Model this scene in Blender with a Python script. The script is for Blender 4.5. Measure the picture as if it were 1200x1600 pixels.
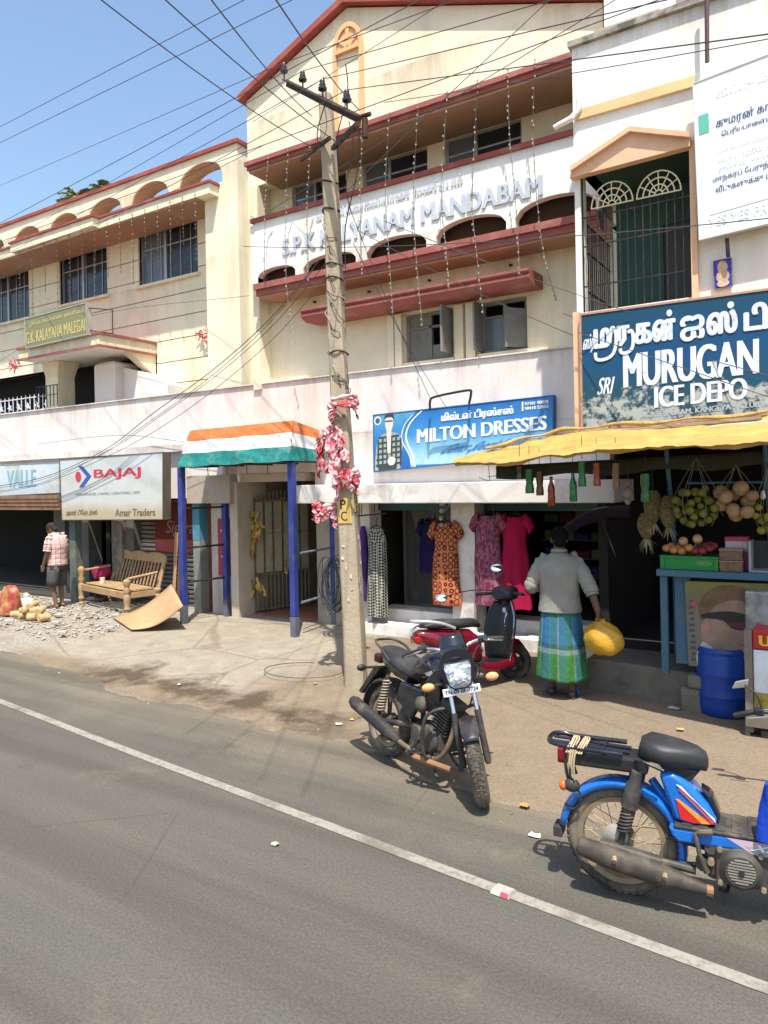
import bpy, bmesh, math, random
from mathutils import Vector, Matrix, noise as mnoise
R = math.radians
pi = math.pi
random.seed(7)
scene = bpy.context.scene
for _o in list(bpy.data.objects):
    bpy.data.objects.remove(_o)
COL = scene.collection

# ------------------------------------------------------------------ camera
F_PX, PPX, PPY = 1150.0, 600.0, 754.0
ROLL, YAW, EYE = R(1.15), R(32.6), 2.2
AX = Vector((-math.sin(YAW), math.cos(YAW), 0))
RT = Vector((math.cos(YAW), math.sin(YAW), 0))
UP = Vector((0, 0, 1))
EYEV = Vector((0, 0, EYE))
cam = bpy.data.cameras.new('camera')
cam.sensor_fit = 'VERTICAL'
cam.sensor_height = 36.0
cam.sensor_width = 27.0
cam.lens = F_PX / 1600 * 36.0
cam.shift_y = -(800 - PPY) / 1600
cam.clip_start = 0.05
cam.clip_end = 3000
camo = bpy.data.objects.new('camera', cam)
COL.objects.link(camo)
_c, _s = math.cos(ROLL), math.sin(ROLL)
_r = RT * _c - UP * _s
_u = RT * _s + UP * _c
camo.matrix_world = Matrix(((_r.x, _u.x, -AX.x, 0), (_r.y, _u.y, -AX.y, 0), (_r.z, _u.z, -AX.z, EYE), (0, 0, 0, 1)))
scene.camera = camo

# ------------------------------------------------------------------ light
SUN = Vector((0.27, -0.37, 1.0)).normalized()        # towards the sun
SUN_EL = math.asin(SUN.z)
SUN_AZ = math.atan2(SUN.x, SUN.y)                     # clockwise from +Y
world = bpy.data.worlds.new('World')
scene.world = world
world.use_nodes = True
wn = world.node_tree
sky = wn.nodes.new('ShaderNodeTexSky')
sky.sky_type = 'NISHITA'
sky.sun_disc = False
sky.sun_elevation = SUN_EL
sky.sun_rotation = SUN_AZ
sky.air_density = 1.35
sky.dust_density = 2.0
sky.ozone_density = 3.0
wn.nodes['Background'].inputs['Strength'].default_value = 0.15
wn.links.new(sky.outputs[0], wn.nodes['Background'].inputs['Color'])
sl = bpy.data.lights.new('sun', 'SUN')
sl.energy = 4.75
sl.angle = R(0.6)
sl.color = (1.0, 0.95, 0.86)
so = bpy.data.objects.new('sun', sl)
COL.objects.link(so)
so.rotation_mode = 'QUATERNION'
so.rotation_quaternion = SUN.to_track_quat('Z', 'Y')
so.location = SUN * 50
scene.view_settings.view_transform = 'Standard'
scene.view_settings.look = 'None'
scene.view_settings.gamma = 1.0
scene.view_settings.exposure = 0.66
scene.view_settings.use_curve_mapping = False
scene.cycles.max_bounces = 8
scene.cycles.use_denoising = True

# ------------------------------------------------------------------ helpers
def ray(px, py):
    u, v = px - PPX, PPY - py
    x, y = u * _c + v * _s, -u * _s + v * _c
    return AX * F_PX + RT * x + UP * y
def A(px, py, Y):                 # point of the plane Y=const seen at that spot of the photograph
    d = ray(px, py)
    return EYEV + d * (Y / d.y)
def AXp(px, py, X):
    d = ray(px, py)
    return EYEV + d * (X / d.x)
def G(px, py, z=0.0):             # point at height z
    d = ray(px, py)
    return EYEV + d * ((z - EYE) / d.z)

def link(o, parent=None):
    COL.objects.link(o)
    if parent is not None:
        o.parent = parent
    return o
MW = {}
def thing(name, label, cat, loc=(0, 0, 0), rot=(0, 0, 0), group=None):
    o = bpy.data.objects.new(name, None)
    o.empty_display_size = 0.2
    link(o)
    o.location = loc
    o.rotation_euler = rot
    tag(o, label, cat, group)
    from mathutils import Euler
    MW[o.name] = Matrix.Translation(Vector(loc)) @ Euler(rot).to_matrix().to_4x4()
    return o
def tag(o, label=None, cat=None, group=None, kind=None):
    if label: o['label'] = label
    if cat: o['category'] = cat
    if group: o['group'] = group
    if kind: o['kind'] = kind
    return o
def root_of(o):
    while o.parent is not None:
        o = o.parent
    return o
def dup(root, loc, rot=None, label=None, group=None):
    r = root.copy(); COL.objects.link(r)
    r.location = loc
    if rot is not None: r.rotation_euler = rot
    if label: r['label'] = label
    if group: r['group'] = group
    for ch in list(root.children):
        c = ch.copy(); COL.objects.link(c); c.parent = r
        for g in list(ch.children):
            d = g.copy(); COL.objects.link(d); d.parent = c
    return r

class MB:
    def __init__(s):
        s.v = []; s.f = []; s.uv = {}
    def add(s, vs, fs, uvs=None):
        b = len(s.v)
        s.v += [Vector(p) for p in vs]
        for i, f in enumerate(fs):
            if uvs is not None: s.uv[len(s.f)] = uvs[i]
            s.f.append(tuple(b + k for k in f))
        return s
    def box(s, x0, x1, y0, y1, z0, z1):
        x0, x1 = min(x0, x1), max(x0, x1); y0, y1 = min(y0, y1), max(y0, y1); z0, z1 = min(z0, z1), max(z0, z1)
        return s.add([(x0,y0,z0),(x1,y0,z0),(x1,y1,z0),(x0,y1,z0),(x0,y0,z1),(x1,y0,z1),(x1,y1,z1),(x0,y1,z1)],
                     [(0,3,2,1),(4,5,6,7),(0,1,5,4),(1,2,6,5),(2,3,7,6),(3,0,4,7)])
    def obox(s, c, size, m=None):
        m = m or Matrix.Identity(3)
        a, b, d = [k / 2 for k in size]
        c = Vector(c)
        vs = [c + m @ Vector(p) for p in [(-a,-b,-d),(a,-b,-d),(a,b,-d),(-a,b,-d),(-a,-b,d),(a,-b,d),(a,b,d),(-a,b,d)]]
        return s.add(vs, [(0,3,2,1),(4,5,6,7),(0,1,5,4),(1,2,6,5),(2,3,7,6),(3,0,4,7)])
    def loft(s, rings, cap=True, closed=True, uv=False):
        n = len(rings[0]); vs = [p for r in rings for p in r]; fs = []; uvs = []
        m = len(rings)
        for i in range(m - 1):
            for j in range(n if closed else n - 1):
                k = (j + 1) % n
                fs.append((i*n+j, i*n+k, (i+1)*n+k, (i+1)*n+j))
                uvs.append([(j/n, i/(m-1)), ((j+1)/n, i/(m-1)), ((j+1)/n, (i+1)/(m-1)), (j/n, (i+1)/(m-1))])
        if cap and closed:
            fs.append(tuple(range(n - 1, -1, -1))); uvs.append([(0, 0)] * n)
            fs.append(tuple((m-1)*n + j for j in range(n))); uvs.append([(0, 1)] * n)
        return s.add(vs, fs, uvs if uv else None)
    def tube(s, pts, r, n=8, cap=True, flat=1.0):
        pts = [Vector(p) for p in pts]
        m = len(pts)
        if not isinstance(r, (list, tuple)): r = [r] * m
        rings = []; prev = None
        for i in range(m):
            t = (pts[min(i+1, m-1)] - pts[max(i-1, 0)])
            if t.length < 1e-9: t = Vector((0, 0, 1))
            t.normalize()
            if prev is None:
                a = Vector((0, 0, 1)) if abs(t.z) < 0.9 else Vector((1, 0, 0))
                x = a.cross(t).normalized()
            else:
                x = (prev - t * prev.dot(t))
                if x.length < 1e-6: x = Vector((1, 0, 0)).cross(t)
                x.normalize()
            prev = x
            y = t.cross(x)
            rings.append([pts[i] + (x * math.cos(2*pi*j/n) + y * math.sin(2*pi*j/n) * flat) * r[i] for j in range(n)])
        return s.loft(rings, cap)
    def lathe(s, prof, n=20, c=(0, 0, 0), m=None, uv=False):
        c = Vector(c); m = m or Matrix.Identity(3)
        rings = [[c + m @ Vector((max(r, 1e-4)*math.cos(2*pi*j/n), max(r, 1e-4)*math.sin(2*pi*j/n), z)) for j in range(n)] for r, z in prof]
        return s.loft(rings, True, True, uv)
    def ball(s, c, r, n=12, k=8, m=None):
        if not isinstance(r, (list, tuple, Vector)): r = (r, r, r)
        c = Vector(c); m = m or Matrix.Identity(3)
        rings = []
        for i in range(k + 1):
            t = pi * i / k
            q = max(math.sin(t), 1e-3)
            rings.append([c + m @ Vector((r[0]*q*math.cos(2*pi*j/n), r[1]*q*math.sin(2*pi*j/n), -r[2]*math.cos(t))) for j in range(n)])
        return s.loft(rings, True)
    def prism(s, poly, f0, f1):
        # poly: list of (a,b); f0/f1 map (a,b)->3D for the two caps
        n = len(poly)
        vs = [f0(*p) for p in poly] + [f1(*p) for p in poly]
        fs = [tuple(range(n)), tuple(range(2*n-1, n-1, -1))] + [(i, i+n, (i+1) % n + n, (i+1) % n) for i in range(n)]
        return s.add(vs, fs)
    def grid(s, fn, nu, nv, uv=True):
        vs = [fn(i/nu, j/nv) for j in range(nv+1) for i in range(nu+1)]
        fs = []; uvs = []
        for j in range(nv):
            for i in range(nu):
                a = j*(nu+1)+i
                fs.append((a, a+1, a+nu+2, a+nu+1))
                uvs.append([(i/nu, j/nv), ((i+1)/nu, j/nv), ((i+1)/nu, (j+1)/nv), (i/nu, (j+1)/nv)])
        return s.add(vs, fs, uvs if uv else None)
    def xf(s, m):
        s.v = [m @ p for p in s.v]
        return s
    def join(s, o):
        b = len(s.v); k = len(s.f)
        s.v += o.v
        s.f += [tuple(b + i for i in f) for f in o.f]
        for q, u in o.uv.items(): s.uv[k + q] = u
        return s
    def build(s, name, mat, parent=None, smooth=False, bevel=0, world=False, angle=40, solid=0, subsurf=0, T=None):
        if T is not None: s.xf(T)
        if world and parent is not None:
            m = MW.get(root_of(parent).name)
            if m is not None: s.xf(m.inverted())
        org = None
        if parent is None:
            lo = [min(p[i] for p in s.v) for i in range(3)]; hi = [max(p[i] for p in s.v) for i in range(3)]
            org = Vector(((lo[0]+hi[0])/2, (lo[1]+hi[1])/2, lo[2]))
            s.v = [p - org for p in s.v]
        me = bpy.data.meshes.new(name)
        me.from_pydata([tuple(p) for p in s.v], [], s.f)
        if s.uv:
            ul = me.uv_layers.new(name='UVMap')
            for p in me.polygons:
                u = s.uv.get(p.index)
                if u:
                    for li, q in zip(p.loop_indices, u): ul.data[li].uv = q
        me.validate()
        bm = bmesh.new(); bm.from_mesh(me)
        bmesh.ops.remove_doubles(bm, verts=bm.verts, dist=1e-5)
        bmesh.ops.recalc_face_normals(bm, faces=bm.faces)
        bm.to_mesh(me); bm.free()
        if smooth:
            me.shade_smooth()
            try: me.set_sharp_from_angle(angle=R(angle))
            except Exception: pass
        o = bpy.data.objects.new(name, me)
        if mat is not None: me.materials.append(mat)
        link(o, parent)
        if org is not None: o.location = org
        if solid:
            q = o.modifiers.new('solid', 'SOLIDIFY'); q.thickness = solid; q.offset = 0
        if bevel:
            q = o.modifiers.new('bevel', 'BEVEL'); q.width = bevel; q.segments = 2; q.limit_method = 'ANGLE'; q.angle_limit = R(35)
        if subsurf:
            q = o.modifiers.new('sub', 'SUBSURF'); q.levels = subsurf; q.render_levels = subsurf
        return o

def ell(c, rx, ry, n=16, p=2.0, ax=Vector((1, 0, 0)), ay=Vector((0, 1, 0))):
    c = Vector(c); out = []
    for j in range(n):
        t = 2*pi*j/n
        ct, st = math.cos(t), math.sin(t)
        out.append(c + Vector(ax)*rx*math.copysign(abs(ct)**(2/p), ct) + Vector(ay)*ry*math.copysign(abs(st)**(2/p), st))
    return out
def arc(c, r, a0, a1, n, ax, ay):
    c = Vector(c)
    return [c + Vector(ax)*r*math.cos(a0+(a1-a0)*i/n) + Vector(ay)*r*math.sin(a0+(a1-a0)*i/n) for i in range(n+1)]
def smooth_path(pts, sub=4):
    pts = [Vector(p) for p in pts]; out = []
    n = len(pts)
    for i in range(n-1):
        p0, p1, p2, p3 = pts[max(i-1,0)], pts[i], pts[i+1], pts[min(i+2,n-1)]
        for k in range(sub):
            t = k/sub
            out.append(0.5*((2*p1)+(p2-p0)*t+(2*p0-5*p1+4*p2-p3)*t*t+(3*p1-p0-3*p2+p3)*t**3))
    out.append(pts[-1]); return out
def rz(a): return Matrix.Rotation(a, 3, 'Z')
def rx(a): return Matrix.Rotation(a, 3, 'X')
def ry(a): return Matrix.Rotation(a, 3, 'Y')
def along(d):                      # 3x3 whose Z axis points along d
    return Vector(d).to_track_quat('Z', 'Y').to_matrix()

# ------------------------------------------------------------------ materials
def nodes(name):
    m = bpy.data.materials.new(name); m.use_nodes = True
    nt = m.node_tree; b = nt.nodes['Principled BSDF']
    return m, nt, b
class N:
    def __init__(s, nt): s.nt = nt
    def n(s, t, **kw):
        x = s.nt.nodes.new(t)
        for k, v in kw.items():
            if hasattr(x, k): setattr(x, k, v)
            else: x.inputs[k.replace('_', ' ')].default_value = v
        return x
    def l(s, a, b): s.nt.links.new(a, b)
    def pos(s, scale=(1, 1, 1), obj=False):
        if obj: g = s.n('ShaderNodeTexCoord').outputs['Object']
        else: g = s.n('ShaderNodeNewGeometry').outputs['Position']
        m = s.n('ShaderNodeMapping'); m.inputs['Scale'].default_value = scale
        s.l(g, m.inputs['Vector']); return m.outputs[0]
    def noise(s, vec, scale, detail=4, rough=.6):
        x = s.n('ShaderNodeTexNoise'); x.inputs['Scale'].default_value = scale
        x.inputs['Detail'].default_value = detail; x.inputs['Roughness'].default_value = rough
        s.l(vec, x.inputs['Vector']); return x.outputs['Fac']
    def ramp(s, fac, stops, const=False):
        x = s.n('ShaderNodeValToRGB'); e = x.color_ramp.elements
        if const: x.color_ramp.interpolation = 'CONSTANT'
        while len(e) < len(stops): e.new(0.5)
        for q, (p, c) in zip(e, stops):
            q.position = p
            q.color = (c, c, c, 1) if not isinstance(c, (tuple, list)) else tuple(c[:3]) + (1,)
        s.l(fac, x.inputs['Fac']); return x.outputs['Color']
    def mix(s, fac, a, b, mode='MIX'):
        x = s.n('ShaderNodeMix'); x.data_type = 'RGBA'; x.blend_type = mode
        for k, v in ((0, fac), (6, a), (7, b)):
            if isinstance(v, (int, float)): x.inputs[k].default_value = v
            elif isinstance(v, (tuple, list)): x.inputs[k].default_value = tuple(v[:3]) + (1,)
            else: s.l(v, x.inputs[k])
        return x.outputs[2]
    def math(s, op, a, b=0.0, clamp=False):
        x = s.n('ShaderNodeMath'); x.operation = op; x.use_clamp = clamp
        for k, v in ((0, a), (1, b)):
            if isinstance(v, (int, float)): x.inputs[k].default_value = v
            else: s.l(v, x.inputs[k])
        return x.outputs[0]
    def bump(s, h, strength, dist=0.01):
        x = s.n('ShaderNodeBump'); x.inputs['Strength'].default_value = strength; x.inputs['Distance'].default_value = dist
        s.l(h, x.inputs['Height']); return x.outputs[0]

def mat(name, c, rough=.75, metal=0.0, var=.12, vs=2.5, fine=.06, fs=40, bump=.15, bs=60, bd=.004, dirt=None, da=.5, ds=1.5, streak=False, coat=0, obj=False, spec=.4, dlo=.5, dhi=.7, drip=()):
    m, nt, b = nodes(name); k = N(nt)
    p = k.pos(obj=obj)
    n1 = k.noise(p, vs, 5); n2 = k.noise(p, fs, 3)
    v = k.ramp(n1, [(.3, 1 - var), (.7, 1 + var)])
    f = k.ramp(n2, [(.3, 1 - fine), (.7, 1 + fine)])
    col = k.mix(1.0, k.mix(1.0, c, v, 'MULTIPLY'), f, 'MULTIPLY')
    if dirt is not None:
        pd = k.pos((1, 1, .12), obj) if streak else p
        nd = k.noise(pd, ds, 8, .65)
        msk = k.ramp(nd, [(dlo, 0.0), (dhi, da)])
        col = k.mix(msk, col, dirt)
    for z0, z1, dc, dam in drip:                     # grime washed down from ledges at height z1
        sz = k.n('ShaderNodeSeparateXYZ'); k.l(p, sz.inputs[0])
        h = k.math('DIVIDE', k.math('SUBTRACT', sz.outputs[2], z0), z1-z0)
        h = k.math('MULTIPLY', h, k.math('LESS_THAN', h, 1.02), True)
        nd = k.math('MULTIPLY', k.noise(k.pos((5.5, 5.5, .35)), 1.0, 7, .7), k.noise(p, 1.1, 4))
        w = k.math('MULTIPLY', k.math('MULTIPLY', h, h), k.ramp(nd, [(.17, 0), (.34, dam)]))
        col = k.mix(w, col, dc)
    k.l(col, b.inputs['Base Color'])
    rr = k.ramp(n1, [(.3, max(rough-.08, .02)), (.7, min(rough+.08, 1))])
    k.l(rr, b.inputs['Roughness'])
    b.inputs['Metallic'].default_value = metal
    b.inputs['Specular IOR Level'].default_value = spec
    if coat: b.inputs['Coat Weight'].default_value = coat; b.inputs['Coat Roughness'].default_value = .08
    if bump:
        k.l(k.bump(k.noise(p, bs, 4), bump, bd), b.inputs['Normal'])
    return m
def flat(name, c, rough=.5, metal=0, spec=.5, var=.06, **kw):
    return mat(name, c, rough, metal, var=var, fine=.03, bump=0.05, spec=spec, **kw)
def glass(name, c=(.9, .95, .95), rough=.05, alpha=.25):
    m, nt, b = nodes(name)
    b.inputs['Base Color'].default_value = tuple(c) + (1,)
    b.inputs['Roughness'].default_value = rough
    b.inputs['Alpha'].default_value = alpha
    return m
def uvbands(name, us, vs_, mode='MIX', nu=1, nv=1, rough=.85, fac=.5, weave=True):
    m, nt, b = nodes(name); k = N(nt)
    tc = k.n('ShaderNodeTexCoord'); sp = k.n('ShaderNodeSeparateXYZ'); k.l(tc.outputs['UV'], sp.inputs[0])
    fu = k.math('FRACT', k.math('MULTIPLY', sp.outputs[0], nu)); fv = k.math('FRACT', k.math('MULTIPLY', sp.outputs[1], nv))
    a = k.ramp(fu, us, True); c = k.ramp(fv, vs_, True)
    col = k.mix(fac, a, c, mode)
    nz = k.noise(k.pos(), 30, 3)
    col = k.mix(1.0, col, k.ramp(nz, [(.3, .88), (.7, 1.1)]), 'MULTIPLY')
    k.l(col, b.inputs['Base Color']); b.inputs['Roughness'].default_value = rough
    b.inputs['Specular IOR Level'].default_value = .2
    if weave: k.l(k.bump(k.noise(k.pos(), 14, 3), .5, .02), b.inputs['Normal'])
    return m

# ------------------------------------------------------------------ text and signs
_dg = None
def visual(s):
    # Tamil vowel signs that stand before their consonant, put into drawing order
    out = []
    for ch in s:
        if ch in '\u0bc6\u0bc7\u0bc8' and out: out.insert(len(out)-1, ch)
        elif ch in '\u0bca\u0bcb' and out:
            out.insert(len(out)-1, '\u0bc6' if ch == '\u0bca' else '\u0bc7'); out.append('\u0bbe')
        else: out.append(ch)
    return ''.join(out)
def text_mesh(s):
    s = visual(s)
    cu = bpy.data.curves.new('t', 'FONT'); cu.body = s; cu.size = 1.0; cu.resolution_u = 5
    o = bpy.data.objects.new('t', cu); COL.objects.link(o)
    dg = bpy.context.evaluated_depsgraph_get(); dg.update()
    me = bpy.data.meshes.new_from_object(o.evaluated_get(dg))
    vs = [v.co.copy() for v in me.vertices]; fs = [tuple(p.vertices) for p in me.polygons]
    bpy.data.objects.remove(o); bpy.data.curves.remove(cu); bpy.data.meshes.remove(me)
    return vs, fs
class Quad:
    """a flat face given by its corners (bottom-left, bottom-right, top-right, top-left)"""
    def __init__(s, bl, br, tr, tl):
        s.p = [Vector(q) for q in (bl, br, tr, tl)]
        s.n = (s.p[1]-s.p[0]).cross(s.p[3]-s.p[0]).normalized()      # towards the viewer
    def at(s, u, v, d=0.0):
        a = s.p[0].lerp(s.p[1], u); b = s.p[3].lerp(s.p[2], u)
        return a.lerp(b, v) + s.n * d
    def slab(s, d0, d1, u0=0, u1=1, v0=0, v1=1):
        mb = MB()
        c = [(u0, v0), (u1, v0), (u1, v1), (u0, v1)]
        mb.add([s.at(u, v, d0) for u, v in c] + [s.at(u, v, d1) for u, v in c],
               [(0,1,2,3),(7,6,5,4),(0,4,5,1),(1,5,6,2),(2,6,7,3),(3,7,4,0)])
        return mb
    def poly(s, pts, d, th=.0015):
        mb = MB(); return mb.prism(pts, lambda a, b: s.at(a, b, d), lambda a, b: s.at(a, b, d+th))
    def text(s, st, u0, u1, v0, v1, d=.004, bold=0.0, slant=0.0, mb=None, tilt=0.0, steps=5, boldv=0.0):
        vs, fs = text_mesh(st)
        if not vs: return mb or MB()
        x0 = min(p.x for p in vs); x1 = max(p.x for p in vs); y0 = min(p.y for p in vs); y1 = max(p.y for p in vs)
        mb = mb or MB()
        offs = [(0.0, 0.0)] if not bold else [(bold*(i/(steps-1)-.5), 0.0) for i in range(steps)]
        if boldv: offs = [(bold*.5*math.cos(i*2*pi/12), boldv*.5*math.sin(i*2*pi/12)) for i in range(12)] + [(0.0, 0.0)]
        for q, (off, offv) in enumerate(offs):
            out = []
            for p in vs:
                a = (p.x-x0)/(x1-x0); b = (p.y-y0)/(y1-y0)
                out.append(s.at(u0+(u1-u0)*(a+slant*(b-.5))+off, v0+(v1-v0)*b+tilt*(a-.5)+offv, d+.0004*q))
            mb.add(out, fs)
        return mb
    def stroke(s, pts, w, d, mb=None, asp=1.0, th=.0012):
        # ribbon along uv points; w in u units, asp = width/height of the face
        mb = mb or MB()
        P = [Vector((p[0], p[1]/asp)) for p in pts]
        L = []; Rr = []
        for i in range(len(P)):
            t = P[min(i+1, len(P)-1)] - P[max(i-1, 0)]
            if t.length < 1e-9: t = Vector((1, 0))
            t.normalize(); nn = Vector((-t.y, t.x)) * w/2
            L.append(P[i]+nn); Rr.append(P[i]-nn)
        vs = [s.at(p.x, p.y*asp, d) for p in L] + [s.at(p.x, p.y*asp, d) for p in Rr]
        n = len(P)
        mb.add(vs, [(n+i, n+i+1, i+1, i) for i in range(n-1)])
        return mb

def wall_open(mb, x0, x1, z0, z1, y0, y1, ops):
    xs = sorted({x0, x1} | {min(max(o[i], x0), x1) for o in ops for i in (0, 1)})
    zs = sorted({z0, z1} | {min(max(o[i], z0), z1) for o in ops for i in (2, 3)})
    for a, b in zip(xs, xs[1:]):
        run = None
        for c, d in zip(zs, zs[1:]):
            xm, zm = (a+b)/2, (c+d)/2
            hole = any(o[0] < xm < o[1] and o[2] < zm < o[3] for o in ops)
            if not hole:
                if run and abs(run[1]-c) < 1e-9: run = (run[0], d)
                else:
                    if run: mb.box(a, b, y0, y1, *run)
                    run = (c, d)
            elif run:
                mb.box(a, b, y0, y1, *run); run = None
        if run: mb.box(a, b, y0, y1, *run)
    return mb
def arch_panel(mb, x0, x1, z0, z1, y0, y1, arches, n=14):
    # solid wall with arched holes; arch = (ax0, ax1, zbottom, zspring, ztop)
    cur = x0
    for (a0, a1, zb, zs, zt) in sorted(arches):
        if a0 > cur: mb.box(cur, a0, y0, y1, z0, z1)
        if zb > z0 + 1e-6: mb.box(a0, a1, y0, y1, z0, zb)
        for i in range(n):
            xa = a0+(a1-a0)*i/n; xb = a0+(a1-a0)*(i+1)/n
            f = lambda x: zs+(zt-zs)*math.sqrt(max(0, 1-((x-(a0+a1)/2)/((a1-a0)/2))**2))
            za, zc = f(xa), f(xb)
            mb.add([(xa,y0,za),(xb,y0,zc),(xb,y1,zc),(xa,y1,za),(xa,y0,z1),(xb,y0,z1),(xb,y1,z1),(xa,y1,z1)],
                   [(0,3,2,1),(4,5,6,7),(0,1,5,4),(2,3,7,6)] + ([(3,0,4,7)] if i == 0 else []) + ([(1,2,6,5)] if i == n-1 else []))
        cur = a1
    if cur < x1: mb.box(cur, x1, y0, y1, z0, z1)
    return mb
# ================================================================== SETTING
def road_edge(x):
    return 4.72 - .105*(x+1.91) + .10*math.sin(x*1.3+.5) + .07*math.sin(x*3.1) + .03*math.sin(x*7.7+1)
def pave_z(x, y):
    e = road_edge(x)
    t = max(0.0, min(1.0, (y-e)/2.2))
    return .012 + .075*t + .010*(mnoise.noise(Vector((x*.8, y*.8, 3)))) + .004*mnoise.noise(Vector((x*4, y*4, 0)))

# --- asphalt
m, nt, b = nodes('asphalt'); k = N(nt); p = k.pos()
big = k.noise(p, .35, 4); mid = k.noise(k.pos((.35, 3, 1)), 1.1, 4); fin = k.noise(p, 90, 2); spk = k.noise(p, 260, 1)
base = k.mix(big, (.072, .068, .057), (.106, .100, .082))
base = k.mix(k.ramp(mid, [(.35, 0), (.75, .55)]), base, (.124, .111, .085))
# dusty strip next to the verge
sp = k.n('ShaderNodeSeparateXYZ'); k.l(k.n('ShaderNodeNewGeometry').outputs['Position'], sp.inputs[0])
dist = k.math('ADD', sp.outputs[1], k.math('MULTIPLY', sp.outputs[0], .105))      # 4.52 at the verge
edge = k.math('ADD', dist, k.math('MULTIPLY', k.math('SUBTRACT', k.noise(p, 1.3, 6), .5), 1.7))
dust = k.ramp(k.math('MULTIPLY', k.math('SUBTRACT', edge, 3.6), .9), [(0, 0), (1, .95)])
base = k.mix(dust, base, (.18, .149, .11))
tr = k.noise(k.pos((.06, 1.6, 1)), 1.6, 3)
base = k.mix(k.ramp(tr, [(.42, 0), (.62, .6)]), base, (.066, .060, .048))
oil = k.noise(k.pos((.5, 1, 1)), 1.9, 5, .7)
base = k.mix(k.ramp(oil, [(.60, 0), (.70, .45)]), base, (.05, .046, .038))
vc = k.n('ShaderNodeTexVoronoi'); vc.feature = 'DISTANCE_TO_EDGE'; vc.inputs['Scale'].default_value = .8
k.l(k.mix(.18, p, k.n('ShaderNodeTexNoise').outputs['Color']), vc.inputs['Vector'])
crk = k.math('MULTIPLY', k.ramp(vc.outputs['Distance'], [(.002, .35), (.007, 0)]), k.ramp(k.noise(p, .6, 3), [(.52, 0), (.62, 1)]))
base = k.mix(crk, base, (.035, .031, .026))
agg = k.noise(p, 55, 5, .8)
base = k.mix(1.0, base, k.ramp(agg, [(.38, .83), (.62, 1.17)]), 'MULTIPLY')
base = k.mix(1.0, base, k.ramp(fin, [(.3, .8), (.7, 1.2)]), 'MULTIPLY')
base = k.mix(k.ramp(spk, [(.66, 0), (.74, .5)]), base, (.36, .33, .28))
patch = k.noise(p, .9, 7, .7)
base = k.mix(k.ramp(patch, [(.60, 0), (.72, .30)]), base, (.24, .21, .15))
k.l(base, b.inputs['Base Color']); b.inputs['Roughness'].default_value = .85; b.inputs['Specular IOR Level'].default_value = .25
k.l(k.bump(k.noise(p, 140, 3), .5, .006), b.inputs['Normal'])
M_asphalt = m

mb = MB()
xs = [-70, -40, -25] + [-18+.25*i for i in range(81)] + [3, 5, 10, 30, 60]
mb.add([(x, yy, 0) for x in xs for yy in (-9, road_edge(x)+.25)], [(2*i, 2*i+2, 2*i+3, 2*i+1) for i in range(len(xs)-1)])
tag(mb.build('road', M_asphalt), 'grey dusty asphalt road with a worn white edge line', 'road', kind='structure')
M_earth = mat('earth', (.26, .195, .13), .95, var=.25, vs=.8, bump=.4, bs=25, bd=.02)
tag(MB().add([(-300,-300,-.03),(300,-300,-.03),(300,300,-.03),(-300,300,-.03)], [(0,1,2,3)]).build('ground', M_earth), 'dry brown earth beyond the road', 'ground', kind='structure')

# --- worn painted line
m, nt, b = nodes('road_paint'); k = N(nt); p = k.pos()
w = k.ramp(k.noise(p, 22, 6, .7), [(.30, 0), (.52, 1)])
w2 = k.ramp(k.noise(p, 2.2, 6, .7), [(.36, .05), (.5, 1)])
col = k.mix(k.math('MULTIPLY', w, w2), (.14, .125, .095), (.27, .25, .21))
k.l(col, b.inputs['Base Color']); b.inputs['Roughness'].default_value = .8
M_line = m
mb = MB()
def line_y(x):
    # follows the photographed line
    return 3.64 - .1*(x+1.65) + (.006*(x+1.65)**2 if x > -8 else .006*6.35**2)*.25
n = 90
vs = []
for i in range(n+1):
    x = -45 + 60*i/n
    jw = .004*math.sin(i*5.1)
    vs += [(x, line_y(x)-.041+jw, .004), (x, line_y(x)+.041+jw, .004)]
mb.add(vs, [(2*i, 2*i+2, 2*i+3, 2*i+1) for i in range(n)])
tag(mb.build('edge_line', M_line), 'worn white painted line along the road edge', 'road marking', kind='structure')

# --- pavement: concrete apron, dirt, damp mud by the verge
m, nt, b = nodes('footpath'); k = N(nt); p = k.pos()
sp = k.n('ShaderNodeSeparateXYZ'); k.l(k.n('ShaderNodeNewGeometry').outputs['Position'], sp.inputs[0])
X, Y = sp.outputs[0], sp.outputs[1]
n1 = k.noise(p, .7, 6); n2 = k.noise(p, 4, 6); n3 = k.noise(p, 45, 3)
conc = k.mix(k.ramp(n2, [(.3, 0), (.7, 1)]), (.245, .21, .158), (.32, .28, .215))
dirt_ = k.mix(k.ramp(n2, [(.3, 0), (.7, 1)]), (.175, .135, .092), (.235, .185, .128))
dv = k.math('SUBTRACT', k.math('ADD', Y, k.math('MULTIPLY', X, .105)), 4.52)          # distance to the verge
# concrete where x < -5.1 and away from the verge
cx = k.math('MULTIPLY', k.math('ADD', k.math('MULTIPLY', X, -1.0), -4.9), 1.2)
cm = k.math('MINIMUM', cx, k.math('MULTIPLY', k.math('SUBTRACT', dv, .25), 3.0))
cm = k.math('ADD', cm, k.math('MULTIPLY', k.math('SUBTRACT', n1, .5), 2.4), True)
col = k.mix(cm, dirt_, conc)
# bright dry dust on the right-hand part
right = k.math('MULTIPLY', k.math('ADD', X, 3.2), .9, True)
col = k.mix(k.math('MULTIPLY', right, .55), col, (.205, .160, .113))
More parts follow.
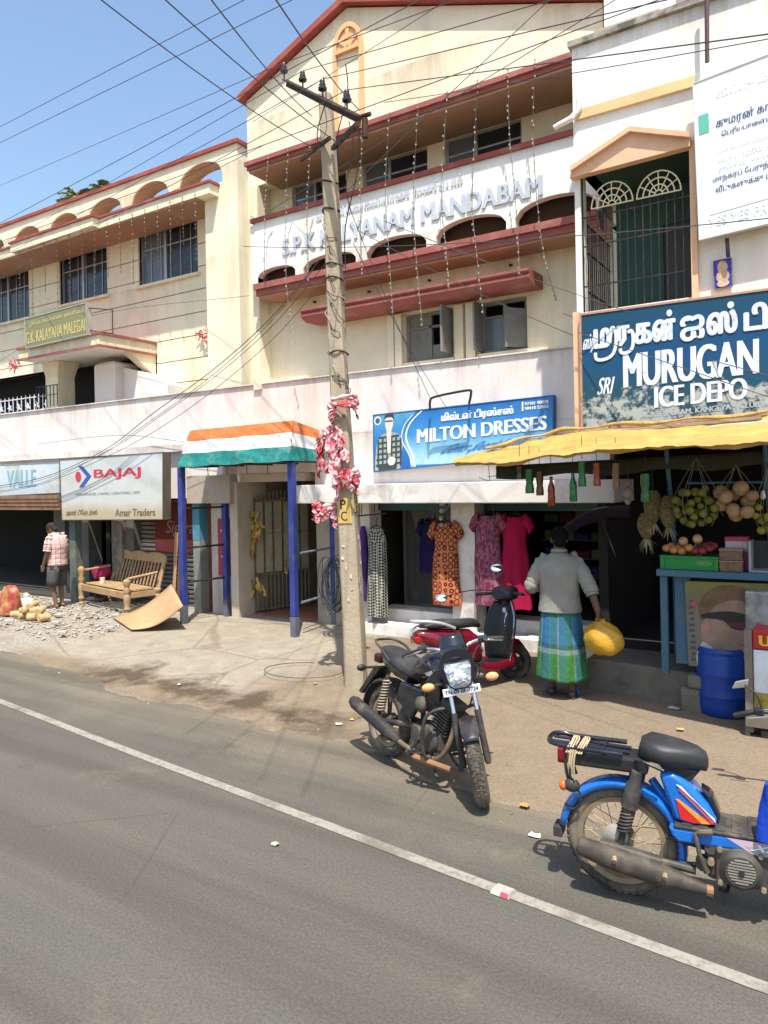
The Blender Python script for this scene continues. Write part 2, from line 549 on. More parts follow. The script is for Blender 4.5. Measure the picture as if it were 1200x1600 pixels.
# damp mud
mu = k.math('ADD', k.math('MULTIPLY', k.math('ABSOLUTE', k.math('SUBTRACT', dv, .35)), -1.6), k.math('MULTIPLY', k.math('SUBTRACT', k.noise(p, 1.6, 6), .36), 4.5))
xg = k.math('MINIMUM', k.math('MULTIPLY', k.math('ADD', X, 8.4), 1.0, True), k.math('MULTIPLY', k.math('ADD', X, 3.4), -1.2, True))
mud = k.math('MULTIPLY', k.math('MULTIPLY', mu, 1.6, True), xg)
col = k.mix(k.math('MULTIPLY', mud, .9), col, (.075, .052, .034))
gl = k.math('MULTIPLY', k.math('ADD', k.math('MULTIPLY', X, -1.0), -9.3), 1.5, True)
gl = k.math('MULTIPLY', gl, k.ramp(n1, [(.35, .3), (.55, 1)]))
col = k.mix(gl, col, k.mix(k.ramp(k.noise(p, 30, 4, .8), [(.35, 0), (.65, 1)]), (.15, .13, .105), (.40, .37, .32)))
st = k.ramp(k.noise(p, 2.3, 5), [(.60, 0), (.68, .45)])
col = k.mix(st, col, (.20, .15, .10))
vo = k.n('ShaderNodeTexVoronoi'); vo.feature = 'DISTANCE_TO_EDGE'; vo.inputs['Scale'].default_value = .55
k.l(k.mix(.12, p, k.n('ShaderNodeTexNoise', ).outputs['Color']), vo.inputs['Vector'])
cr = k.ramp(vo.outputs['Distance'], [(.004, .5), (.012, 0)])
col = k.mix(k.math('MULTIPLY', cr, cm), col, (.15, .11, .07))
col = k.mix(1.0, col, k.ramp(n3, [(.3, .82), (.7, 1.15)]), 'MULTIPLY')
k.l(col, b.inputs['Base Color'])
k.l(k.math('SUBTRACT', .92, k.math('MULTIPLY', mud, .25)), b.inputs['Roughness']); b.inputs['Specular IOR Level'].default_value = .2
k.l(k.bump(k.noise(p, 40, 5), .6, .02), b.inputs['Normal'])
M_foot = m
def pf(u, v):
    x = -19+22*u
    y = road_edge(x) + .05*mnoise.noise(Vector((x*6, 0, 9))) + (12.6-road_edge(x))*(v**1.5)
    return Vector((x, y, pave_z(x, y) if v > 0 else .001))
tag(MB().grid(pf, 220, 60, uv=False).build('pavement', M_foot, smooth=True), 'cracked concrete and dirt pavement in front of the shops', 'pavement', kind='structure')

# --- rubble on the left: joined stones
M_stone = mat('rubble_stone', (.34, .295, .235), .95, var=.35, vs=9, bump=.5, bs=60)
rb = random.Random(3)
mb = MB()
def rock(mb, c, r, rr):
    ax = [rr.uniform(.6, 1.3) for _ in range(3)]
    mt = Matrix.Rotation(rr.uniform(0, 6), 3, 'Z') @ Matrix.Rotation(rr.uniform(-.5, .5), 3, 'X')
    vs = [Vector(q) for q in ((1,0,0),(-1,0,0),(0,1,0),(0,-1,0),(0,0,.8),(0,0,-.8),(.6,.6,.5),(-.6,.6,.4),(.6,-.6,.45),(-.6,-.6,.5))]
    vs = [c + mt @ Vector((q.x*ax[0], q.y*ax[1], q.z*ax[2]*.7))*r*rr.uniform(.8, 1.2) for q in vs]
    bm = bmesh.new()
    bv = [bm.verts.new(q) for q in vs]
    h = bmesh.ops.convex_hull(bm, input=bv)
    idx = {v: i for i, v in enumerate(bm.verts)}
    bm.verts.index_update()
    mb.add([v.co.copy() for v in bm.verts], [tuple(v.index for v in f.verts) for f in bm.faces])
    bm.free()
for i in range(2600):
    x = rb.uniform(-15.5, -9.2); y = 6.15 + (rb.random()**.8)*1.9 + (-9-x)*.11
    if y < road_edge(x)+.35 or (x > -10 and y > 7.4): continue
    r = .009+.036*rb.random()**4
    rock(mb, Vector((x, y, pave_z(x, y)+r*.3)), r, rb)
tag(mb.build('rubble', M_stone), 'pale broken stone rubble on the ground left of the blue posts', 'rubble', kind='stuff')
mb = MB()
for i in range(200):
    x = rb.uniform(-9, .5); y = road_edge(x)+rb.gauss(.15, .35)
    if y > 8: continue
    r = .004+.010*rb.random()**3
    rock(mb, Vector((x, y, (pave_z(x, y) if y > road_edge(x)+.02 else 0)+r*.3)), r, rb)
tag(mb.build('grit', mat('grit_stone', (.26, .21, .15), .95, var=.3, vs=9)), 'small grit and pebbles scattered along the road verge', 'grit', kind='stuff')
# ================================================================== BUILDINGS
M_cream = mat('cream_wall', (.78, .695, .50), .85, var=.08, vs=1.6, dirt=(.50, .39, .24), da=.6, ds=1.7, streak=True, bump=.12, dlo=.5, dhi=.75, drip=[(4.3, 5.1, (.40, .30, .18), .6), (5.5, 6.9, (.44, .34, .21), .45)])
M_cream2 = mat('cream_wall_soft', (.81, .725, .53), .85, var=.08, vs=1.6, dirt=(.52, .42, .28), da=.5, ds=1.6, streak=True, bump=.12, drip=[(6.9, 7.9, (.36, .28, .18), .6), (7.9, 9.1, (.40, .32, .21), .4), (5.2, 6.3, (.46, .36, .23), .4)])
M_white = mat('white_wall', (.83, .81, .75), .85, var=.05, vs=.9, dirt=(.40, .29, .17), da=.45, ds=.9, streak=True, bump=.15, dlo=.53, dhi=.74, drip=[(5.75, 6.71, (.24, .19, .13), .60), (3.6, 5.45, (.40, .27, .14), .45)])
M_pink = mat('pink_wall', (.76, .685, .64), .85, var=.08, vs=1.4, dirt=(.45, .37, .31), da=.6, ds=1.5, streak=True, bump=.12, dlo=.52, dhi=.74, drip=[(3.0, 3.80, (.32, .26, .21), .6), (2.3, 2.93, (.29, .24, .18), .6)])
M_lintel = mat('white_lintel', (.70, .655, .60), .88, var=.08, vs=2, dirt=(.22, .19, .16), da=.7, ds=2.6, bump=.2, dlo=.52, dhi=.72)
M_red = mat('red_trim', (.30, .062, .045), .6, var=.14, vs=2, dirt=(.40, .19, .13), da=.5, ds=3, bump=.1)
M_redpink = mat('faded_red_trim', (.31, .095, .078), .7, var=.14, vs=2, dirt=(.47, .24, .18), da=.55, ds=3, bump=.12)
M_soffit = mat('brown_soffit', (.40, .23, .14), .85, var=.1)
M_orange = mat('orange_moulding', (.72, .43, .22), .8, var=.06)
M_dark = mat('dark_interior', (.010, .009, .008), .95, var=.2)  # near-black: the deep shade indoors is put into the colour
M_dim = mat('dim_interior', (.024, .020, .017), .95, var=.2)  # a step lighter, indoor shade again part of the colour
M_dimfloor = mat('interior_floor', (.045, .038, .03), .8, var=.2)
M_pane = flat('window_pane', (.02, .026, .034), .12, spec=.6)
M_paneg = flat('grey_pane', (.11, .13, .15), .18, spec=.6)
M_alu = flat('aluminium', (.42, .43, .44), .4, .6)
M_greywood = mat('grey_shutter_wood', (.20, .195, .175), .75, var=.2, vs=4)
M_groove = mat('groove', (.38, .31, .22), .9)
M_iron = mat('dark_iron', (.025, .028, .03), .55, .4, var=.3, vs=6, dirt=(.16, .08, .04), da=.6, ds=9)

def each(name, m, parent, boxes, bevel=0):
    for bx in boxes: MB().box(*bx).build(name, m, parent, world=True, bevel=bevel)
# ---------------------------------------------------------------- left wing of the hall
W = thing('hall_wing', 'cream two storey wing with arched roof parapet on the left', 'building', (-13, 9.2, 0))
WX0 = -23.0
wins = [(-11.0, -9.46, 5.88, 6.86), (-13.40, -11.9, 5.88, 6.88), (-16.2, -14.45, 5.80, 6.85), (-19.0, -17.4, 5.8, 6.85)]
courses = [3.70, 4.03, 4.42, 4.81, 5.20, 5.59, 5.98, 6.37, 6.80]
porch = (-18.0, -10.55, 3.70, 4.62)
for a, c in zip(courses, courses[1:]):
    mb = MB(); wall_open(mb, WX0, -8.76, a+.009, c-.009, 8.99, 9.2, wins + [porch])
    for q_ in range(0, len(mb.v), 8):
        MB().add(mb.v[q_:q_+8], mb.f[:6]).build('wall_course', M_cream2, W, world=True)
mb = MB(); wall_open(mb, WX0, -8.76, 3.70, 6.9, 9.02, 9.19, wins + [porch])
mb.build('groove_backing', M_groove, W, world=True)
MB().box(-8.76, -8.04, 8.50, 9.2, 3.70, 7.0).build('corner_pier', M_cream2, W, world=True)
MB().box(-8.04+.003, -7.96, 8.72, 9.2, 3.70, 7.0).build('corner_return', M_cream, W, world=True)
# parapet with arched openings
ars = [(-9.34, -8.36, 7.02, 7.17, 7.44), (-10.55, -9.59, 7.02, 7.13, 7.42), (-11.77, -10.8, 7.02, 7.11, 7.41),
       (-12.97, -12.03, 7.02, 7.1, 7.40), (-14.17, -13.23, 7.02, 7.1, 7.40), (-15.4, -14.45, 7.02, 7.1, 7.4), (-16.6, -15.65, 7.02, 7.1, 7.4), (-17.8, -16.85, 7.02, 7.1, 7.4)]
arch_panel(MB(), WX0, -8.04, 7.0, 7.55, 8.5, 8.86, ars).build('arched_parapet', M_cream2, W, world=True)
mb = MB()
for a in ars: arch_panel(mb, a[0]-.01, a[1]+.01, 7.021, 7.47, 8.53, 8.83, [(a[0]+.012, a[1]-.012, 7.02, a[3]-.012, a[4]-.012)])
mb.build('arch_shade_lining', M_soffit, W, world=True)  # thin lining whose brown stands for the shade inside the arches
mb = MB().box(WX0, -8.0, 8.46, 8.92, 7.55, 7.61); mb.box(-8.06, -8.0, 8.9, 9.9, 7.551, 7.609)
mb.build('parapet_coping', M_red, W, world=True)
MB().box(-8.10, -8.04, 8.87, 9.9, 6.5, 7.55).build('side_parapet', M_cream, W, world=True)
# eave
mb = MB().box(WX0, -8.45, 8.30, 8.498, 6.80, 6.96).box(WX0, -8.76, 8.498, 9.02, 6.90, 6.985)
mb.box(-13.7, -11.17, 8.16, 8.30, 6.80, 6.955)
mb.build('eave', M_cream2, W, world=True)
mb = MB().box(WX0, -8.42, 8.27, 8.5, 6.962, 7.0).box(-13.73, -11.14, 8.13, 8.27, 6.957, 6.998)
mb.build('eave_coping', M_red, W, world=True)
MB().box(WX0, -8.77, 8.32, 9.01, 6.775, 6.8).build('eave_soffit', M_soffit, W, world=True)
for i, w_ in enumerate(wins):
    x0, x1, z0, z1 = w_
    f = MB()
    t = .04
    f.box(x0, x1, 9.06, 9.12, z0, z0+t).box(x0, x1, 9.06, 9.12, z1-t, z1).box(x0, x0+t, 9.06, 9.12, z0+t, z1-t).box(x1-t, x1, 9.06, 9.12, z0+t, z1-t)
    xm = x0+(x1-x0)*(.42, .45, .5, .5)[i]
    f.box(xm-.03, xm+.03, 9.055, 9.125, z0+t, z1-t)
    f.box(x0+t, x1-t, 9.07, 9.11, z0+.66*(z1-z0), z0+.66*(z1-z0)+.02)
    fr = f.build('window', M_alu, W, world=True)
    MB().box(xm+.03, x1-t, 9.085, 9.095, z0+t, z1-t).build('pane', M_pane, fr, world=True)
    MB().box(x0+t, xm-.03, 9.085, 9.095, z0+t, z1-t).build('pane', M_paneg if i == 0 else M_pane, fr, world=True)
    for q in range(1, 6):
        xq = x0+(x1-x0)*q/6
        MB().tube([(xq, 9.075, z0+t), (xq, 9.075, z1-t)], .008, 6).build('bar', M_alu, fr, world=True)
    MB().box(x0-.05, x1+.05, 8.93, 8.988, z0-.05, z0-.003).build('window_sill', M_cream, W, world=True)
MB().box(WX0, -8.8, 9.4, 9.5, 3.7, 6.9).build('dark_room', M_dark, W, world=True)
# entrance porch on the first floor
P = thing('entrance_porch', 'cream porch with red edged flat canopy under the name board', 'porch', (-11.8, 8.4, 3.7))
mb = MB().box(-12.9, -10.56, 7.80, 8.98, 4.60, 4.765)
mb.build('canopy', M_cream, P, world=True)
mb = MB().box(-12.93, -10.53, 7.77, 8.98, 4.767, 4.81).box(-12.93, -10.53, 7.77, 7.80, 4.56, 4.598).box(-10.56, -10.53, 7.8, 8.98, 4.56, 4.598)
mb.build('canopy_edge', M_redpink, P, world=True)
MB().box(-12.9, -10.56, 7.81, 8.97, 4.575, 4.598).build('ceiling', M_white, P, world=True)
mb = MB().box(-12.78, -12.4, 8.25, 8.6, 3.7, 4.30)
mb.loft([[(-12.78,8.25,4.3),(-12.4,8.25,4.3),(-12.4,8.6,4.3),(-12.78,8.6,4.3)], [(-12.80,8.23,4.42),(-12.36,8.23,4.42),(-12.36,8.62,4.42),(-12.80,8.62,4.42)], [(-12.82,8.2,4.57),(-12.30,8.2,4.57),(-12.30,8.65,4.57),(-12.82,8.65,4.57)]])
mb.build('column', M_cream, P, world=True)
mb = MB().box(-11.60, -11.02, 8.45, 8.95, 3.7, 4.42)
mb.loft([[(-11.60,8.45,4.42),(-11.02,8.45,4.42),(-11.02,8.95,4.42),(-11.6,8.95,4.42)], [(-11.5,8.5,4.47),(-11.12,8.5,4.47),(-11.12,8.9,4.47),(-11.5,8.9,4.47)]])
mb.build('block', M_pink, P, world=True)
mb = MB(); mb.prism([(-11.015, 3.7), (-11.015, 4.36), (-10.5, 4.22), (-9.86, 3.95), (-9.86, 3.7)], lambda a, c: Vector((a, 8.62, c)), lambda a, c: Vector((a, 8.96, c)))
mb.build('ramp_wall', M_pink, P, world=True)
mb = MB().prism([(8.4, 4.57), (8.98, 4.57), (8.98, 4.2)], lambda a, c: Vector((-10.75, a, c)), lambda a, c: Vector((-10.57, a, c)))
mb.build('bracket', M_cream, P, world=True)
mb = MB(); wall_open(mb, -18, -10.55, 3.7, 4.62, 10.2, 10.3, [(-12.55, -11.9, 3.7, 4.42), (-15.5, -13.6, 3.7, 4.5)]); mb.build('back_wall', M_cream, P, world=True)
MB().box(-18, -10.5, 9.2, 11.2, 4.62, 4.7).box(-18, -10.5, 11.2, 11.3, 3.7, 4.7).build('inner_room', M_dark, P, world=True)
MB().box(-18, -10.5, 8.96, 11.2, 3.62, 3.70).build('porch_floor', M_dimfloor, P, world=True)
MB().box(-12.55, -11.9, 10.24, 10.28, 3.7, 4.42).build('door', flat('green_door', (.05, .07, .05)), P, world=True)
# railing with pale star ornaments
Rl = thing('balcony_railing', 'white iron railing with star ornaments at far left balcony', 'railing', (-14.5, 8.75, 3.75))
M_wht = mat('white_paint_metal', (.62, .64, .66), .5, var=.1)
mb = MB()
mb.box(-17.5, -13.05, 8.74, 8.76, 4.06, 4.08).box(-17.5, -13.05, 8.74, 8.76, 3.80, 3.815); mb.build('rail', M_wht, Rl, world=True)
for i in range(30):
    x = -17.4+.15*i
    MB().tube([(x, 8.75, 3.76), (x, 8.75, 4.06), (x, 8.75, 4.13)], [.012, .012, .003], 6).build('baluster', M_wht, Rl, world=True)
for i in range(14):
    x = -17.35+.32*i
    mb = MB()
    mb.prism([(x+(.09 if q % 2 else .04)*math.cos(q*pi/5), 3.90+(.09 if q % 2 else .04)*math.sin(q*pi/5)) for q in range(10)], lambda a, c: Vector((a, 8.725, c)), lambda a, c: Vector((a, 8.738, c)))
    mb.build('star', M_wht, Rl, world=True)
Rl2 = thing('gate_railing', 'small thin dark railing beside the porch column', 'railing', (-12.4, 8.2, 3.75))
mb = MB()
mb.box(-12.85, -12.2, 8.10, 8.115, 4.10, 4.115).box(-12.85, -12.2, 8.1, 8.115, 3.93, 3.94); mb.build('rail', M_iron, Rl2, world=True)
for i in range(7):
    x = -12.85+.107*i
    MB().box(x-.006, x+.006, 8.10, 8.112, 3.72, 4.10).build('baluster', M_iron, Rl2, world=True)

# the wing stands back on the terrace behind the shop parapet, built at 1.12 of the drawn size
for t_ in (W, P, Rl, Rl2):
    t_.scale = (1.12,)*3
    l_ = t_.location.copy(); t_.location = (l_.x*1.12, l_.y*1.12, EYE+(l_.z-EYE)*1.12)
# ---------------------------------------------------------------- tall hall
H = thing('marriage_hall', 'tall cream gabled hall with arched balcony and red trims', 'building', (-5.2, 9.2, 0))
lw = [(-5.32, -4.56, 3.88, 4.56), (-4.16, -3.50, 3.88, 4.56)]
mb = MB(); wall_open(mb, -7.8, -2.4, 3.7, 5.2, 8.95, 9.15, lw); mb.build('lower_wall', M_cream, H, world=True)
each('pilaster', M_cream, H, [(x0, x1, 8.86, 8.948, 3.7, 4.56) for x0, x1 in ((-5.56, -5.46), (-5.44, -5.33), (-4.50, -4.37), (-4.33, -4.20))])
MB().box(-7.955, -7.80, 8.68, 9.15, 3.7, 6.9).build('left_pier', M_cream, H, world=True)
# floor slab with moulded red edge
mb = MB().box(-7.70, -2.42, 8.50, 8.948, 5.10, 5.19); mb.box(-7.72, -2.42, 8.46, 8.948, 5.192, 5.28)
mb.build('floor_slab', M_redpink, H, world=True)
MB().box(-7.66, -2.42, 8.52, 8.947, 5.07, 5.098).build('slab_soffit', M_soffit, H, world=True)
# balcony parapet with arches
bas = [(-7.66, -6.92, 5.282, 5.38, 5.49), (-6.77, -5.83, 5.282, 5.37, 5.50), (-5.65, -4.70, 5.282, 5.38, 5.53), (-4.55, -3.57, 5.282, 5.39, 5.56), (-3.45, -2.46, 5.282, 5.40, 5.58)]
arch_panel(MB(), -7.70, -2.42, 5.282, 6.22, 8.50, 8.62, bas).build('balcony_parapet', M_white, H, world=True)
MB().box(-7.76, -2.42, 8.46, 8.65, 6.222, 6.285).build('parapet_coping', M_red, H, world=True)
mb = MB()
for a, c in ((-7.80, -7.66), ): mb.box(a, c, 8.51, 8.62, 5.3, 6.2)
mb.build('parapet_end', M_white, H, world=True)
MB().box(-7.66, -2.42, 8.72, 8.76, 5.282, 6.0).build('balcony_shade_strip', mat('balcony_shade_brown', (.05, .032, .02), .9), H, world=True)  # dark strip added behind the arches, its brown stands for the balcony's shade
uw = [(-7.36, -6.32, 6.36, 6.86), (-6.02, -4.93, 6.36, 6.86), (-4.66, -3.54, 6.36, 6.86)]
mb = MB(); wall_open(mb, -7.8, -2.4, 5.28, 6.9, 9.0, 9.16, uw); mb.build('upper_wall', M_cream, H, world=True)
# eave
mb = MB().box(-7.58, -2.44, 8.22, 8.70, 6.90, 6.955); mb.box(-7.60, -2.44, 8.18, 8.70, 6.957, 7.02)
mb.build('eave', M_redpink, H, world=True)
MB().box(-7.56, -2.44, 8.24, 8.99, 6.865, 6.897).build('eave_soffit', M_soffit, H, world=True)
# gable
gab = [(-8.02, 6.9), (-2.4, 6.9), (-2.4, 7.78), (-6.05, 9.05), (-8.02, 8.28)]
MB().prism(gab, lambda a, c: Vector((a, 8.72, c)), lambda a, c: Vector((a, 9.16, c))).build('gable_wall', M_cream2, H, world=True)
mb = MB()
mb.prism([(-8.10, 8.27), (-6.05, 9.07), (-6.05, 9.17), (-8.10, 8.36)], lambda a, c: Vector((a, 8.60, c)), lambda a, c: Vector((a, 9.3, c)))
mb.prism([(-6.047, 9.07), (-2.3, 7.77), (-2.3, 7.86), (-6.047, 9.17)], lambda a, c: Vector((a, 8.60, c)), lambda a, c: Vector((a, 9.3, c)))
mb.build('gable_coping', M_red, H, world=True)
# blind arch ornament
nx = -6.03
mb = MB()
mb.box(nx-.26, nx-.20, 8.675, 8.718, 7.03, 8.45).box(nx+.20, nx+.26, 8.675, 8.718, 7.03, 8.45)
for i in range(12):
    a0, a1 = pi*i/12, pi*(i+1)/12
    mb.prism([(nx+.20*math.cos(a0), 8.45+.30*math.sin(a0)), (nx+.26*math.cos(a0), 8.45+.37*math.sin(a0)), (nx+.26*math.cos(a1), 8.45+.37*math.sin(a1)), (nx+.20*math.cos(a1), 8.45+.30*math.sin(a1))],
             lambda a, c: Vector((a, 8.675, c)), lambda a, c: Vector((a, 8.718, c)))
mb.box(nx-.20, nx+.20, 8.66, 8.718, 8.40, 8.455)
for q in (-1, 0, 1):
    a = R(90+q*50)
    mb.prism([(nx-.02, 8.455), (nx+.02, 8.455), (nx+.27*math.cos(a)+.03, 8.455+.28*math.sin(a)), (nx+.27*math.cos(a)-.03, 8.455+.28*math.sin(a))], lambda a_, c: Vector((a_, 8.68, c)), lambda a_, c: Vector((a_, 8.717, c)))
mb.build('blind_arch', M_orange, H, world=True)
MB().prism([(nx-.19, 8.456)] + [(nx+.19*math.cos(pi-pi*i/10), 8.456+.29*math.sin(pi-pi*i/10)) for i in range(11)], lambda a, c: Vector((a, 8.70, c)), lambda a, c: Vector((a, 8.718, c))).build('arch_panel', M_orange, H, world=True)
# windows
for i, (x0, x1, z0, z1) in enumerate(uw):
    t = .035; f = MB()
    f.box(x0, x1, 9.05, 9.1, z0, z0+t).box(x0, x0+t, 9.05, 9.1, z0+t, z1).box(x1-t, x1, 9.05, 9.1, z0+t, z1)
    xm = x0+(x1-x0)*.40
    f.box(xm-.02, xm+.02, 9.045, 9.105, z0+t, z1).box(x0+t, x1-t, 9.06, 9.095, z0+.28, z0+.305)
    fr = f.build('window', M_alu, H, world=True)
    MB().box(x0+t, xm-.02, 9.07, 9.08, z0+t, z1).build('pane', M_paneg, fr, world=True)
    MB().box(xm+.02, x1-t, 9.085, 9.095, z0+t, z1).build('pane', M_pane, fr, world=True)
for i, (x0, x1, z0, z1) in enumerate(lw):
    t = .045; f = MB()
    f.box(x0, x1, 9.0, 9.06, z0, z0+t).box(x0, x1, 9.0, 9.06, z1-t, z1).box(x0, x0+t, 9.0, 9.06, z0+t, z1-t).box(x1-t, x1, 9.0, 9.06, z0+t, z1-t)
    xm = (x0+x1)/2
    f.box(xm-.02, xm+.02, 9.0, 9.06, z0+t, z1-t).box(x0+t, x1-t, 9.0, 9.06, z0+.46, z0+.49)
    fr = f.build('window', M_greywood, H, world=True)
    if i == 0:
        MB().box(x0+t, xm-.02, 9.02, 9.035, z0+t, z1-t).build('shutter', M_greywood, fr, world=True)
        MB().box(xm+.02, x1-t, 9.02, 9.035, z0+t, z0+.22).build('shutter', M_greywood, fr, world=True)
        MB().box(x1-.03, x1-.005, 8.63, 8.995, z0+t, z1-.02).build('shutter', M_greywood, fr, world=True)
    else:
        MB().box(x0+.005, x0+.03, 8.72, 8.995, z0+.02, z1-.02).build('shutter', M_greywood, fr, world=True)
        m_ = Matrix.Translation(Vector((x1-.02, 8.99, 0))) @ Matrix.Rotation(R(52), 4, 'Z')
        MB().box(-.32, 0, -.012, .012, z0+.02, z1-.16).xf(m_).build('shutter', M_greywood, fr, world=True)
        MB().box(x0+t, xm-.02, 9.02, 9.035, z0+t, z0+.46).build('pane', M_paneg, fr, world=True)
    MB().box(x0-.03, x1+.03, 8.90, 8.948, z0-.05, z0-.004).build('window_sill', M_cream, H, world=True)
MB().box(-7.8, -2.4, 9.9, 10, 3.7, 8).build('dark_room', M_dark, H, world=True)
mb = MB()
prof = [(8.52, 4.63), (8.48, 4.66), (8.48, 4.69), (8.50, 4.705), (8.46, 4.735), (8.46, 4.765), (8.948, 4.775), (8.948, 4.60), (8.6, 4.595)]
mb.prism(prof, lambda a, c: Vector((-6.82, a, c)), lambda a, c: Vector((-3.28, a, c)))
mb.build('window_hood', M_redpink, H, world=True)
mb = MB()
for x in (-5.9, -4.9, -3.7, -6.9): MB().tube([(x, 8.95, 4.98), (x, 8.9, 4.975)], .018, 8).build('drain_spout', M_iron, H, world=True)
# raised letters on the balcony
q = Quad((-7.14, 8.498, 5.58), (-3.10, 8.498, 5.575), (-3.10, 8.498, 6.18), (-7.14, 8.498, 6.20))
M_letter = mat('silver_letter', (.50, .53, .60), .5, 0, var=.12)
txt = q.text('S.P.K KALYANAM MANDABAM', 0, 1, .06, .46, .001, bold=.006, steps=3)
vs0 = [p.copy() for p in txt.v]; fs0 = list(txt.f)
txt.v = [p + q.n*.016 for p in txt.v]
back = MB(); nb = len(vs0)
# give every letter its thickness by walling each outline
from collections import Counter
cnt = Counter()
for f in fs0:
    for a, c in zip(f, f[1:]+f[:1]): cnt[tuple(sorted((a, c)))] += 1
for (a, c), k_ in cnt.items():
    if k_ == 1: txt.add([vs0[a], vs0[c], vs0[c]+q.n*.016, vs0[a]+q.n*.016], [(0, 1, 2, 3)])
txt.build('raised_lettering', M_letter, H, world=True)
mb = q.text('எஸ்.பி.கே. கல்யாண மண்டபம்', .16, .74, .68, .92, .012, bold=.004, steps=3)
mb.build('tamil_lettering', M_letter, H, world=True)

# ---------------------------------------------------------------- shop row
S = thing('shop_row', 'low pink walled shop row with white lintel along the street', 'shop row', (-6, 8.9, 0))
MB().box(WX0, -2.42, 8.72, 8.94, 2.92, 3.78).build('parapet', M_pink, S, world=True)
MB().box(WX0, -2.42, 8.69, 8.97, 3.782, 3.80).build('parapet_top', M_pink, S, world=True)
MB().box(WX0, -8.70, 8.66, 8.94, 2.80, 2.918).build('string_course', M_pink, S, world=True)
mb = MB().box(-8.70, -2.42, 8.72, 8.94, 2.38, 2.918).box(-6.80, -2.42, 8.722, 8.94, 2.19, 2.378).box(WX0, -8.702, 8.76, 8.94, 2.0, 2.798)
mb.build('lower_band', M_pink, S, world=True)
mb = MB().box(-6.72, -2.22, 8.15, 9.0, 1.925, 2.186)
mb.build('lintel', M_lintel, S, world=True, bevel=.012)
MB().box(-6.8, -2.42, 8.94, 9.2, 2.185, 2.3).build('ceiling_edge', M_dim, S, world=True)
# pillars and dividing walls
mb = MB().box(-4.49, -4.15, 8.64, 8.95, .05, 1.923); mb.build('white_pillar', M_lintel, S, world=True)
each('end_pillar', M_pink, S, [(-5.98, -5.82, 8.70, 9.0, .05, 1.922)])
MB().box(-5.86, -2.4, 8.55, 8.90, .03, .24).build('lower_step', M_lintel, S, world=True, bevel=.01)
MB().box(-5.80, -2.4, 8.901, 9.25, .03, .40).build('upper_step', M_lintel, S, world=True, bevel=.01)
# interior of the dress shop
mb = MB().box(-5.9, -2.4, 9.25, 11.6, .30, .38); mb.build('shop_floor', M_dimfloor, S, world=True)
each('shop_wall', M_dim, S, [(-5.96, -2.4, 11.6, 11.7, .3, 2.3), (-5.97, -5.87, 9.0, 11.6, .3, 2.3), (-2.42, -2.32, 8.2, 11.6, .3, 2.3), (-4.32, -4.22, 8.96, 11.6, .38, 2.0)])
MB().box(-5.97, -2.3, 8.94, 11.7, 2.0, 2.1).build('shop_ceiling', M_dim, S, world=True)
each('teal_beam', flat('teal_paint', (.02, .09, .10)), S, [(-5.82, -4.50, 8.93, 8.99, 1.80, 1.922), (-4.14, -2.42, 8.93, 8.99, 1.80, 1.922)])
gf = MB().box(-5.62, -5.57, 9.28, 9.33, .38, 1.85).box(-4.86, -4.81, 9.28, 9.33, .38, 1.85).box(-5.57, -4.86, 9.28, 9.33, .38, .44).box(-5.57, -4.86, 9.28, 9.33, 1.79, 1.85)
gf = gf.build('glass_door', flat('dark_frame', (.10, .095, .085)), S, world=True)
MB().box(-5.57, -4.86, 9.30, 9.306, .44, 1.79).build('pane', glass('door_glass', (.12, .12, .11), .08, .45), gf, world=True)
for i in range(5):
    each('shelf_board', M_greywood, S, [(-4.1, -2.6, 10.9, 11.3, .7+.28*i, .72+.28*i)])
    for j in range(6):
        MB().box(-4.05+.24*j, -3.86+.24*j+.02*((i+j) % 2), 10.92, 11.25, .722+.28*i, .80+.28*i+.10*((i*3+j*5) % 4)/4).build('folded_cloth', flat('stack_%d_%d' % (i, j), ((.30, .05, .08), (.07, .09, .30), (.38, .30, .12), (.10, .24, .14), (.35, .33, .31))[(i+j*2) % 5], .9), S, world=True)
MB().box(-5.5, -4.9, 9.9, 10.3, .38, 1.15).build('counter', flat('counter_wood', (.14, .085, .045)), S, world=True)
MB().box(-5.5, -4.9, 9.86, 10.3, 1.152, 1.17).build('counter_top', M_lintel, S, world=True)
# --- gate passage
each('passage_frame', mat('passage_plaster', (.50, .42, .33), .9, var=.1, dirt=(.3, .24, .18), da=.5), S, [(-8.70, -6.98, 8.70, 8.95, 2.25, 2.378), (-8.46, -8.30, 8.62, 9.3, .03, 2.25)])
M_pass = mat('passage_wall', (.34, .285, .215), .9, var=.1, dirt=(.2, .16, .12), da=.5)
each('passage_wall', M_pass, S, [(-6.98, -6.86, 8.96, 14, .03, 2.35), (-8.46, -8.34, 9.3, 14, .03, 2.35), (-8.34, -6.98, 11.0, 11.1, .03, 2.35)])
MB().box(WX0, -2.4, 8.96, 11.6, 3.58, 3.68).build('terrace_slab', M_dim, S, world=True)  # roof slab out of sight, added to stop light leaking into the shops
MB().box(-6.86, -5.97, 8.9, 9.1, .03, 1.915).build('passage_corner', M_pass, S, world=True)
MB().box(-8.46, -6.86, 8.95, 14, 2.35, 2.42).build('passage_ceiling', M_dim, S, world=True)
MB().box(-8.30, -6.99, 8.95, 11, .095, .115).build('red_floor', mat('red_carpet', (.25, .10, .055), .95, var=.2, vs=3), S, world=True)
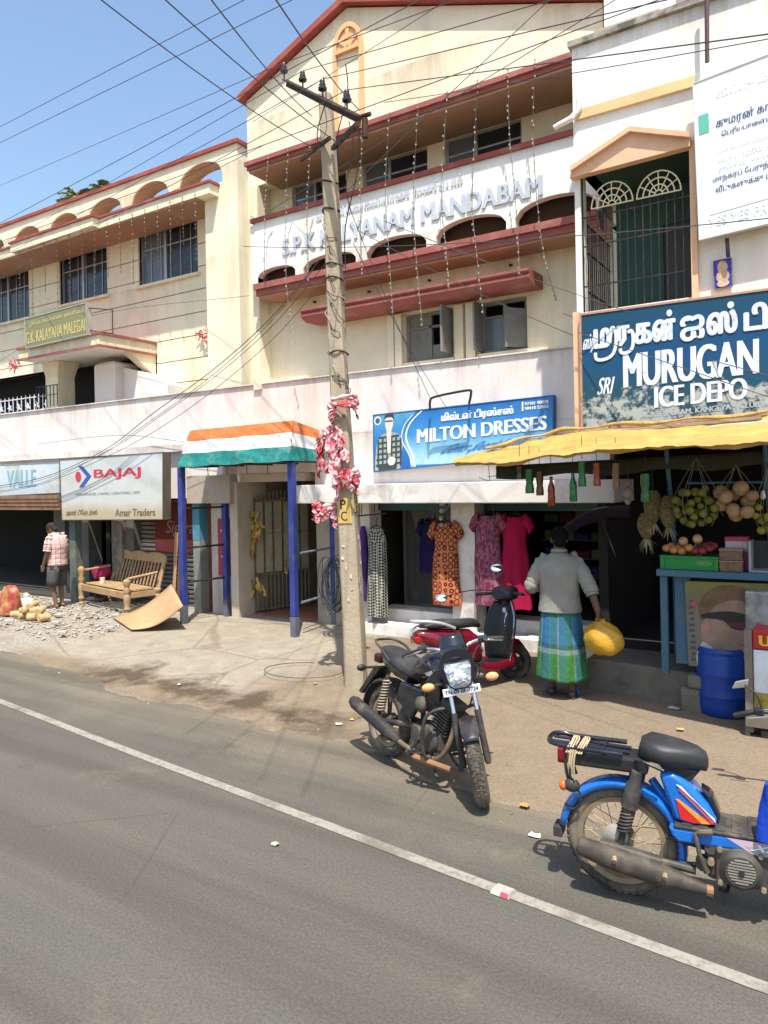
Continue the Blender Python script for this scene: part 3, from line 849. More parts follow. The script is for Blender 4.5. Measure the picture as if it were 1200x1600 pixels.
# beam and small wall left of the passage
MB().box(-9.34, -8.36, 8.52, 8.70, 1.92, 2.372).build('cement_beam', mat('cement_beam', (.40, .335, .27), .9, var=.15, vs=3, dirt=(.2, .15, .1), da=.6, ds=3), S, world=True)
M_sw = mat('stained_wall', (.50, .47, .44), .9, var=.1, dirt=(.25, .14, .07), da=.8, ds=1.2, streak=True)
MB().box(-9.05, -8.47, 8.78, 8.95, .03, 1.918).build('small_wall', M_sw, S, world=True)
MB().box(-9.36, -9.2, 8.66, 8.95, .03, 1.30).build('blue_grey_pilaster', mat('pilaster_grey', (.23, .24, .21), .9, var=.3, dirt=(.1, .12, .1), da=.7), S, world=True)
MB().box(-9.36, -9.2, 8.655, 8.95, 1.302, 1.918).build('blue_pilaster', mat('pilaster_blue', (.07, .22, .30), .8, var=.2), S, world=True)
MB().box(-9.2, -9.055, 8.85, 8.95, .03, 1.918).build('rusty_panel', mat('rust_panel', (.17, .055, .03), .8, var=.3, vs=4), S, world=True)
# left shops: dark rooms, posts and pilasters
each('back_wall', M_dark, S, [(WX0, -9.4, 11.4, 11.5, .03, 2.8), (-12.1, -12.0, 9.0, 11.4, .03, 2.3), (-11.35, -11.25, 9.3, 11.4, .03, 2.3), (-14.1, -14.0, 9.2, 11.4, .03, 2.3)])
MB().box(WX0, -11.8, 8.6, 11.4, .06, .125).build('left_shop_floor', M_dimfloor, S, world=True)  # dark sheet over the pavement, shop shade put into its colour
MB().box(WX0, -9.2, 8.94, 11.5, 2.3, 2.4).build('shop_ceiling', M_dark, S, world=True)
M_poster_wall = mat('postered_pilaster', (.17, .15, .12), .9, var=.4, vs=7, dirt=(.05, .05, .05), da=.7, ds=5)
MB().box(-11.75, -11.45, 8.86, 9.2, .03, 2.0).build('postered_pilaster', M_poster_wall, S, world=True)
each('dark_pilaster', mat('dark_pilaster', (.10, .10, .085), .9, var=.3), S, [(-11.40, -11.17, 8.9, 9.2, .03, 2.0), (-13.6, -13.25, 8.9, 9.2, .03, 2.0), (-12.75, -12.5, 8.9, 9.2, .03, 2.0)])
# ribbed roller shutter with painted panel
sh = thing('roller_shutter', 'closed grey ribbed shutter with dark red painted panel behind bench', 'shutter', (-10.3, 9.1, 0))
M_sh = mat('shutter_steel', (.19, .165, .15), .6, .3, var=.15, dirt=(.08, .06, .05), da=.6, ds=3)
for i in range(24):
    z = .06+.08*i
    mb = MB(); mb.prism([(9.08, z+.004), (9.05, z+.02), (9.05, z+.058), (9.08, z+.076)], lambda a, c: Vector((-11.15, a, c)), lambda a, c: Vector((-9.3, a, c)))
    mb.build('slat', M_sh, sh, world=True)
MB().box(-10.75, -9.35, 9.036, 9.046, 1.02, 1.92).build('painted_panel', mat('dull_red_panel', (.115, .018, .016), .8, var=.2), sh, world=True)
qq = Quad((-10.7, 9.035, 1.2), (-9.4, 9.035, 1.2), (-9.4, 9.035, 1.7), (-10.7, 9.035, 1.7))
qq.text('Sigarai', .2, .8, .2, .8, .002, slant=.1).build('lettering', flat('faded_letter', (.33, .15, .13)), sh, world=True)
pv = thing('red_wall_sign', 'narrow upright red sign with white script on the stained wall', 'sign', (-8.75, 8.77, .6))
MB().box(-8.88, -8.58, 8.755, 8.778, .72, 1.66).build('board', mat('red_board', (.33, .035, .045), .7, var=.2, dirt=(.2, .03, .03), da=.5), pv, world=True)
qq = Quad((-8.64, 8.754, .78), (-8.64, 8.754, 1.62), (-8.84, 8.754, 1.62), (-8.84, 8.754, .78))
qq.text('airtel', .1, .8, .15, .85, .002, slant=.1).build('lettering', M_white, pv, world=True)
# blue-green wooden post in front of the left shop
wp = A(119, 880, 8.5)
tag(MB().box(wp.x-.09, wp.x+.09, wp.y-.07, wp.y+.07, .03, 1.9).build('shop_post', mat('old_green_post', (.085, .12, .105), .85, var=.3, vs=3, dirt=(.22, .17, .10), da=.9, ds=2.5)), 'weathered green post standing left of the wooden bench', 'post')

# ---------------------------------------------------------------- right building
B = thing('ice_depot_building', 'white stained building with peach pediment balcony at right', 'building', (-1, 7.7, 0))
bal = (-2.36, -1.285, 3.93, 5.46)
mb = MB(); wall_open(mb, -2.42, 3, 2.68, 6.70, 7.60, 7.80, [bal]); mb.build('front_wall', M_white, B, world=True)
mb = MB().box(-2.42, -2.30, 7.80, 9.3, 5.46, 6.70); mb.build('side_wall', M_white, B, world=True)
MB().box(-2.45, 3, 7.55, 9.3, 6.702, 6.76).build('roof_coping', mat('weathered_coping', (.42, .38, .33), .9, var=.3, vs=5, dirt=(.08, .075, .06), da=.9, ds=5, dlo=.42, dhi=.6), B, world=True)
MB().box(-2.37, -1.22, 7.56, 7.598, 5.93, 6.03).build('yellow_band', mat('ochre_band', (.72, .49, .24), .8, var=.1), B, world=True)
pz = 5.40
M_peach = mat('peach_trim', (.72, .46, .29), .8, var=.08, dirt=(.45, .22, .12), da=.5, ds=2.5)
Lx, Rx_ = -2.44, -1.22
pts = [A(890, 278, 7.5), A(1078, 228, 7.5), A(1078, 212, 7.5), A(985, 203, 7.5), A(893, 265, 7.5)]
mb = MB(); mb.prism([(p.x, p.z) for p in pts], lambda a, c: Vector((a, 7.50, c)), lambda a, c: Vector((a, 7.598, c))); mb.build('pediment', M_peach, B, world=True)
a_, c_, d_ = A(893, 265, 7.5), A(985, 203, 7.5), A(1078, 212, 7.5)
mb = MB()
for p0, p1 in ((a_, c_), (c_, d_)):
    mb.prism([(p0.x, p0.z-.03), (p1.x, p1.z-.03), (p1.x, p1.z+.02), (p0.x, p0.z+.02)], lambda a, c: Vector((a, 7.45, c)), lambda a, c: Vector((a, 7.499, c)))
mb.build('pediment_moulding', M_peach, B, world=True)
MB().box(-1.283, -1.225, 7.54, 7.598, 3.9, 5.40).build('opening_trim', M_peach, B, world=True)
MB().box(-2.44, -2.375, 7.52, 7.598, 2.62, 3.93).build('corner_strip', M_peach, B, world=True)
# balcony recess: green wall, door, ceiling
M_green = mat('green_wall', (.055, .13, .105), .8, var=.12)
mb = MB(); wall_open(mb, -2.3, -1.2, 3.93, 5.5, 8.75, 8.85, [(-1.78, -1.25, 3.93, 5.05)]); mb.build('recess_wall', M_green, B, world=True)
MB().box(-1.78, -1.25, 8.78, 8.83, 3.93, 5.05).build('recess_door', mat('grey_door', (.11, .105, .10), .7, var=.15), B, world=True)
MB().box(-1.29, -1.2, 7.80, 8.85, 3.93, 5.5).build('recess_side', M_green, B, world=True)
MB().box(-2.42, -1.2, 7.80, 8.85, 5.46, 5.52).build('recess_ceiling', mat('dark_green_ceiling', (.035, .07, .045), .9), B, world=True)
MB().box(-2.42, -1.2, 7.62, 8.85, 3.86, 3.93).build('recess_floor', M_dimfloor, B, world=True)
# lower shop room
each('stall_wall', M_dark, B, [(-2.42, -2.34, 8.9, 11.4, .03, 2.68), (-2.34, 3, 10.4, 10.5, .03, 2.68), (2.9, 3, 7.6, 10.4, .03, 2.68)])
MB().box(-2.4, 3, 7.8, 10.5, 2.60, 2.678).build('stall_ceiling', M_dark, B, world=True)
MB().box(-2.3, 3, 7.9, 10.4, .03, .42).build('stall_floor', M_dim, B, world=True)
# things seen over the roof
mb = MB().box(-2.35, -1.62, 8.6, 9.0, 6.76, 8.4); mb.build('roof_room', M_white, B, world=True)
MB().box(-1.62+.002, -.4, 8.9, 9.0, 6.76, 8.4).build('roof_room_recess', mat('recess_shade_grey', (.26, .25, .24), .9), B, world=True)  # grey is the shade of the recess, put into the wall colour
# iron grille: front and left side, two fan tops
gr = thing('balcony_grille', 'black bar grille with two cream fan tops in the balcony opening', 'grille', (-1.85, 7.65, 3.93))
mb = MB().box(-2.40, -2.355, 7.63, 7.675, 3.93, 5.42); mb.build('corner_post', M_iron, gr, world=True)
for i in range(13):
    x = -2.28+.076*i
    MB().box(x-.005, x+.005, 7.65, 7.66, 3.93, 4.98).build('bar', M_iron, gr, world=True)
for i in range(14):
    y = 7.74+.075*i
    MB().box(-2.385, -2.373, y-.006, y+.006, 3.93, 4.92).build('bar', M_iron, gr, world=True)
for z in (4.2, 4.62, 4.92):
    MB().box(-2.355, -1.29, 7.652, 7.664, z, z+.014).build('cross_bar', M_iron, gr, world=True)
    MB().box(-2.39, -2.375, 7.676, 8.78, z, z+.014).build('cross_bar', M_iron, gr, world=True)
M_fan = mat('cream_iron', (.66, .60, .40), .6)
for cx in (-2.05, -1.59):
    f = MB(); cz = 5.0
    for r in (.21, .15, .09, .04):
        f.tube([(cx+r*math.cos(a), 7.645, cz+r*1.12*math.sin(a)) for a in [pi*i/14 for i in range(15)]], .0075, 6)
    for a in (30, 60, 90, 120, 150):
        f.tube([(cx+.04*math.cos(R(a)), 7.645, cz+.045*math.sin(R(a))), (cx+.21*math.cos(R(a)), 7.645, cz+.235*math.sin(R(a)))], .006, 6)
    f.tube([(cx-.215, 7.645, cz), (cx+.215, 7.645, cz)], .0075, 6)
    f.build('fan_top', M_fan, gr, world=True)
# white drain pipe stub
dp = MB()
p0 = A(905, 172, 7.56)
dp.tube([p0+Vector((0, 0, .1)), p0, p0+Vector((-.06, -.02, -.06)), A(893, 185, 7.5), A(872, 196, 7.45), A(866, 200, 7.45)], [.03, .035, .035, .032, .028, .028], 10)
tag(dp.build('drain_pipe', mat('white_pvc', (.66, .63, .58), .5, var=.1, dirt=(.3, .25, .2), da=.5), smooth=True), 'bent white plastic pipe stub sticking out from wall corner', 'pipe')
# iron pole holding the board and rod below
ip = MB().tube([A(1104, -40, 7.44), A(1105, 97, 7.44)], .02, 8)
tag(ip.build('iron_pole', mat('purple_brown_iron', (.10, .055, .06), .6, .3)), 'thin brown iron pole above the white notice board', 'pole')
tag(MB().box(-2.3, -1.62, 8.0, 8.30, 6.98, 7.05).box(-1.85, -1.70, 8.30, 8.6, 6.98, 7.05).build('concrete_shelf', mat('old_concrete', (.42, .36, .28), .9, var=.2)), 'small concrete sunshade slab jutting over the white roof edge', 'slab')
# ================================================================== SIGNS
def rounded(pts, k_=3):
    P = [Vector((a, b, 0)) for a, b in pts]; n = len(P); out = []
    for i in range(n):
        p0, p1, p2, p3 = P[i-1], P[i], P[(i+1) % n], P[(i+2) % n]
        for q in range(k_):
            t = q/k_
            v = 0.5*((2*p1)+(p2-p0)*t+(2*p0-5*p1+4*p2-p3)*t*t+(3*p1-p0-3*p2+p3)*t**3)
            out.append((v.x, v.y))
    return out
def board(label, name, q, face, frame, th=.12, cat='sign', group=None, border=.02, framed=True, du=None):
    c = (q.p[0]+q.p[1])/2 - q.n*th
    t = thing(name, label, cat, tuple(c))
    q.slab(-th, -.004).build('casing', frame, t, world=True)
    q.slab(-.004, 0, .004, .996, .006, .994).build('face', face, t, world=True)
    if framed:
        W_ = (q.p[1]-q.p[0]).length; H_ = (q.p[3]-q.p[0]).length
        b, c_ = border/W_, border/H_
        f = q.slab(-.01, .008, 0, 1, 0, c_); f.join(q.slab(-.01, .008, 0, 1, 1-c_, 1)); f.join(q.slab(-.0101, .0081, 0, b, c_, 1-c_)); f.join(q.slab(-.0101, .0081, 1-b, 1, c_, 1-c_))
        f.build('frame', frame, t, world=True)
    return t
def gradface(name, stops, axis='v', noise_amt=.12, dirt=None, da=.5, q=None, rough=.5, ds=2.0, mask=None, dlo=.5, dhi=.62):
    # colour printed across the face, running along the vertical (z) or horizontal (x) of the world
    m, nt, b = nodes(name); k = N(nt); p = k.pos()
    sp = k.n('ShaderNodeSeparateXYZ'); k.l(p, sp.inputs[0])
    z0, z1 = q.p[0].z, q.p[3].z; x0, x1 = q.p[0].x, q.p[1].x
    a = sp.outputs[2] if axis == 'v' else sp.outputs[0]
    lo, hi = (z0, z1) if axis == 'v' else (x0, x1)
    t = k.math('DIVIDE', k.math('SUBTRACT', a, lo), hi-lo)
    t = k.math('ADD', t, k.math('MULTIPLY', k.math('SUBTRACT', k.noise(p, 2.5, 3), .5), noise_amt))
    col = k.ramp(t, stops)
    if dirt is not None:
        nd = k.noise(p, ds, 9, .7)
        if mask:
            tz = k.math('DIVIDE', k.math('SUBTRACT', sp.outputs[2], z0), z1-z0)
            nd = k.math('ADD', nd, k.ramp(tz, mask))
        col = k.mix(k.ramp(nd, [(dlo, 0), (dhi, da)]), col, dirt)
    k.l(col, b.inputs['Base Color']); b.inputs['Roughness'].default_value = rough
    b.inputs['Specular IOR Level'].default_value = .3
    return m
P_white = flat('print_white', (.80, .82, .84), .5)
P_black = flat('print_black', (.02, .02, .025), .5)
P_navy = flat('print_navy', (.03, .05, .16), .5)
P_red = flat('print_red', (.58, .035, .06), .5)
P_blue = flat('print_blue', (.03, .09, .36), .5)
P_grey = flat('print_grey', (.22, .24, .25), .5)
P_brown = flat('print_brown', (.17, .115, .055), .5)
P_skin = flat('print_skin', (.62, .58, .52), .6)
P_dk = flat('print_dark_green', (.035, .045, .045), .6)

# --- BAJAJ box sign
q = Quad(A(97, 813, 8.30), A(255, 812, 8.22), A(255, 706, 8.22), A(93, 718, 8.30))
fc = gradface('sign_face_grey', [(0, (.42, .34, .215)), (.16, (.44, .375, .26)), (.30, (.52, .53, .49)), (1, (.55, .58, .58))], q=q, dirt=(.36, .34, .28), da=.25, ds=3)
t = board('white box sign with red lettering above the wooden bench', 'box_sign', q, fc, mat('sign_tin', (.12, .10, .075), .7, .2, var=.2), th=.16, border=.012)
q.text('BAJAJ', .36, .80, .63, .80, .004, bold=.011, tilt=0).build('lettering', P_red, t, world=True)
mb = q.poly([(.20, .87), (.245, .87), (.33, .70), (.245, .53), (.20, .53), (.285, .70)], .004); mb.build('arrow_mark', P_blue, t, world=True)
q.poly([(.195+.03*math.cos(i*pi/12), .70+.085*math.sin(i*pi/12)) for i in range(24)], .0042).build('round_mark', P_red, t, world=True)
q.text('APPLIANCES | FANS | LIGHTING | EPC', .16, .80, .385, .435, .004, bold=.002, steps=2).build('lettering', P_grey, t, world=True)
q.text('Amar Traders', .56, .93, .06, .17, .004, bold=.004, steps=3).build('lettering', P_brown, t, world=True)
q.text('அமர் டிரேடர்ஸ்', .05, .38, .07, .17, .004, bold=.004, steps=3).build('lettering', P_brown, t, world=True)

# --- pale VALLE sign and slatted sunshade at the far left
q = Quad(A(-60, 778, 8.6), A(93, 770, 8.6), A(93, 722, 8.6), A(-60, 729, 8.6))
fc = gradface('sign_face_pale', [(0, (.46, .53, .56)), (1, (.58, .64, .67))], q=q, dirt=(.42, .36, .28), da=.6)
t = board('pale blue worn shop sign above the far left shop', 'shop_sign', q, fc, mat('sign_tin_pale', (.3, .33, .34), .6, var=.2), th=.08, border=.012)
q.text('VALLE', .50, .78, .25, .80, .004, bold=.010).build('lettering', flat('print_teal', (.22, .40, .47), .6), t, world=True)
sl_ = thing('slatted_sunshade', 'rusty brown horizontal slats under the pale shop sign', 'sunshade', (-14, 8.55, 1.85))
M_rust = mat('rust_brown', (.20, .105, .055), .85, var=.3, vs=5, dirt=(.33, .22, .13), da=.6, ds=4)
pa, pb = A(-60, 780, 8.5), A(93, 771, 8.5)
for i in range(4):
    MB().box(pa.x, pb.x+.0, 8.46+.012*i, 8.50+.012*i, 2.055-.075*i-.032, 2.055-.075*i+.034).build('slat', M_rust, sl_, world=True)

# --- olive name board on the porch
q = Quad(A(40, 545, 8.0), A(137, 523, 8.0), A(135, 472, 8.0), A(38, 498, 8.0))
q = Quad(*[EYEV+(p-EYEV)*1.08 for p in q.p])
fc = gradface('sign_face_olive', [(0, (.20, .20, .13)), (.4, (.24, .22, .10)), (1, (.20, .20, .12))], q=q, dirt=(.15, .17, .15), da=.6, ds=4)
t = board('olive green name board standing on the porch canopy', 'name_board', q, fc, mat('board_frame', (.35, .33, .28), .7), th=.12, border=.02)
P_ol = flat('print_yellow', (.52, .46, .17), .6)
q.text('G.K. KALAYANA MALEGAI', .02, .97, .14, .52, .004, bold=.005, steps=3).build('lettering', P_ol, t, world=True)
q.text('ஜி.கே. கல்யாண மாளிகை', .08, .96, .66, .86, .004, bold=.004, steps=3).build('lettering', P_ol, t, world=True)
br = MB()
e = q.p[2]
br.tube([e+Vector((0, .05, -.1)), e+Vector((.42, .25, -.16)), e+Vector((.42, .25, -.6)), e+Vector((0, .05, -.52))], .012, 6)
br.build('bracket', M_iron, t, world=True)

# --- MILTON DRESSES
q = Quad(A(584, 738, 8.60), A(865, 708, 8.60), A(865, 617, 8.60), A(583, 648, 8.60))
fc = gradface('sign_face_blue', [(0, (.025, .17, .46)), (.10, (.03, .22, .52)), (.12, (.42, .63, .70)), (.35, (.26, .53, .70)), (.62, (.05, .27, .58)), (1, (.022, .15, .45))], q=q, dirt=(.10, .30, .55), da=.3, noise_amt=.05, rough=.35)
t = board('blue dress shop sign with a man in checked shirt', 'shop_sign', q, fc, flat('sign_edge_blue', (.02, .10, .30)), th=.09, border=.010)
# left darker blue field with white swoosh
field = [(.005, .01), (.23, .01), (.225, .18), (.195, .40), (.185, .60), (.215, .80), (.27, .985), (.005, .985)]
q.poly(field, .0015, .001).build('blue_field', gradface('field_blue', [(0, (.02, .10, .36)), (.6, (.03, .20, .50)), (1, (.09, .33, .55))], q=q), t, world=True)
sw = [(.255, .02), (.245, .22), (.215, .42), (.205, .60), (.235, .80), (.30, .975)]
q.stroke(smooth_path([(a, b, 0) for a, b in sw], 5), .010, .0045, asp=.33/1).build('swoosh', P_white, t, world=True)
sw2 = [(.24, .02), (.225, .22), (.190, .42), (.178, .58), (.20, .78), (.25, .93)]
q.stroke(smooth_path([(a, b, 0) for a, b in sw2], 5), .005, .0048, asp=.33).build('swoosh', P_white, t, world=True)
q.text('MILTON DRESSES', .275, .965, .42, .66, .006, bold=.009, tilt=.0).build('lettering', P_white, t, world=True)
q.text('மில்டன் டிரஸ்சஸ்', .415, .80, .72, .90, .006, bold=.006).build('lettering', P_white, t, world=True)
mb = q.text('97101 90078', .86, .975, .87, .925, .005, bold=.002, steps=2); q.text('98410 53053', .86, .975, .79, .845, .005, bold=.002, steps=2, mb=mb)
mb.build('lettering', P_white, t, world=True)
q.poly([(.845, .78), (.853, .78), (.853, .94), (.845, .94)], .005).build('phone_mark', P_white, t, world=True)
q.text('Gents Special Cotton', .425, .92, .15, .34, .005, slant=.25, bold=.003, steps=2).build('lettering', flat('script_blue', (.05, .19, .42)), t, world=True)
# printed man in a checked shirt
def uvp(pts): return pts
hx = .10
q.poly(rounded([(hx-.075, .02), (hx+.065, .02), (hx+.075, .30), (hx+.088, .42), (hx+.075, .58), (hx+.03, .655), (hx-.025, .655), (hx-.065, .57), (hx-.082, .38), (hx-.09, .08)]), .003).build('printed_shirt', flat('shirt_print', (.30, .36, .33), .6), t, world=True)
mb = MB()
for i in range(6): 
    x = hx-.075+.028*i
    mb.join(q.poly([(x, .06), (x+.011, .06), (x+.013, .60-abs(i-2.5)*.02), (x+.002, .60-abs(i-2.5)*.02)], .0045, .0006))
for i in range(6):
    z = .09+.095*i
    mb.join(q.poly([(hx-.085+.004*i, z), (hx+.078-.003*i, z+.01), (hx+.078-.003*i, z+.045), (hx-.085+.004*i, z+.035)], .0052, .0006))
mb.build('printed_check', flat('check_print', (.035, .05, .05), .6), t, world=True)
q.poly([(hx-.014, .62), (hx+.014, .62), (hx+.010, .30), (hx-.010, .30)], .0062, .0006).build('printed_vest', P_skin, t, world=True)
q.poly(rounded([(hx-.012, .60), (hx+.014, .60), (hx+.016, .68), (hx+.026, .78), (hx+.028, .90), (hx+.012, .955), (hx-.012, .955), (hx-.024, .90), (hx-.022, .78), (hx-.014, .68)]), .0066, .0006).build('printed_face', P_skin, t, world=True)
q.poly(rounded([(hx-.027, .88), (hx-.024, .96), (hx-.008, .99), (hx+.016, .99), (hx+.031, .95), (hx+.030, .86), (hx+.022, .915), (hx+.0, .925), (hx-.02, .91)]), .0074, .0006).build('printed_hair', P_dk, t, world=True)
q.poly([(hx-.023, .845), (hx+.025, .845), (hx+.025, .87), (hx-.023, .87)], .0078, .0005).build('printed_glasses', P_dk, t, world=True)
q.poly([(hx-.07, .015), (hx+.045, .015), (hx+.05, .12), (hx-.06, .13)], .0070, .0005).build('printed_trousers', P_dk, t, world=True)
q.poly(rounded([(hx+.0, .10), (hx+.03, .10), (hx+.04, .20), (hx+.01, .24), (hx-.01, .18)]), .0082, .0005).build('printed_hand', P_skin, t, world=True)
q.poly([(.03+.022*math.cos(i*pi/10), .885+.075*math.sin(i*pi/10)) for i in range(20)], .004).build('round_emblem', P_white, t, world=True)
q.poly([(.03+.015*math.cos(i*pi/10), .885+.050*math.sin(i*pi/10)) for i in range(20)], .006).build('round_emblem', P_blue, t, world=True)
br = MB().tube(smooth_path([A(672, 640, 8.55), A(672, 627, 8.35), A(680, 620, 8.35), A(730, 610, 8.35), A(736, 614, 8.4), A(733, 630, 8.6)], 3), .016, 7)
tag(br.build('lamp_bracket', M_iron, smooth=True), 'bent rusty iron pipe bracket above the blue dress sign', 'bracket')

# --- MURUGAN ICE DEPO painted board
TL, TR = A(905, 490, 7.48), A(1290, 438, 7.48); BL, BR = A(908, 676, 7.48), A(1290, 640, 7.48)
q = Quad(BL, BR, TR, TL)
fc = gradface('painted_board', [(0, (.022, .055, .075)), (.3, (.010, .062, .10)), (.6, (.005, .062, .165)), (1, (.006, .055, .10))], q=q, dirt=(.42, .44, .40), da=.85, ds=9,
              mask=[(0, .30), (.24, .24), (.40, .08), (.55, 0), (1, 0)], noise_amt=.5, rough=.6, dlo=.70, dhi=.80)
t = board('large blue painted ice depot board with white Tamil lettering', 'painted_board', q, fc, mat('pink_frame', (.45, .25, .17), .8, var=.15), th=.10, border=.022)
P_pw = mat('painted_white', (.62, .67, .76), .7, var=.08, dirt=(.16, .25, .33), da=.5, ds=14, dlo=.58, dhi=.66)
# visible width 905-1200 of 905-1290
f = 295/385.
q.text('MURUGAN', .275*f*.98, .985*f, .335, .615, .004, bold=.012).build('lettering', P_pw, t, world=True)
q.text('SRI', .115*f, .20*f, .30, .44, .004, bold=.004, slant=.25, steps=3).build('lettering', P_pw, t, world=True)
q.text('ICE DEPO', .445*f, .93*f, .145, .315, .004, bold=.009).build('lettering', P_pw, t, world=True)
q.text('AGATHIPURAM, KANGEYAM CLUB ROAD', .36*f, 1.12*f, .065, .115, .004, bold=.003, steps=2).build('lettering', mat('faded_white', (.36, .40, .42), .8), t, world=True)
# the big Tamil words; the long curved tails are drawn as the sign painter did
asp_ = (q.p[1]-q.p[0]).length/(q.p[3]-q.p[0]).length
mb = MB(); bw_, bv_ = .013, .013*asp_*.8
for s_, u0, u1, v0, v1 in (('ம', .095, .185, .695, .845), ('ர', .235, .295, .690, .845), ('க', .335, .425, .690, .845), ('ன்', .440, .555, .690, .925), ('ஐ', .595, .710, .665, .855), ('ஸ்', .735, .880, .690, .925), ('டி', .925, 1.03, .690, .890)):
    q.text(s_, u0*f, u1*f, v0, v1, .004, bold=bw_, boldv=bv_, mb=mb)
for pts_ in ([(.185, .72), (.200, .845), (.222, .80), (.222, .70), (.200, .62), (.150, .590), (.105, .60), (.098, .655)], [(.292, .79), (.315, .80), (.325, .74), (.318, .66), (.290, .625), (.255, .63), (.248, .665)]):
    pp = smooth_path([(a*f, b, 0) for a, b in pts_], 6)
    q.stroke([(v.x, v.y) for v in pp], .0155, .0105, mb, asp=asp_)
mb.build('tamil_lettering', P_pw, t, world=True)
mb = q.text('ஸ்ரீ', .025*f, .095*f, .66, .82, .004, bold=.003, slant=.3, steps=3); mb.build('tamil_lettering', P_pw, t, world=True)

# --- white notice board on the upper wall
q = Quad(A(1092, 376, 7.44), A(1300, 326, 7.44), A(1300, 46, 7.44), A(1082, 130, 7.44))
fc = gradface('notice_white', [(0, (.78, .82, .84)), (1, (.80, .84, .86))], q=q, dirt=(.62, .63, .58), da=.35, ds=4, noise_amt=.02)
t = board('white weathered notice board with navy Tamil print on upper wall', 'notice_board', q, fc, flat('notice_edge', (.55, .56, .56)), th=.05, border=.01)
P_ghost = flat('ghost_print', (.66, .70, .71), .6); P_green = flat('green_print', (.10, .42, .33), .6)
q.poly([(.035, .66), (.115, .66), (.115, .78), (.035, .78)], .003).build('green_print', P_green, t, world=True)
q.text('குமரன் கார்டன்', .17, .76, .655, .725, .004, bold=.003, steps=3).build('lettering', P_navy, t, world=True)
q.text('பெரியபாளையம்', .21, .62, .595, .64, .004, bold=.002, steps=3).build('lettering', P_navy, t, world=True)
q.text('மாநகரப் பேருந்து வசதி', .13, .78, .325, .375, .004, bold=.002, steps=3).build('lettering', P_navy, t, world=True)
q.text('வீடுகளுக்கு மத்தியில்', .15, .80, .255, .31, .004, bold=.002, steps=3).build('lettering', P_navy, t, world=True)
q.text('YES YES PROMOTERS', .08, .98, .065, .125, .004, bold=.003, steps=2).build('lettering', P_ghost, t, world=True)
for (v0, v1, s_) in ((.50, .54, 'மனைகள் விற்பனைக்கு'), (.44, .48, 'குடிநீர் வசதி'), (.39, .43, 'தார் சாலை'), (.85, .90, 'வீட்டு மனை')):
    q.text(s_, .18, .8, v0, v1, .004, bold=.002, steps=2).build('lettering', P_ghost, t, world=True)
q.poly([(.10, .14), (.98, .16), (.98, .235), (.10, .215)], .002).build('pale_band', P_ghost, t, world=True)
MB().tube([A(1136, 372, 7.47), A(1138, 402, 7.5)], .018, 7).build('support_rod', M_iron, t, world=True)
# --- small framed devotional picture: a plain generic seated figure
q = Quad(A(1116, 453, 7.56), A(1145, 447, 7.56), A(1143, 402, 7.56), A(1114, 408, 7.56))
t = board('small blue picture tile with tan figure below white board', 'picture_tile', q, flat('tile_blue', (.03, .035, .42)), flat('tile_edge', (.3, .2, .1)), th=.02, border=.004)
P_tan = mat('tan_relief', (.52, .34, .21), .7, var=.25, vs=30)
el = lambda cx, cy, a, c: [(cx+a*math.cos(i*pi/10), cy+c*math.sin(i*pi/10)) for i in range(20)]
q.poly(el(.5, .72, .28, .22), .003, .006).build('halo', P_tan, t, world=True)
q.poly(el(.5, .40, .36, .22), .0045, .006).build('figure', P_tan, t, world=True)
q.poly(el(.5, .16, .33, .12), .006, .006).build('base', mat('tan_base', (.58, .42, .30), .7, var=.3, vs=30), t, world=True)
# ================================================================== STREET FURNITURE, WIRES
M_conc = mat('pole_concrete', (.37, .305, .215), .92, var=.12, vs=2.5, dirt=(.17, .13, .09), da=.6, ds=3, streak=True, bump=.5, bs=35, bd=.01)
base = G(557, 1070, .06)
PB = Vector((base.x, base.y, 0.0))
top = A(508, 150, PB.y+.05)
pole = thing('utility_pole', 'concrete electric pole wrapped with red ribbons beside the canopy', 'utility pole', tuple(PB))
rings = []
for i in range(25):
    f = i/24
    c = PB.lerp(top, f) + Vector((.012*math.sin(f*9), .0, 0))
    hw = .105-.040*f; hd = .105-.035*f
    c.z = -.02 + (top.z+.02)*f
    ring = [c + Vector((sx, sy, 0)) for sx, sy in ((-hw, -hd*.8), (-hw*.8, -hd), (hw*.8, -hd), (hw, -hd*.8), (hw, hd*.8), (hw*.8, hd), (-hw*.8, hd), (-hw, hd*.8))]
    rings.append([rz(R(18)) @ (p-c) + c + Vector((mnoise.noise(p*6)*.006, mnoise.noise(p*6+Vector((5, 5, 5)))*.006, 0)) for p in ring])
MB().loft(rings).build('shaft', M_conc, pole, world=True, smooth=True, angle=30)
def on_pole(px, py, d=0.0):
    p = A(px, py, PB.y); f = p.z/top.z
    return p
# painted yellow band with PC and 80/
def pole_pt(f, a, b):              # point on the pole front faces, a = -1..1 across, which face b
    c = PB.lerp(top, f); return c
zc0, zc1 = A(545, 818, PB.y-.1).z, A(545, 778, PB.y-.1).z
fz = lambda z: (z+.02)/(top.z+.02)
def pole_quad(z0, z1, face):
    # face 0: front-left face, 1: front-right face, corners follow the taper
    out = []
    for z, side in ((z0, 0), (z0, 1), (z1, 1), (z1, 0)):
        f = fz(z); c = PB.lerp(top, f) + Vector((.012*math.sin(f*9), 0, 0)); c.z = z
        hw = .105-.040*f; hd = .105-.035*f
        if face == 0: pt = Vector((-hw*.8 if side == 0 else hw*.8, -hd-.008, 0))
        else: pt = Vector((hw+.008, -hd*.8 if side == 0 else hd*.8, 0))
        out.append(c + rz(R(18)) @ pt)
    return Quad(*out)
M_yel = mat('yellow_paint', (.52, .36, .09), .8, var=.15, vs=8, dirt=(.35, .28, .17), da=.6, ds=10)
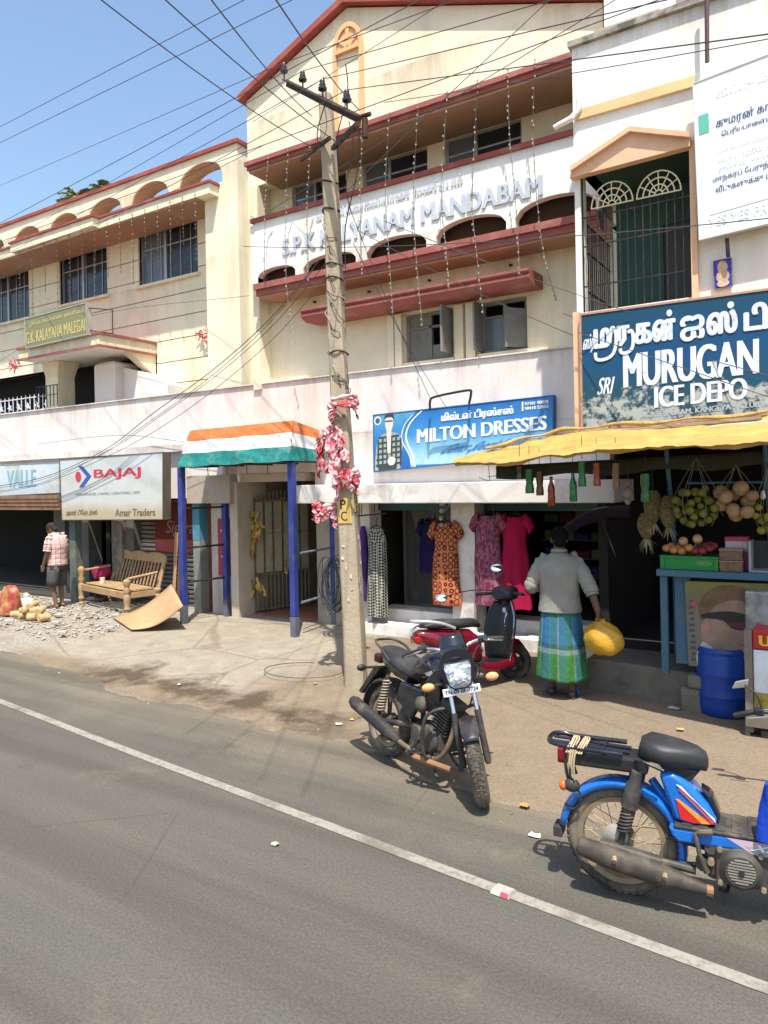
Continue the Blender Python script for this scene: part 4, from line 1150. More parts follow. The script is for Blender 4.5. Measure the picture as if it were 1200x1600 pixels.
q0, q1 = pole_quad(zc0, zc1, 0), pole_quad(zc0+.10, zc1+.19, 1)
q0.slab(-.004, .001).build('yellow_patch', M_yel, pole, world=True)
pk = flat('pole_black', (.03, .022, .015))
mb = q0.text('P', .22, .62, .56, .93, .002, bold=.03, steps=2); q0.text('C', .22, .66, .10, .46, .002, bold=.03, steps=2, mb=mb)
mb.build('painted_marks', pk, pole, world=True)
q1.slab(-.004, .001, 0, 1, .05, .7).build('yellow_patch', M_yel, pole, world=True)
mb = q1.text('8', .2, .75, .66, .98, .002, bold=.05, steps=2); q1.text('0', .2, .75, .28, .60, .002, bold=.05, steps=2, mb=mb); q1.text('/', .35, .7, .0, .24, .002, bold=.05, steps=2, mb=mb)
mb.build('painted_marks', pk, pole, world=True)
# scraps of torn paper
M_scrap = mat('torn_paper', (.60, .52, .45), .9, var=.3, vs=20, dirt=(.55, .14, .08), da=.8, ds=12)
for i in range(12):
    z = .95+.035*i*1.6+.02*math.sin(i*7)
    qq = pole_quad(z, z+.07+.05*math.sin(i*2.3), i % 2)
    u_ = .45+.3*math.sin(i*3.7)
    qq.poly([(u_+(.05+.06*abs(math.sin(i*3+q_*2.1)))*math.cos(q_*.9), .5+(.25+.25*abs(math.sin(i+q_*1.7)))*math.sin(q_*.9)) for q_ in range(7)], .001).build('paper_scrap', M_scrap, pole, world=True)
# cross arm, braces, insulators
ca, cb = A(458, 130, PB.y-.30), A(578, 192, PB.y-.30)
# arm runs in depth too: nearer at its right end
ca = A(458, 132, PB.y+.42); cb = A(576, 190, PB.y-.62)
M_arm = mat('rusty_steel', (.055, .032, .022), .75, .3, var=.3, vs=6, dirt=(.16, .075, .035), da=.7, ds=8)
d = (cb-ca).normalized(); s_ = d.cross(UP).normalized(); u_ = s_.cross(d)
mb = MB()
def bar(mb, a, b, w, h, up=None):
    d = (b-a).normalized(); sx = d.cross(UP).normalized(); uu = sx.cross(d)
    vs = [a+sx*x+uu*z for x, z in ((-w, -h), (w, -h), (w, h), (-w, h))] + [b+sx*x+uu*z for x, z in ((-w, -h), (w, -h), (w, h), (-w, h))]
    mb.add(vs, [(0,3,2,1),(4,5,6,7),(0,1,5,4),(1,2,6,5),(2,3,7,6),(3,0,4,7)])
    return mb
off = s_*(-.11 if s_.y > 0 else .11)
bar(mb, ca+off+u_*.025, cb+off+u_*.025, .03, .008); bar(mb, ca+off-s_*.03-u_*.0, cb+off-s_*.03-u_*.0, .006, .038)
mb.build('cross_arm', M_arm, pole, world=True)
brc = A(560, 205, PB.y-.3)
bar(MB(), A(520, 232, PB.y-.02), cb+off-Vector((0, 0, .04)), .02, .02).build('brace', M_arm, pole, world=True)
bar(MB(), A(470, 250, PB.y+.1), A(516, 215, PB.y-.10), .012, .02).build('brace', M_arm, pole, world=True)
for z in (5.15, 4.55, 4.4, 3.6, 5.45):
    f = fz(z); c = PB.lerp(top, f); c.z = z
    r = .105-.038*f
    MB().tube([c+Vector((r*1.25*math.cos(a), r*1.25*math.sin(a), .015*math.sin(a*2+z))) for a in [2*pi*i/16 for i in range(17)]], .010, 5).build('band', M_arm, pole, world=True)
M_ins = flat('dark_porcelain', (.035, .03, .032), .3)
INS = []
for (px, py, f) in ((457, 118, .0), (494, 138, .30), (528, 160, .58), (562, 176, .88)):
    b0 = ca.lerp(cb, f) + off + Vector((0, 0, .03))
    mb = MB(); mb.tube([b0, b0+Vector((0, 0, .10))], .009, 6)
    mb.lathe([(.0, .09), (.045, .09), (.048, .11), (.034, .12), (.036, .15), (.026, .16), (.028, .185), (.018, .20), (.0, .20)], 14, b0)
    mb.build('insulator', M_ins, pole, world=True, smooth=True)
    INS.append(b0 + Vector((0, 0, .20)))
mb = MB()
p_ = A(572, 190, PB.y-.6)
mb.tube([p_+Vector((0, -.02, .02)), p_+Vector((0, -.02, -.16))], .03, 8).tube([p_+Vector((.05, 0, .06)), p_+Vector((-.05, 0, .06))], .022, 8)
mb.build('clamp', M_arm, pole, world=True)
# tangle of thin wires tied to the pole
rr = random.Random(5)
for i in range(16):
    z = 3.0+rr.random()*2.2; f = fz(z); c = PB.lerp(top, f); c.z = z; r = .085-.03*f
    pts = [c+Vector((r*1.3*math.cos(a+i)+rr.uniform(-.03, .05), r*1.3*math.sin(a+i)-.02, -.5*k_/8+rr.uniform(-.05, .05))) for k_, a in enumerate([k2*.7 for k2 in range(9)])]
    MB().tube(smooth_path(pts, 3), .0045, 4).build('tie_wire', M_iron if i % 3 else mat('pale_cable', (.35, .32, .27)), pole, world=True)
for i, (a, b_) in enumerate((((540, 100), (530, 260)), ((545, 190), (548, 330)), ((505, 120), (500, 240)), ((560, 190), (540, 420)))):
    p0, p1 = A(*a, PB.y-.1), A(*b_, PB.y-.15)
    MB().tube(smooth_path([p0, p0.lerp(p1, .3)+Vector((.05, 0, 0)), p0.lerp(p1, .7)+Vector((-.05, 0, 0)), p1], 4), .006, 5).build('tie_wire', M_iron, pole, world=True)

# --- red and white ribbon bundles on the pole
m, nt, b = nodes('printed_ribbon'); k = N(nt); p = k.pos()
col = k.ramp(k.noise(p, 15, 3), [(.46, (.55, .035, .06)), (.53, (.70, .42, .42))], False)
col = k.mix(k.ramp(k.noise(p, 5, 2), [(.5, 0), (.7, .4)]), col, (.72, .62, .58))
k.l(col, b.inputs['Base Color']); b.inputs['Roughness'].default_value = .6
M_rib = m
def ribbon_bundle(name, label, c, n, spread, drop, seed):
    rr = random.Random(seed); mb = MB()
    for i in range(n):
        a = rr.uniform(-2.6, .6); L = rr.uniform(.5, 1.3)*drop; w = rr.uniform(.025, .06)
        p0 = c + Vector((.11*math.cos(a), .11*math.sin(a)-.01, rr.uniform(-.1, .1)))
        d0 = Vector((math.cos(a)*.7*spread*rr.uniform(.2, 1), math.sin(a)*spread*.4*rr.uniform(.2, 1), -L))
        sd = Vector((-math.sin(a), math.cos(a), rr.uniform(-.4, .4))).normalized()
        ph = rr.uniform(0, 6)
        fn = lambda u, v, p0=p0, d0=d0, sd=sd, w=w, ph=ph: p0 + d0*v + Vector((0, -.02, 0)) + sd*(u-.5)*w*(1.1-.7*v+.3*math.sin(v*5+ph)) + Vector((.03*math.sin(v*9+ph+u*3), .03*math.cos(v*7+ph*2+u*4), .02*math.sin(u*6+ph)))
        mb.grid(fn, 3, 7, uv=False)
    for i in range(3):
        z = c.z + rr.uniform(-.04, .06)
        mb.tube([Vector((c.x+(.13+.012*math.sin(q*3+i))*math.cos(q), c.y+(.13+.01*math.cos(q*4))*math.sin(q), z+.02*math.sin(q*2+i))) for q in [2*pi*k_/18 for k_ in range(19)]], [.022+.010*math.sin(k_*2.1+i) for k_ in range(19)], 6)
    return tag(mb.build(name, M_rib, smooth=True), label, 'ribbon', 'red ribbons tied round the pole')
for (px, py, n, sp_, dr, sd, lab) in ((538, 628, 7, .10, .12, 1, 'uppermost small red ribbon tied round the concrete pole'),
                                     (521, 680, 24, .16, .34, 2, 'big drooping red and white ribbon bundle on the pole'),
                                     (541, 742, 11, .10, .18, 3, 'red ribbon knot just above the yellow pole marking'),
                                     (513, 790, 11, .06, .16, 4, 'lowest red ribbon rag hanging left of the yellow marking')):
    ribbon_bundle('ribbon_bundle', lab, A(px, py, PB.y-.02), n, sp_, dr, sd)
for (px, py, Y, lab) in ((318, 522, 10.0, 'tangled red ribbon on the cream wing wall'), (22, 572, 8.7, 'red ribbon scrap hanging at the far left porch edge')):
    c = A(px, py, Y); mb = MB(); rr = random.Random(px)
    for i in range(14):
        p0 = c+Vector((rr.uniform(-.14, .14), 0, rr.uniform(-.07, .07)))
        mb.tube(smooth_path([p0, p0+Vector((rr.uniform(-.12, .12), -.03, rr.uniform(-.08, .1))), p0+Vector((rr.uniform(-.15, .15), 0, rr.uniform(-.14, .05)))], 3), .011, 4)
    tag(mb.build('ribbon_tangle', flat('pink_red_ribbon', (.55, .10, .12))), lab, 'ribbon')

# --- wires
M_wire = flat('wire_black', (.06, .06, .065), .6)
M_wireb = flat('wire_bluegrey', (.05, .06, .085), .6)
NW = [0]
def wire(label, pts, r=.006, sag=0.0, group=None, m=None, n=24, name='wire'):
    if len(pts) == 2 and sag >= 0:
        a, b = Vector(pts[0]), Vector(pts[1])
        pp = [a.lerp(b, i/n)-Vector((0, 0, sag*4*(i/n)*(1-i/n))) for i in range(n+1)]
    else: pp = smooth_path(pts, 6)
    return tag(MB().tube(pp, r, 5).build(name, m or M_wire), label, 'wire', group)
gp = 'overhead power lines on the pole'
# conductors along the street, on the insulators
ends_l = [(A(-120, 345, 12), A(0, 290, 10.5)), (A(-120, 454, 11), None), (A(-120, 485, 11), None), (A(-120, 520, 10), None)]
for i, (I, le, re) in enumerate(zip(INS, [(-120, 342, 12.5), (-120, 453, 12.0), (-120, 470, 11.4), (-120, 500, 11.0)], [(1300, -215, 5.0), (1300, -125, 4.7), (1300, -60, 4.4), (1300, 40, 4.1)])):
    lab = ['power line on the leftmost insulator of the cross arm', 'power line on the second insulator from left', 'power line on the third insulator from left', 'power line on the rightmost insulator of the cross arm'][i]
    wire(lab, [A(*le), I], .0042, .0, gp, M_wireb)
    wire(lab+', right span', [I, A(*re)], .0042, .0, gp)
# higher lines crossing the sky on the left, running over to the gable side
for i, (a, b_) in enumerate((((-100, 250), (520, -72)), ((-100, 272), (640, -90)), ((-100, 402), (900, -130)), ((-100, 415), (1300, -100)))):
    wire(['uppermost', 'second highest', 'third highest', 'fourth highest'][i]+' long line crossing the blue sky', [A(*a, 7.6), A(*b_, 5.6)], .0045, .0, 'lines crossing the sky', M_wireb)
# service lines coming over the road
for i, (a, b_, Y0) in enumerate((((120, -30), (484, 228), 2.6), ((215, -40), (545, 235), 2.6), ((300, -40), (488, 182), 2.4), ((405, -40), (562, 172), 2.4))):
    wire(['first', 'second', 'third', 'fourth'][i]+' slanting service line coming over the road to the pole', [A(*a, Y0), A(*b_, PB.y-.1)], .0045, .05, 'service lines over the road', M_wireb)
# lines in front of the hall
for i, (a, Ya, b_, Yb, sg) in enumerate((((600, 160), 7.5, (1260, 50), 5.6, .02), ((380, 385), 8.0, (1260, 335), 6.6, .10), ((540, 300), 6.4, (890, -30), 6.5, .0), ((420, 330), 7.6, (1010, -30), 6.2, .0),
                                     ((395, 190), 8.2, (760, -40), 7.0, .02), ((600, 345), 6.45, (985, 488), 7.45, .03), ((560, 360), 6.4, (910, 530), 8.4, .05), ((548, 330), 6.4, (672, 622), 8.4, .05),
                                     ((552, 380), 6.4, (700, 640), 8.5, .08), ((520, 400), 6.4, (528, 690), 6.35, .0), ((880, 490), 8.3, (1215, 590), 7.2, .03), ((905, 520), 7.4, (1215, 625), 6.8, .0))):
    wire(['thin line crossing the gable towards the notice board', 'nearly level line crossing the letters and balcony grille', 'steep line rising from the pole across the gable', 'thin line crossing the cream gable',
          'line crossing the left of the gable', 'cable from the pole to the top of the ice board', 'cable from the pole towards the right corner of the hall', 'cable dropping from the pole to the pipe bracket',
          'loose cable dropping from the pole onto the dress sign', 'cable running down the left side of the pole', 'thin line slanting over the ice board', 'lower thin line slanting over the ice board'][i],
         [A(*a, Ya), A(*b_, Yb)], .004 if i != 1 else .005, sg)
# bundle sweeping down to the left shop
for i, (dx, dy) in enumerate(((0, 0), (9, 6), (-10, 16), (16, 20))):
    wire(['thickest', 'second', 'third', 'faint fourth'][i]+' cable sweeping down from the hall to the left shop',
         [A(500+dx, 405+dy, 6.8), A(420+dx, 500+dy, 7.6), A(330+dx, 580+dy, 8.0), A(240+dx, 645+dy, 8.1), A(160+dx*.5, 705+dy*.4, 8.1), A(60, 748+dy*.5, 8.15), A(-40, 764+dy*.5, 8.2)], .0065 if i == 0 else .0045, -1, 'cables sweeping to the left shops')
wire('long grey cable across the left wing windows', [A(-40, 420, 9.3), A(200, 330, 9.0), A(410, 228, 8.3)], .0045, -1)
wire('thin cable along the left wing wall', [A(-40, 590, 9.4), A(120, 500, 9.3), A(390, 462, 9.0)], .004, -1)
wire('cable running along under the pink parapet', [A(60, 694, 8.6), A(190, 680, 8.6), A(330, 694, 8.6), A(480, 680, 8.55)], .004, -1)
wire('loose cable hanging on the white lintel', [A(762, 705, 8.4), A(766, 760, 8.45), A(772, 812, 8.5), A(768, 850, 8.5)], .005, -1)
mb = MB()
for a, b_ in (((762, 745), (785, 742)), ((765, 752), (748, 746)), ((766, 770), (752, 782)), ((768, 772), (782, 790)), ((690, 775), (660, 790)), ((605, 770), (612, 790))):
    mb.tube([A(*a, 8.43), A(*b_, 8.43)], .005, 5)
tag(mb.build('dry_twigs', M_iron), 'dry twigs and cable ends caught on the white lintel', 'twigs', kind='stuff')
# wire loop lying by the pole and coil hanging on the post
lp = [G(425+62*math.cos(a)+50, 1049+12*math.sin(a), .09) + Vector((0, 0, .012)) for a in [2*pi*i/24 for i in range(20)]]
wire('thin wire loop lying on the ground left of the pole', lp, .005, -1)
cl = MB(); rr = random.Random(8)
for i in range(15):
    c = A(518+rr.uniform(-6, 8), 912+rr.uniform(-6, 8), 8.05); rw, rh = .14+rr.uniform(-.03, .03), .34+rr.uniform(-.06, .05)
    cl.tube([c+Vector((rw*math.cos(a), .05*math.sin(a+i)+rr.uniform(-.01, .01), rh*math.sin(a))) for a in [2*pi*k_/20 for k_ in range(21)]], .006, 5)
tag(cl.build('cable_coil', flat('coil_dark', (.025, .035, .045), .5)), 'coil of dark cable hanging on the rear blue post', 'cable coil')

# --- strings of small lamps down the hall front
M_bulb = mat('string_bulb', (.38, .35, .28), .3, var=.2)
def light_string(label, pts, group, nb):
    t = thing('light_string', label, 'light string', tuple(pts[0]), group=group)
    pp = smooth_path(pts, 6)
    MB().tube(pp, .0045, 4).build('wire', M_wirep, t, world=True)
    mb = MB(); L = len(pp)-1
    rr = random.Random(len(label)+nb)
    for i in range(nb):
        f = (i+.5+rr.uniform(-.3, .3))/nb*L; a = int(f); p = pp[a].lerp(pp[min(a+1, L)], f-a)
        mb.obox(p+Vector((rr.uniform(-.012, .012), -.012, 0)), (.014, .014, .026) if nb < 15 else (.013, .013, .024), rz(rr.uniform(0, 3)))
    o = mb.build('bulbs', M_bulb, t, world=True); o['kind'] = 'stuff'
M_wirep = flat('string_wire', (.20, .18, .14), .7)
HS = [((420, 246), (415, 330), (413, 430)), ((451, 232), (447, 330), (448, 450), (463, 540)), ((486, 220), (480, 330), (482, 440)), ((567, 190), (563, 310), (566, 430)), ((609, 175), (602, 300), (608, 400), (614, 490)),
      ((654, 165), (646, 300), (650, 400), (660, 510)), ((699, 142), (690, 300), (697, 390), (702, 450)), ((747, 124), (742, 210), (738, 320), (745, 400), (755, 490)), ((794, 107), (796, 210), (806, 320), (812, 430)), ((836, 92), (833, 200), (838, 300), (850, 400), (870, 470))]
nm = ['first', 'second', 'third', 'fourth', 'fifth', 'sixth', 'seventh', 'eighth', 'ninth', 'tenth']
for i, h in enumerate(HS):
    ys = [8.16, 8.34, 8.36, 8.40, 8.5]
    light_string('%s string of small bulbs from the left on the hall front' % nm[i], [A(*p, ys[min(k_, 4)]) for k_, p in enumerate(h)], 'bulb strings hanging on the hall front', 20+2*len(h))
nm2 = ['leftmost', 'second', 'third', 'fourth', 'fifth', 'sixth', 'seventh', 'eighth', 'ninth', 'tenth', 'eleventh', 'twelfth', 'thirteenth', 'fourteenth', 'rightmost']
for i in range(15):
    px = 30+i*(305-30)/14
    y0 = 392-.335*(px-25)+2; y1 = y0+95+18*math.sin(i*2.3)
    light_string('%s string of tiny bulbs under the wing eave' % nm2[i], [A(px, y0, 9.2), A(px+1.2, (y0+y1)/2, 9.5), A(px+2, y1, 9.9)], 'bulb strings under the wing eave', 12)
# --- reflector stud on the line
p = G(787, 1394, .004)
rs = thing('road_stud', 'square reflector stud set in the white road line', 'road stud', tuple(p), (0, 0, R(-6)))
mb = MB(); mb.loft([[(-.055,-.05,0),(.055,-.05,0),(.055,.05,0),(-.055,.05,0)], [(-.05,-.03,.02),(.05,-.03,.02),(.05,.03,.02),(-.05,.03,.02)]])
mb.build('body', mat('stud_white', (.34, .31, .27), .6, var=.2), rs)
mb = MB().add([(.004,-.051,.004),(.052,-.051,.004),(.048,-.034,.0195),(.004,-.034,.0195)], [(0,1,2,3)]); mb.build('reflector', flat('stud_red', (.50, .05, .08), .3), rs)
# litter
LIT = [((820, 1259), .045, (.45, .22, .05), 'orange dry leaf on the road between the bikes'), ((835, 1306), .05, (.62, .62, .62), 'white paper scrap on the asphalt by the blue moped'), ((530, 1132), .045, (.6, .57, .5), 'white crumpled wrapper in the mud by the motorcycle'),
       ((550, 1125), .03, (.5, .36, .05), 'yellow wrapper in the mud behind the motorcycle'), ((1063, 1140), .04, (.48, .31, .09), 'yellow leaf on the dirt before the blue barrel'), ((280, 1070), .035, (.6, .52, .4), 'pale scrap in the mud near the canopy'),
       ((884, 1276), .025, (.7, .7, .7), 'small white scrap by the moped rear wheel'), ((1053, 1107), .07, (.5, .47, .42), 'flat piece of wood beside the stall plinth'), ((430, 1320), .035, (.36, .32, .25), 'pale flake of dried plaster on the road'), ((493, 1068), .03, (.36, .28, .18), 'small pebble by the foot of the pole')]
for (px, py), s_, c_, lab in LIT:
    p = G(px, py, .0)
    zz = pave_z(p.x, p.y)+.004 if p.y > road_edge(p.x) else .004
    p = G(px, py, zz); rr = random.Random(px)
    fn = lambda u, v: p + Vector(((u-.5)*s_*(1.6-abs(v-.5)), (v-.5)*s_*1.1, .004+.006*math.sin(u*5+px)*math.sin(v*4)+.004*rr.random()))
    tag(MB().grid(fn, 4, 4, uv=False).build('litter', flat('litter_%d' % px, c_, .8), smooth=True), lab, 'litter')
# --- palm crowns behind the wing roof
pt = thing('palm_tree', 'palm tree top showing above the wing roof', 'tree', (-13.6, 16.5, 0))
M_leaf = mat('palm_leaf', (.20, .21, .08), .7, var=.35, vs=3)
M_trunk = mat('palm_trunk', (.20, .16, .11), .9, var=.3)
def palm(parent, c, n, L, seed):
    rr = random.Random(seed)
    MB().tube([Vector((c.x, c.y, 0)), Vector((c.x+.1, c.y, c.z*.5)), c], [.16, .12, .10], 10).build('trunk', M_trunk, parent, world=True)
    for i in range(n):
        a = rr.uniform(0, 2*pi); el_ = rr.uniform(-.15, 1.2); mb = MB()
        d = Vector((math.cos(a)*math.cos(el_), math.sin(a)*math.cos(el_), math.sin(el_)))
        pts = [c + d*L*t_ + Vector((0, 0, -.45*L*t_*t_)) for t_ in [k_/10 for k_ in range(11)]]
        for k_ in range(1, 11):
            t_ = (pts[k_]-pts[k_-1]).normalized(); sd = t_.cross(UP)
            if sd.length < .1: continue
            sd.normalize()
            for sg in (-1, 1):
                for h in (0, .5):
                    p0 = pts[k_-1].lerp(pts[k_], h); ln = L*.28*(1-.55*abs(k_/10-.4))
                    e_ = p0 + sd*sg*ln*.8 + t_*ln*.5 - Vector((0, 0, ln*rr.uniform(.1, .5)))
                    w = t_*.035
                    mb.add([p0-w, p0+w, e_], [(0, 1, 2)])
        mb.build('frond', M_leaf, parent, world=True)
palm(pt, A(122, 312, 16.5), 30, .85, 4)
pt2 = thing('palm_tree', 'smaller dark leafy tree top right of the palm', 'tree', (-11.0, 17.5, 0))
palm(pt2, A(160, 296, 17.5), 20, .6, 9)
# ================================================================== SHOP FRONT THINGS
# --- tricolour canopy on blue posts
M_post = mat('blue_post_paint', (.028, .045, .22), .55, .1, var=.2, vs=3, dirt=(.10, .11, .13), da=.6, ds=4)
M_postg = mat('post_foot', (.10, .11, .14), .8, var=.3)
CB = [G(288, 974, .09), G(461, 995, .085), G(355, 962, .095), G(524, 974, .09)]
cz = 2.54
ct = thing('entrance_canopy', 'orange white and green cloth canopy on four blue posts', 'canopy', (-7.6, 8.2, .09))
CB[2].y = CB[2].y; 
for i, p in enumerate(CB):
    zt = (2.50, 2.50, 2.30, 2.40)[i]
    MB().box(p.x-.045, p.x+.045, p.y-.045, p.y+.045, p.z+.28, zt).build('post', M_post, ct, world=True, bevel=.008)
    MB().box(p.x-.047, p.x+.047, p.y-.047, p.y+.047, p.z-.06, p.z+.278).build('post_foot', M_postg, ct, world=True, bevel=.008)
p0, p1, p2, p3 = CB
for za in (.72, 1.25, 1.86):
    MB().tube([(p0.x, p0.y, za), (p2.x, p2.y, za)], .018, 6).build('side_rail', M_iron, ct, world=True)
for za in (.55, 1.24):
    MB().tube([(p1.x+.05, p1.y+.1, za), (p3.x, p3.y, za)], .018, 6).build('side_rail', flat('rail_bluegrey', (.16, .17, .24)), ct, world=True)
mb = MB()
for a, b_ in (((p0.x, p0.y), (p1.x, p1.y)), ((p0.x, p0.y), (-8.75, 8.68)), ((p1.x, p1.y), (-6.6, 8.68)), ((-8.2, 7.84), (-8.2, 8.68)), ((-7.6, 7.84), (-7.6, 8.68)), ((-7.1, 7.84), (-7.1, 8.68))):
    mb.tube([(a[0], a[1], 2.515), (b_[0], b_[1], 2.515)], .016, 6)
mb.build('roof_frame', M_iron, ct, world=True)
bl, br_, tr_, tl_ = A(277, 729, 7.78), A(452, 719, 7.78), A(458, 657, 8.02), A(297, 673, 8.02)
fbk, ftk = A(512, 718, 8.68), A(509, 676, 8.68)
lbk, ltk = Vector((bl.x-.02, 8.68, bl.z)), Vector((tl_.x-.02, 8.68, tl_.z))
M_flag = []
for nm_, c_ in (('cloth_orange', (.52, .155, .045)), ('cloth_white', (.56, .56, .57)), ('cloth_teal', (.015, .18, .165))):
    M_flag.append(mat(nm_, c_, .85, var=.12, vs=3, bump=.8, bs=7, bd=.04, spec=.2, dirt=(.30, .27, .22), da=.45, ds=5))
bands = [(0, .36, 2), (.36, .70, 1), (.70, 1.0, 0)]
def face_cloth(c4, seed, n):
    a, b_, c_, d_ = c4
    nn = (b_-a).cross(d_-a).normalized()
    def fn(u, v):
        p = a.lerp(b_, u).lerp(d_.lerp(c_, u), v)
        w = .012*math.sin((u*n*1.0+v*2.2)*6+seed)*math.sin(v*pi)*1.0 + .010*mnoise.noise(Vector((u*n*3, v*4, seed)))
        sag = -.018*abs(math.sin(u*n*pi))*(1-v)
        return p + nn*w + Vector((0, 0, sag))
    return fn
for (v0, v1, k_) in bands:
    for c4, seed, n in (((bl, br_, tr_, tl_), 1, 3), ((br_, fbk, ftk, tr_), 2, 1), ((lbk, bl, tl_, ltk), 3, 1)):
        fn = face_cloth(c4, seed, n)
        MB().grid(lambda u, v: fn(u, v0+(v1-v0)*v), 40, 8, uv=False).build('cloth_band', M_flag[k_], ct, world=True, smooth=True)
MB().grid(lambda u, v: tl_.lerp(tr_, u).lerp(ltk.lerp(ftk, u), v)+Vector((0, 0, -.05*math.sin(u*pi*3)**2*math.sin(v*pi))), 20, 8, uv=False).build('cloth_top', M_flag[0], ct, world=True, smooth=True)
for x in (-8.3, -7.9, -7.5, -7.1):
    MB().tube([(x, 8.0, 2.5), (x+.01, 8.0, 2.36)], .006, 5).build('loose_tie', M_iron, ct, world=True)
mb = MB(); mb.tube([(-7.75, 8.1, 2.5), (-7.75, 8.1, 2.40)], .01, 6); mb.lathe([(0, -.16), (.022, -.14), (.028, -.05), (.018, 0), (0, 0)], 10, (-7.75, 8.1, 2.40))
mb.build('lamp_bulb', mat('dusty_glass', (.45, .45, .42), .3), ct, world=True)

# --- folded steel gate with a dry golden garland
gt = thing('steel_gate', 'half open steel bar gate hung with golden garlands', 'gate', (-8.3, 8.9, .1))
M_gate = mat('gate_paint', (.20, .175, .12), .7, .2, var=.25, dirt=(.09, .06, .03), da=.6, ds=6)
ga, gb = A(372, 950, 8.98), None
ga = Vector((-8.28, 8.98, .12)); gb = Vector((-7.93, 9.95, .12))
L = (gb-ga)
for i in range(15):
    f = i/14; p = ga+L*f; zt = 2.0+.10*math.sin(f*pi)
    MB().box(p.x-.010, p.x+.010, p.y-.010, p.y+.010, .12, zt).build('bar', M_gate, gt, world=True)
for z in (.16, .72, 1.4, 1.95):
    MB().tube([ga+Vector((0, 0, z-.12)), gb+Vector((0, 0, z-.12))], .018, 6).build('rail', M_gate, gt, world=True)
for i in range(6):
    f0, f1 = i/6+.02, (i+1)/6-.02
    a, c = ga+L*f0, ga+L*f1
    mb = MB().add([a+Vector((.012, 0, .64)), c+Vector((.012, 0, .64)), c+Vector((.012, 0, 1.8)), a+Vector((.012, 0, 1.8))], [(0, 1, 2, 3)])
    mb.build('sheet_panel', mat('gate_sheet', (.34, .30, .20), .7, .1, var=.2, dirt=(.14, .1, .05), da=.5, ds=4) if i == 0 else bpy.data.materials['gate_sheet'], gt, world=True, solid=.006)
M_gold = mat('dry_garland', (.42, .26, .06), .7, var=.4, vs=12)
for gi, (px0, px1, ya, yb_) in enumerate(((378, 400, 785, 925), (428, 438, 770, 890))):
    gl = MB(); rr = random.Random(gi+11)
    for i in range(150 if gi == 0 else 70):
        f = rr.random(); y = ya+(yb_-ya)*f
        wdt = 9+7*math.sin(f*7+1)
        base_ = A(px0+(px1-px0)*abs(math.sin(f*4.5))+rr.uniform(-wdt, wdt), y, 8.92 if gi == 0 else 9.45)
        d_ = Vector((rr.uniform(-.08, .08), rr.uniform(-.05, .02), -rr.uniform(.06, .17)))
        s0 = Vector((rr.uniform(-1, 1), rr.uniform(-.5, .5), .3)).normalized()*rr.uniform(.018, .036)
        gl.add([base_-s0*.5, base_+s0*.5, base_+d_*.5+s0*1.2+Vector((0, -.02, 0)), base_+d_, base_+d_*.5-s0*1.2], [(0, 1, 2, 3, 4)])
    tag(gl.build('garland', M_gold), ['thick golden dried garland on the gate', 'thinner golden garland deeper inside on the gate'][gi], 'garland')

# --- dresses
def garment(label, px0, px1, y0, y1, Y, m, sleeves=True, group=None, seed=0, flare=1.15, hanger=True):
    a, c = A(px0, y0, Y), A(px1, y0, Y); zt = (a.z+c.z)/2; zb = A((px0+px1)/2, y1, Y).z
    cx = (a.x+c.x)/2; w = (c.x-a.x)/2/flare; H = zt-zb
    t = thing('dress', label, 'dress', (cx, Y, zb), group=group)
    rings = []; ns = 36
    for i in range(13):
        f = i/12; z = zt-H*f
        if f < .12: ww = w*(.62+.38*f/.12); th = .035+.03*f/.12
        else: ww = w*(1-.12*math.sin(min((f-.12)/.3, 1)*pi)+ (flare-1)*max(0, (f-.35)/.65)); th = .07+.03*f
        fold = lambda j: 1+ (.20*f)*math.sin(j/ns*2*pi*7+seed)+.08*f*math.sin(j/ns*2*pi*11+seed*2)
        rings.append([Vector((cx+ww*math.cos(2*pi*j/ns)+.01*math.sin(f*6+seed), Y+th*math.sin(2*pi*j/ns)*fold(j), z+.01*math.sin(j+seed)*f)) for j in range(ns)])
    MB().loft(rings, cap=True, uv=True).build('body', m, t, world=True, smooth=True, angle=60)
    if sleeves:
        for s in (-1, 1):
            mb = MB(); mb.loft([ell((cx+s*w*.72, Y, zt-.02), .05, .075, 14, ax=(0, 1, 0), ay=(0, 0, 1)), ell((cx+s*w*1.05, Y, zt-.08), .05, .075, 14, ax=(0, 1, 0), ay=(s*.3, 0, 1)), ell((cx+s*w*1.28, Y, zt-.17), .045, .06, 14, ax=(0, 1, 0), ay=(s*.6, 0, .8))], uv=True)
            mb.build('sleeve', m, t, world=True, smooth=True)
    if hanger:
        mb = MB(); mb.tube([(cx-w*.7, Y, zt+.0), (cx, Y, zt+.05), (cx+w*.7, Y, zt)], .008, 6); mb.tube([(cx, Y, zt+.05), (cx, Y, zt+.12), (cx+.02, Y, zt+.15)], .005, 6)
        mb.build('hanger', M_iron, t, world=True)
    return t
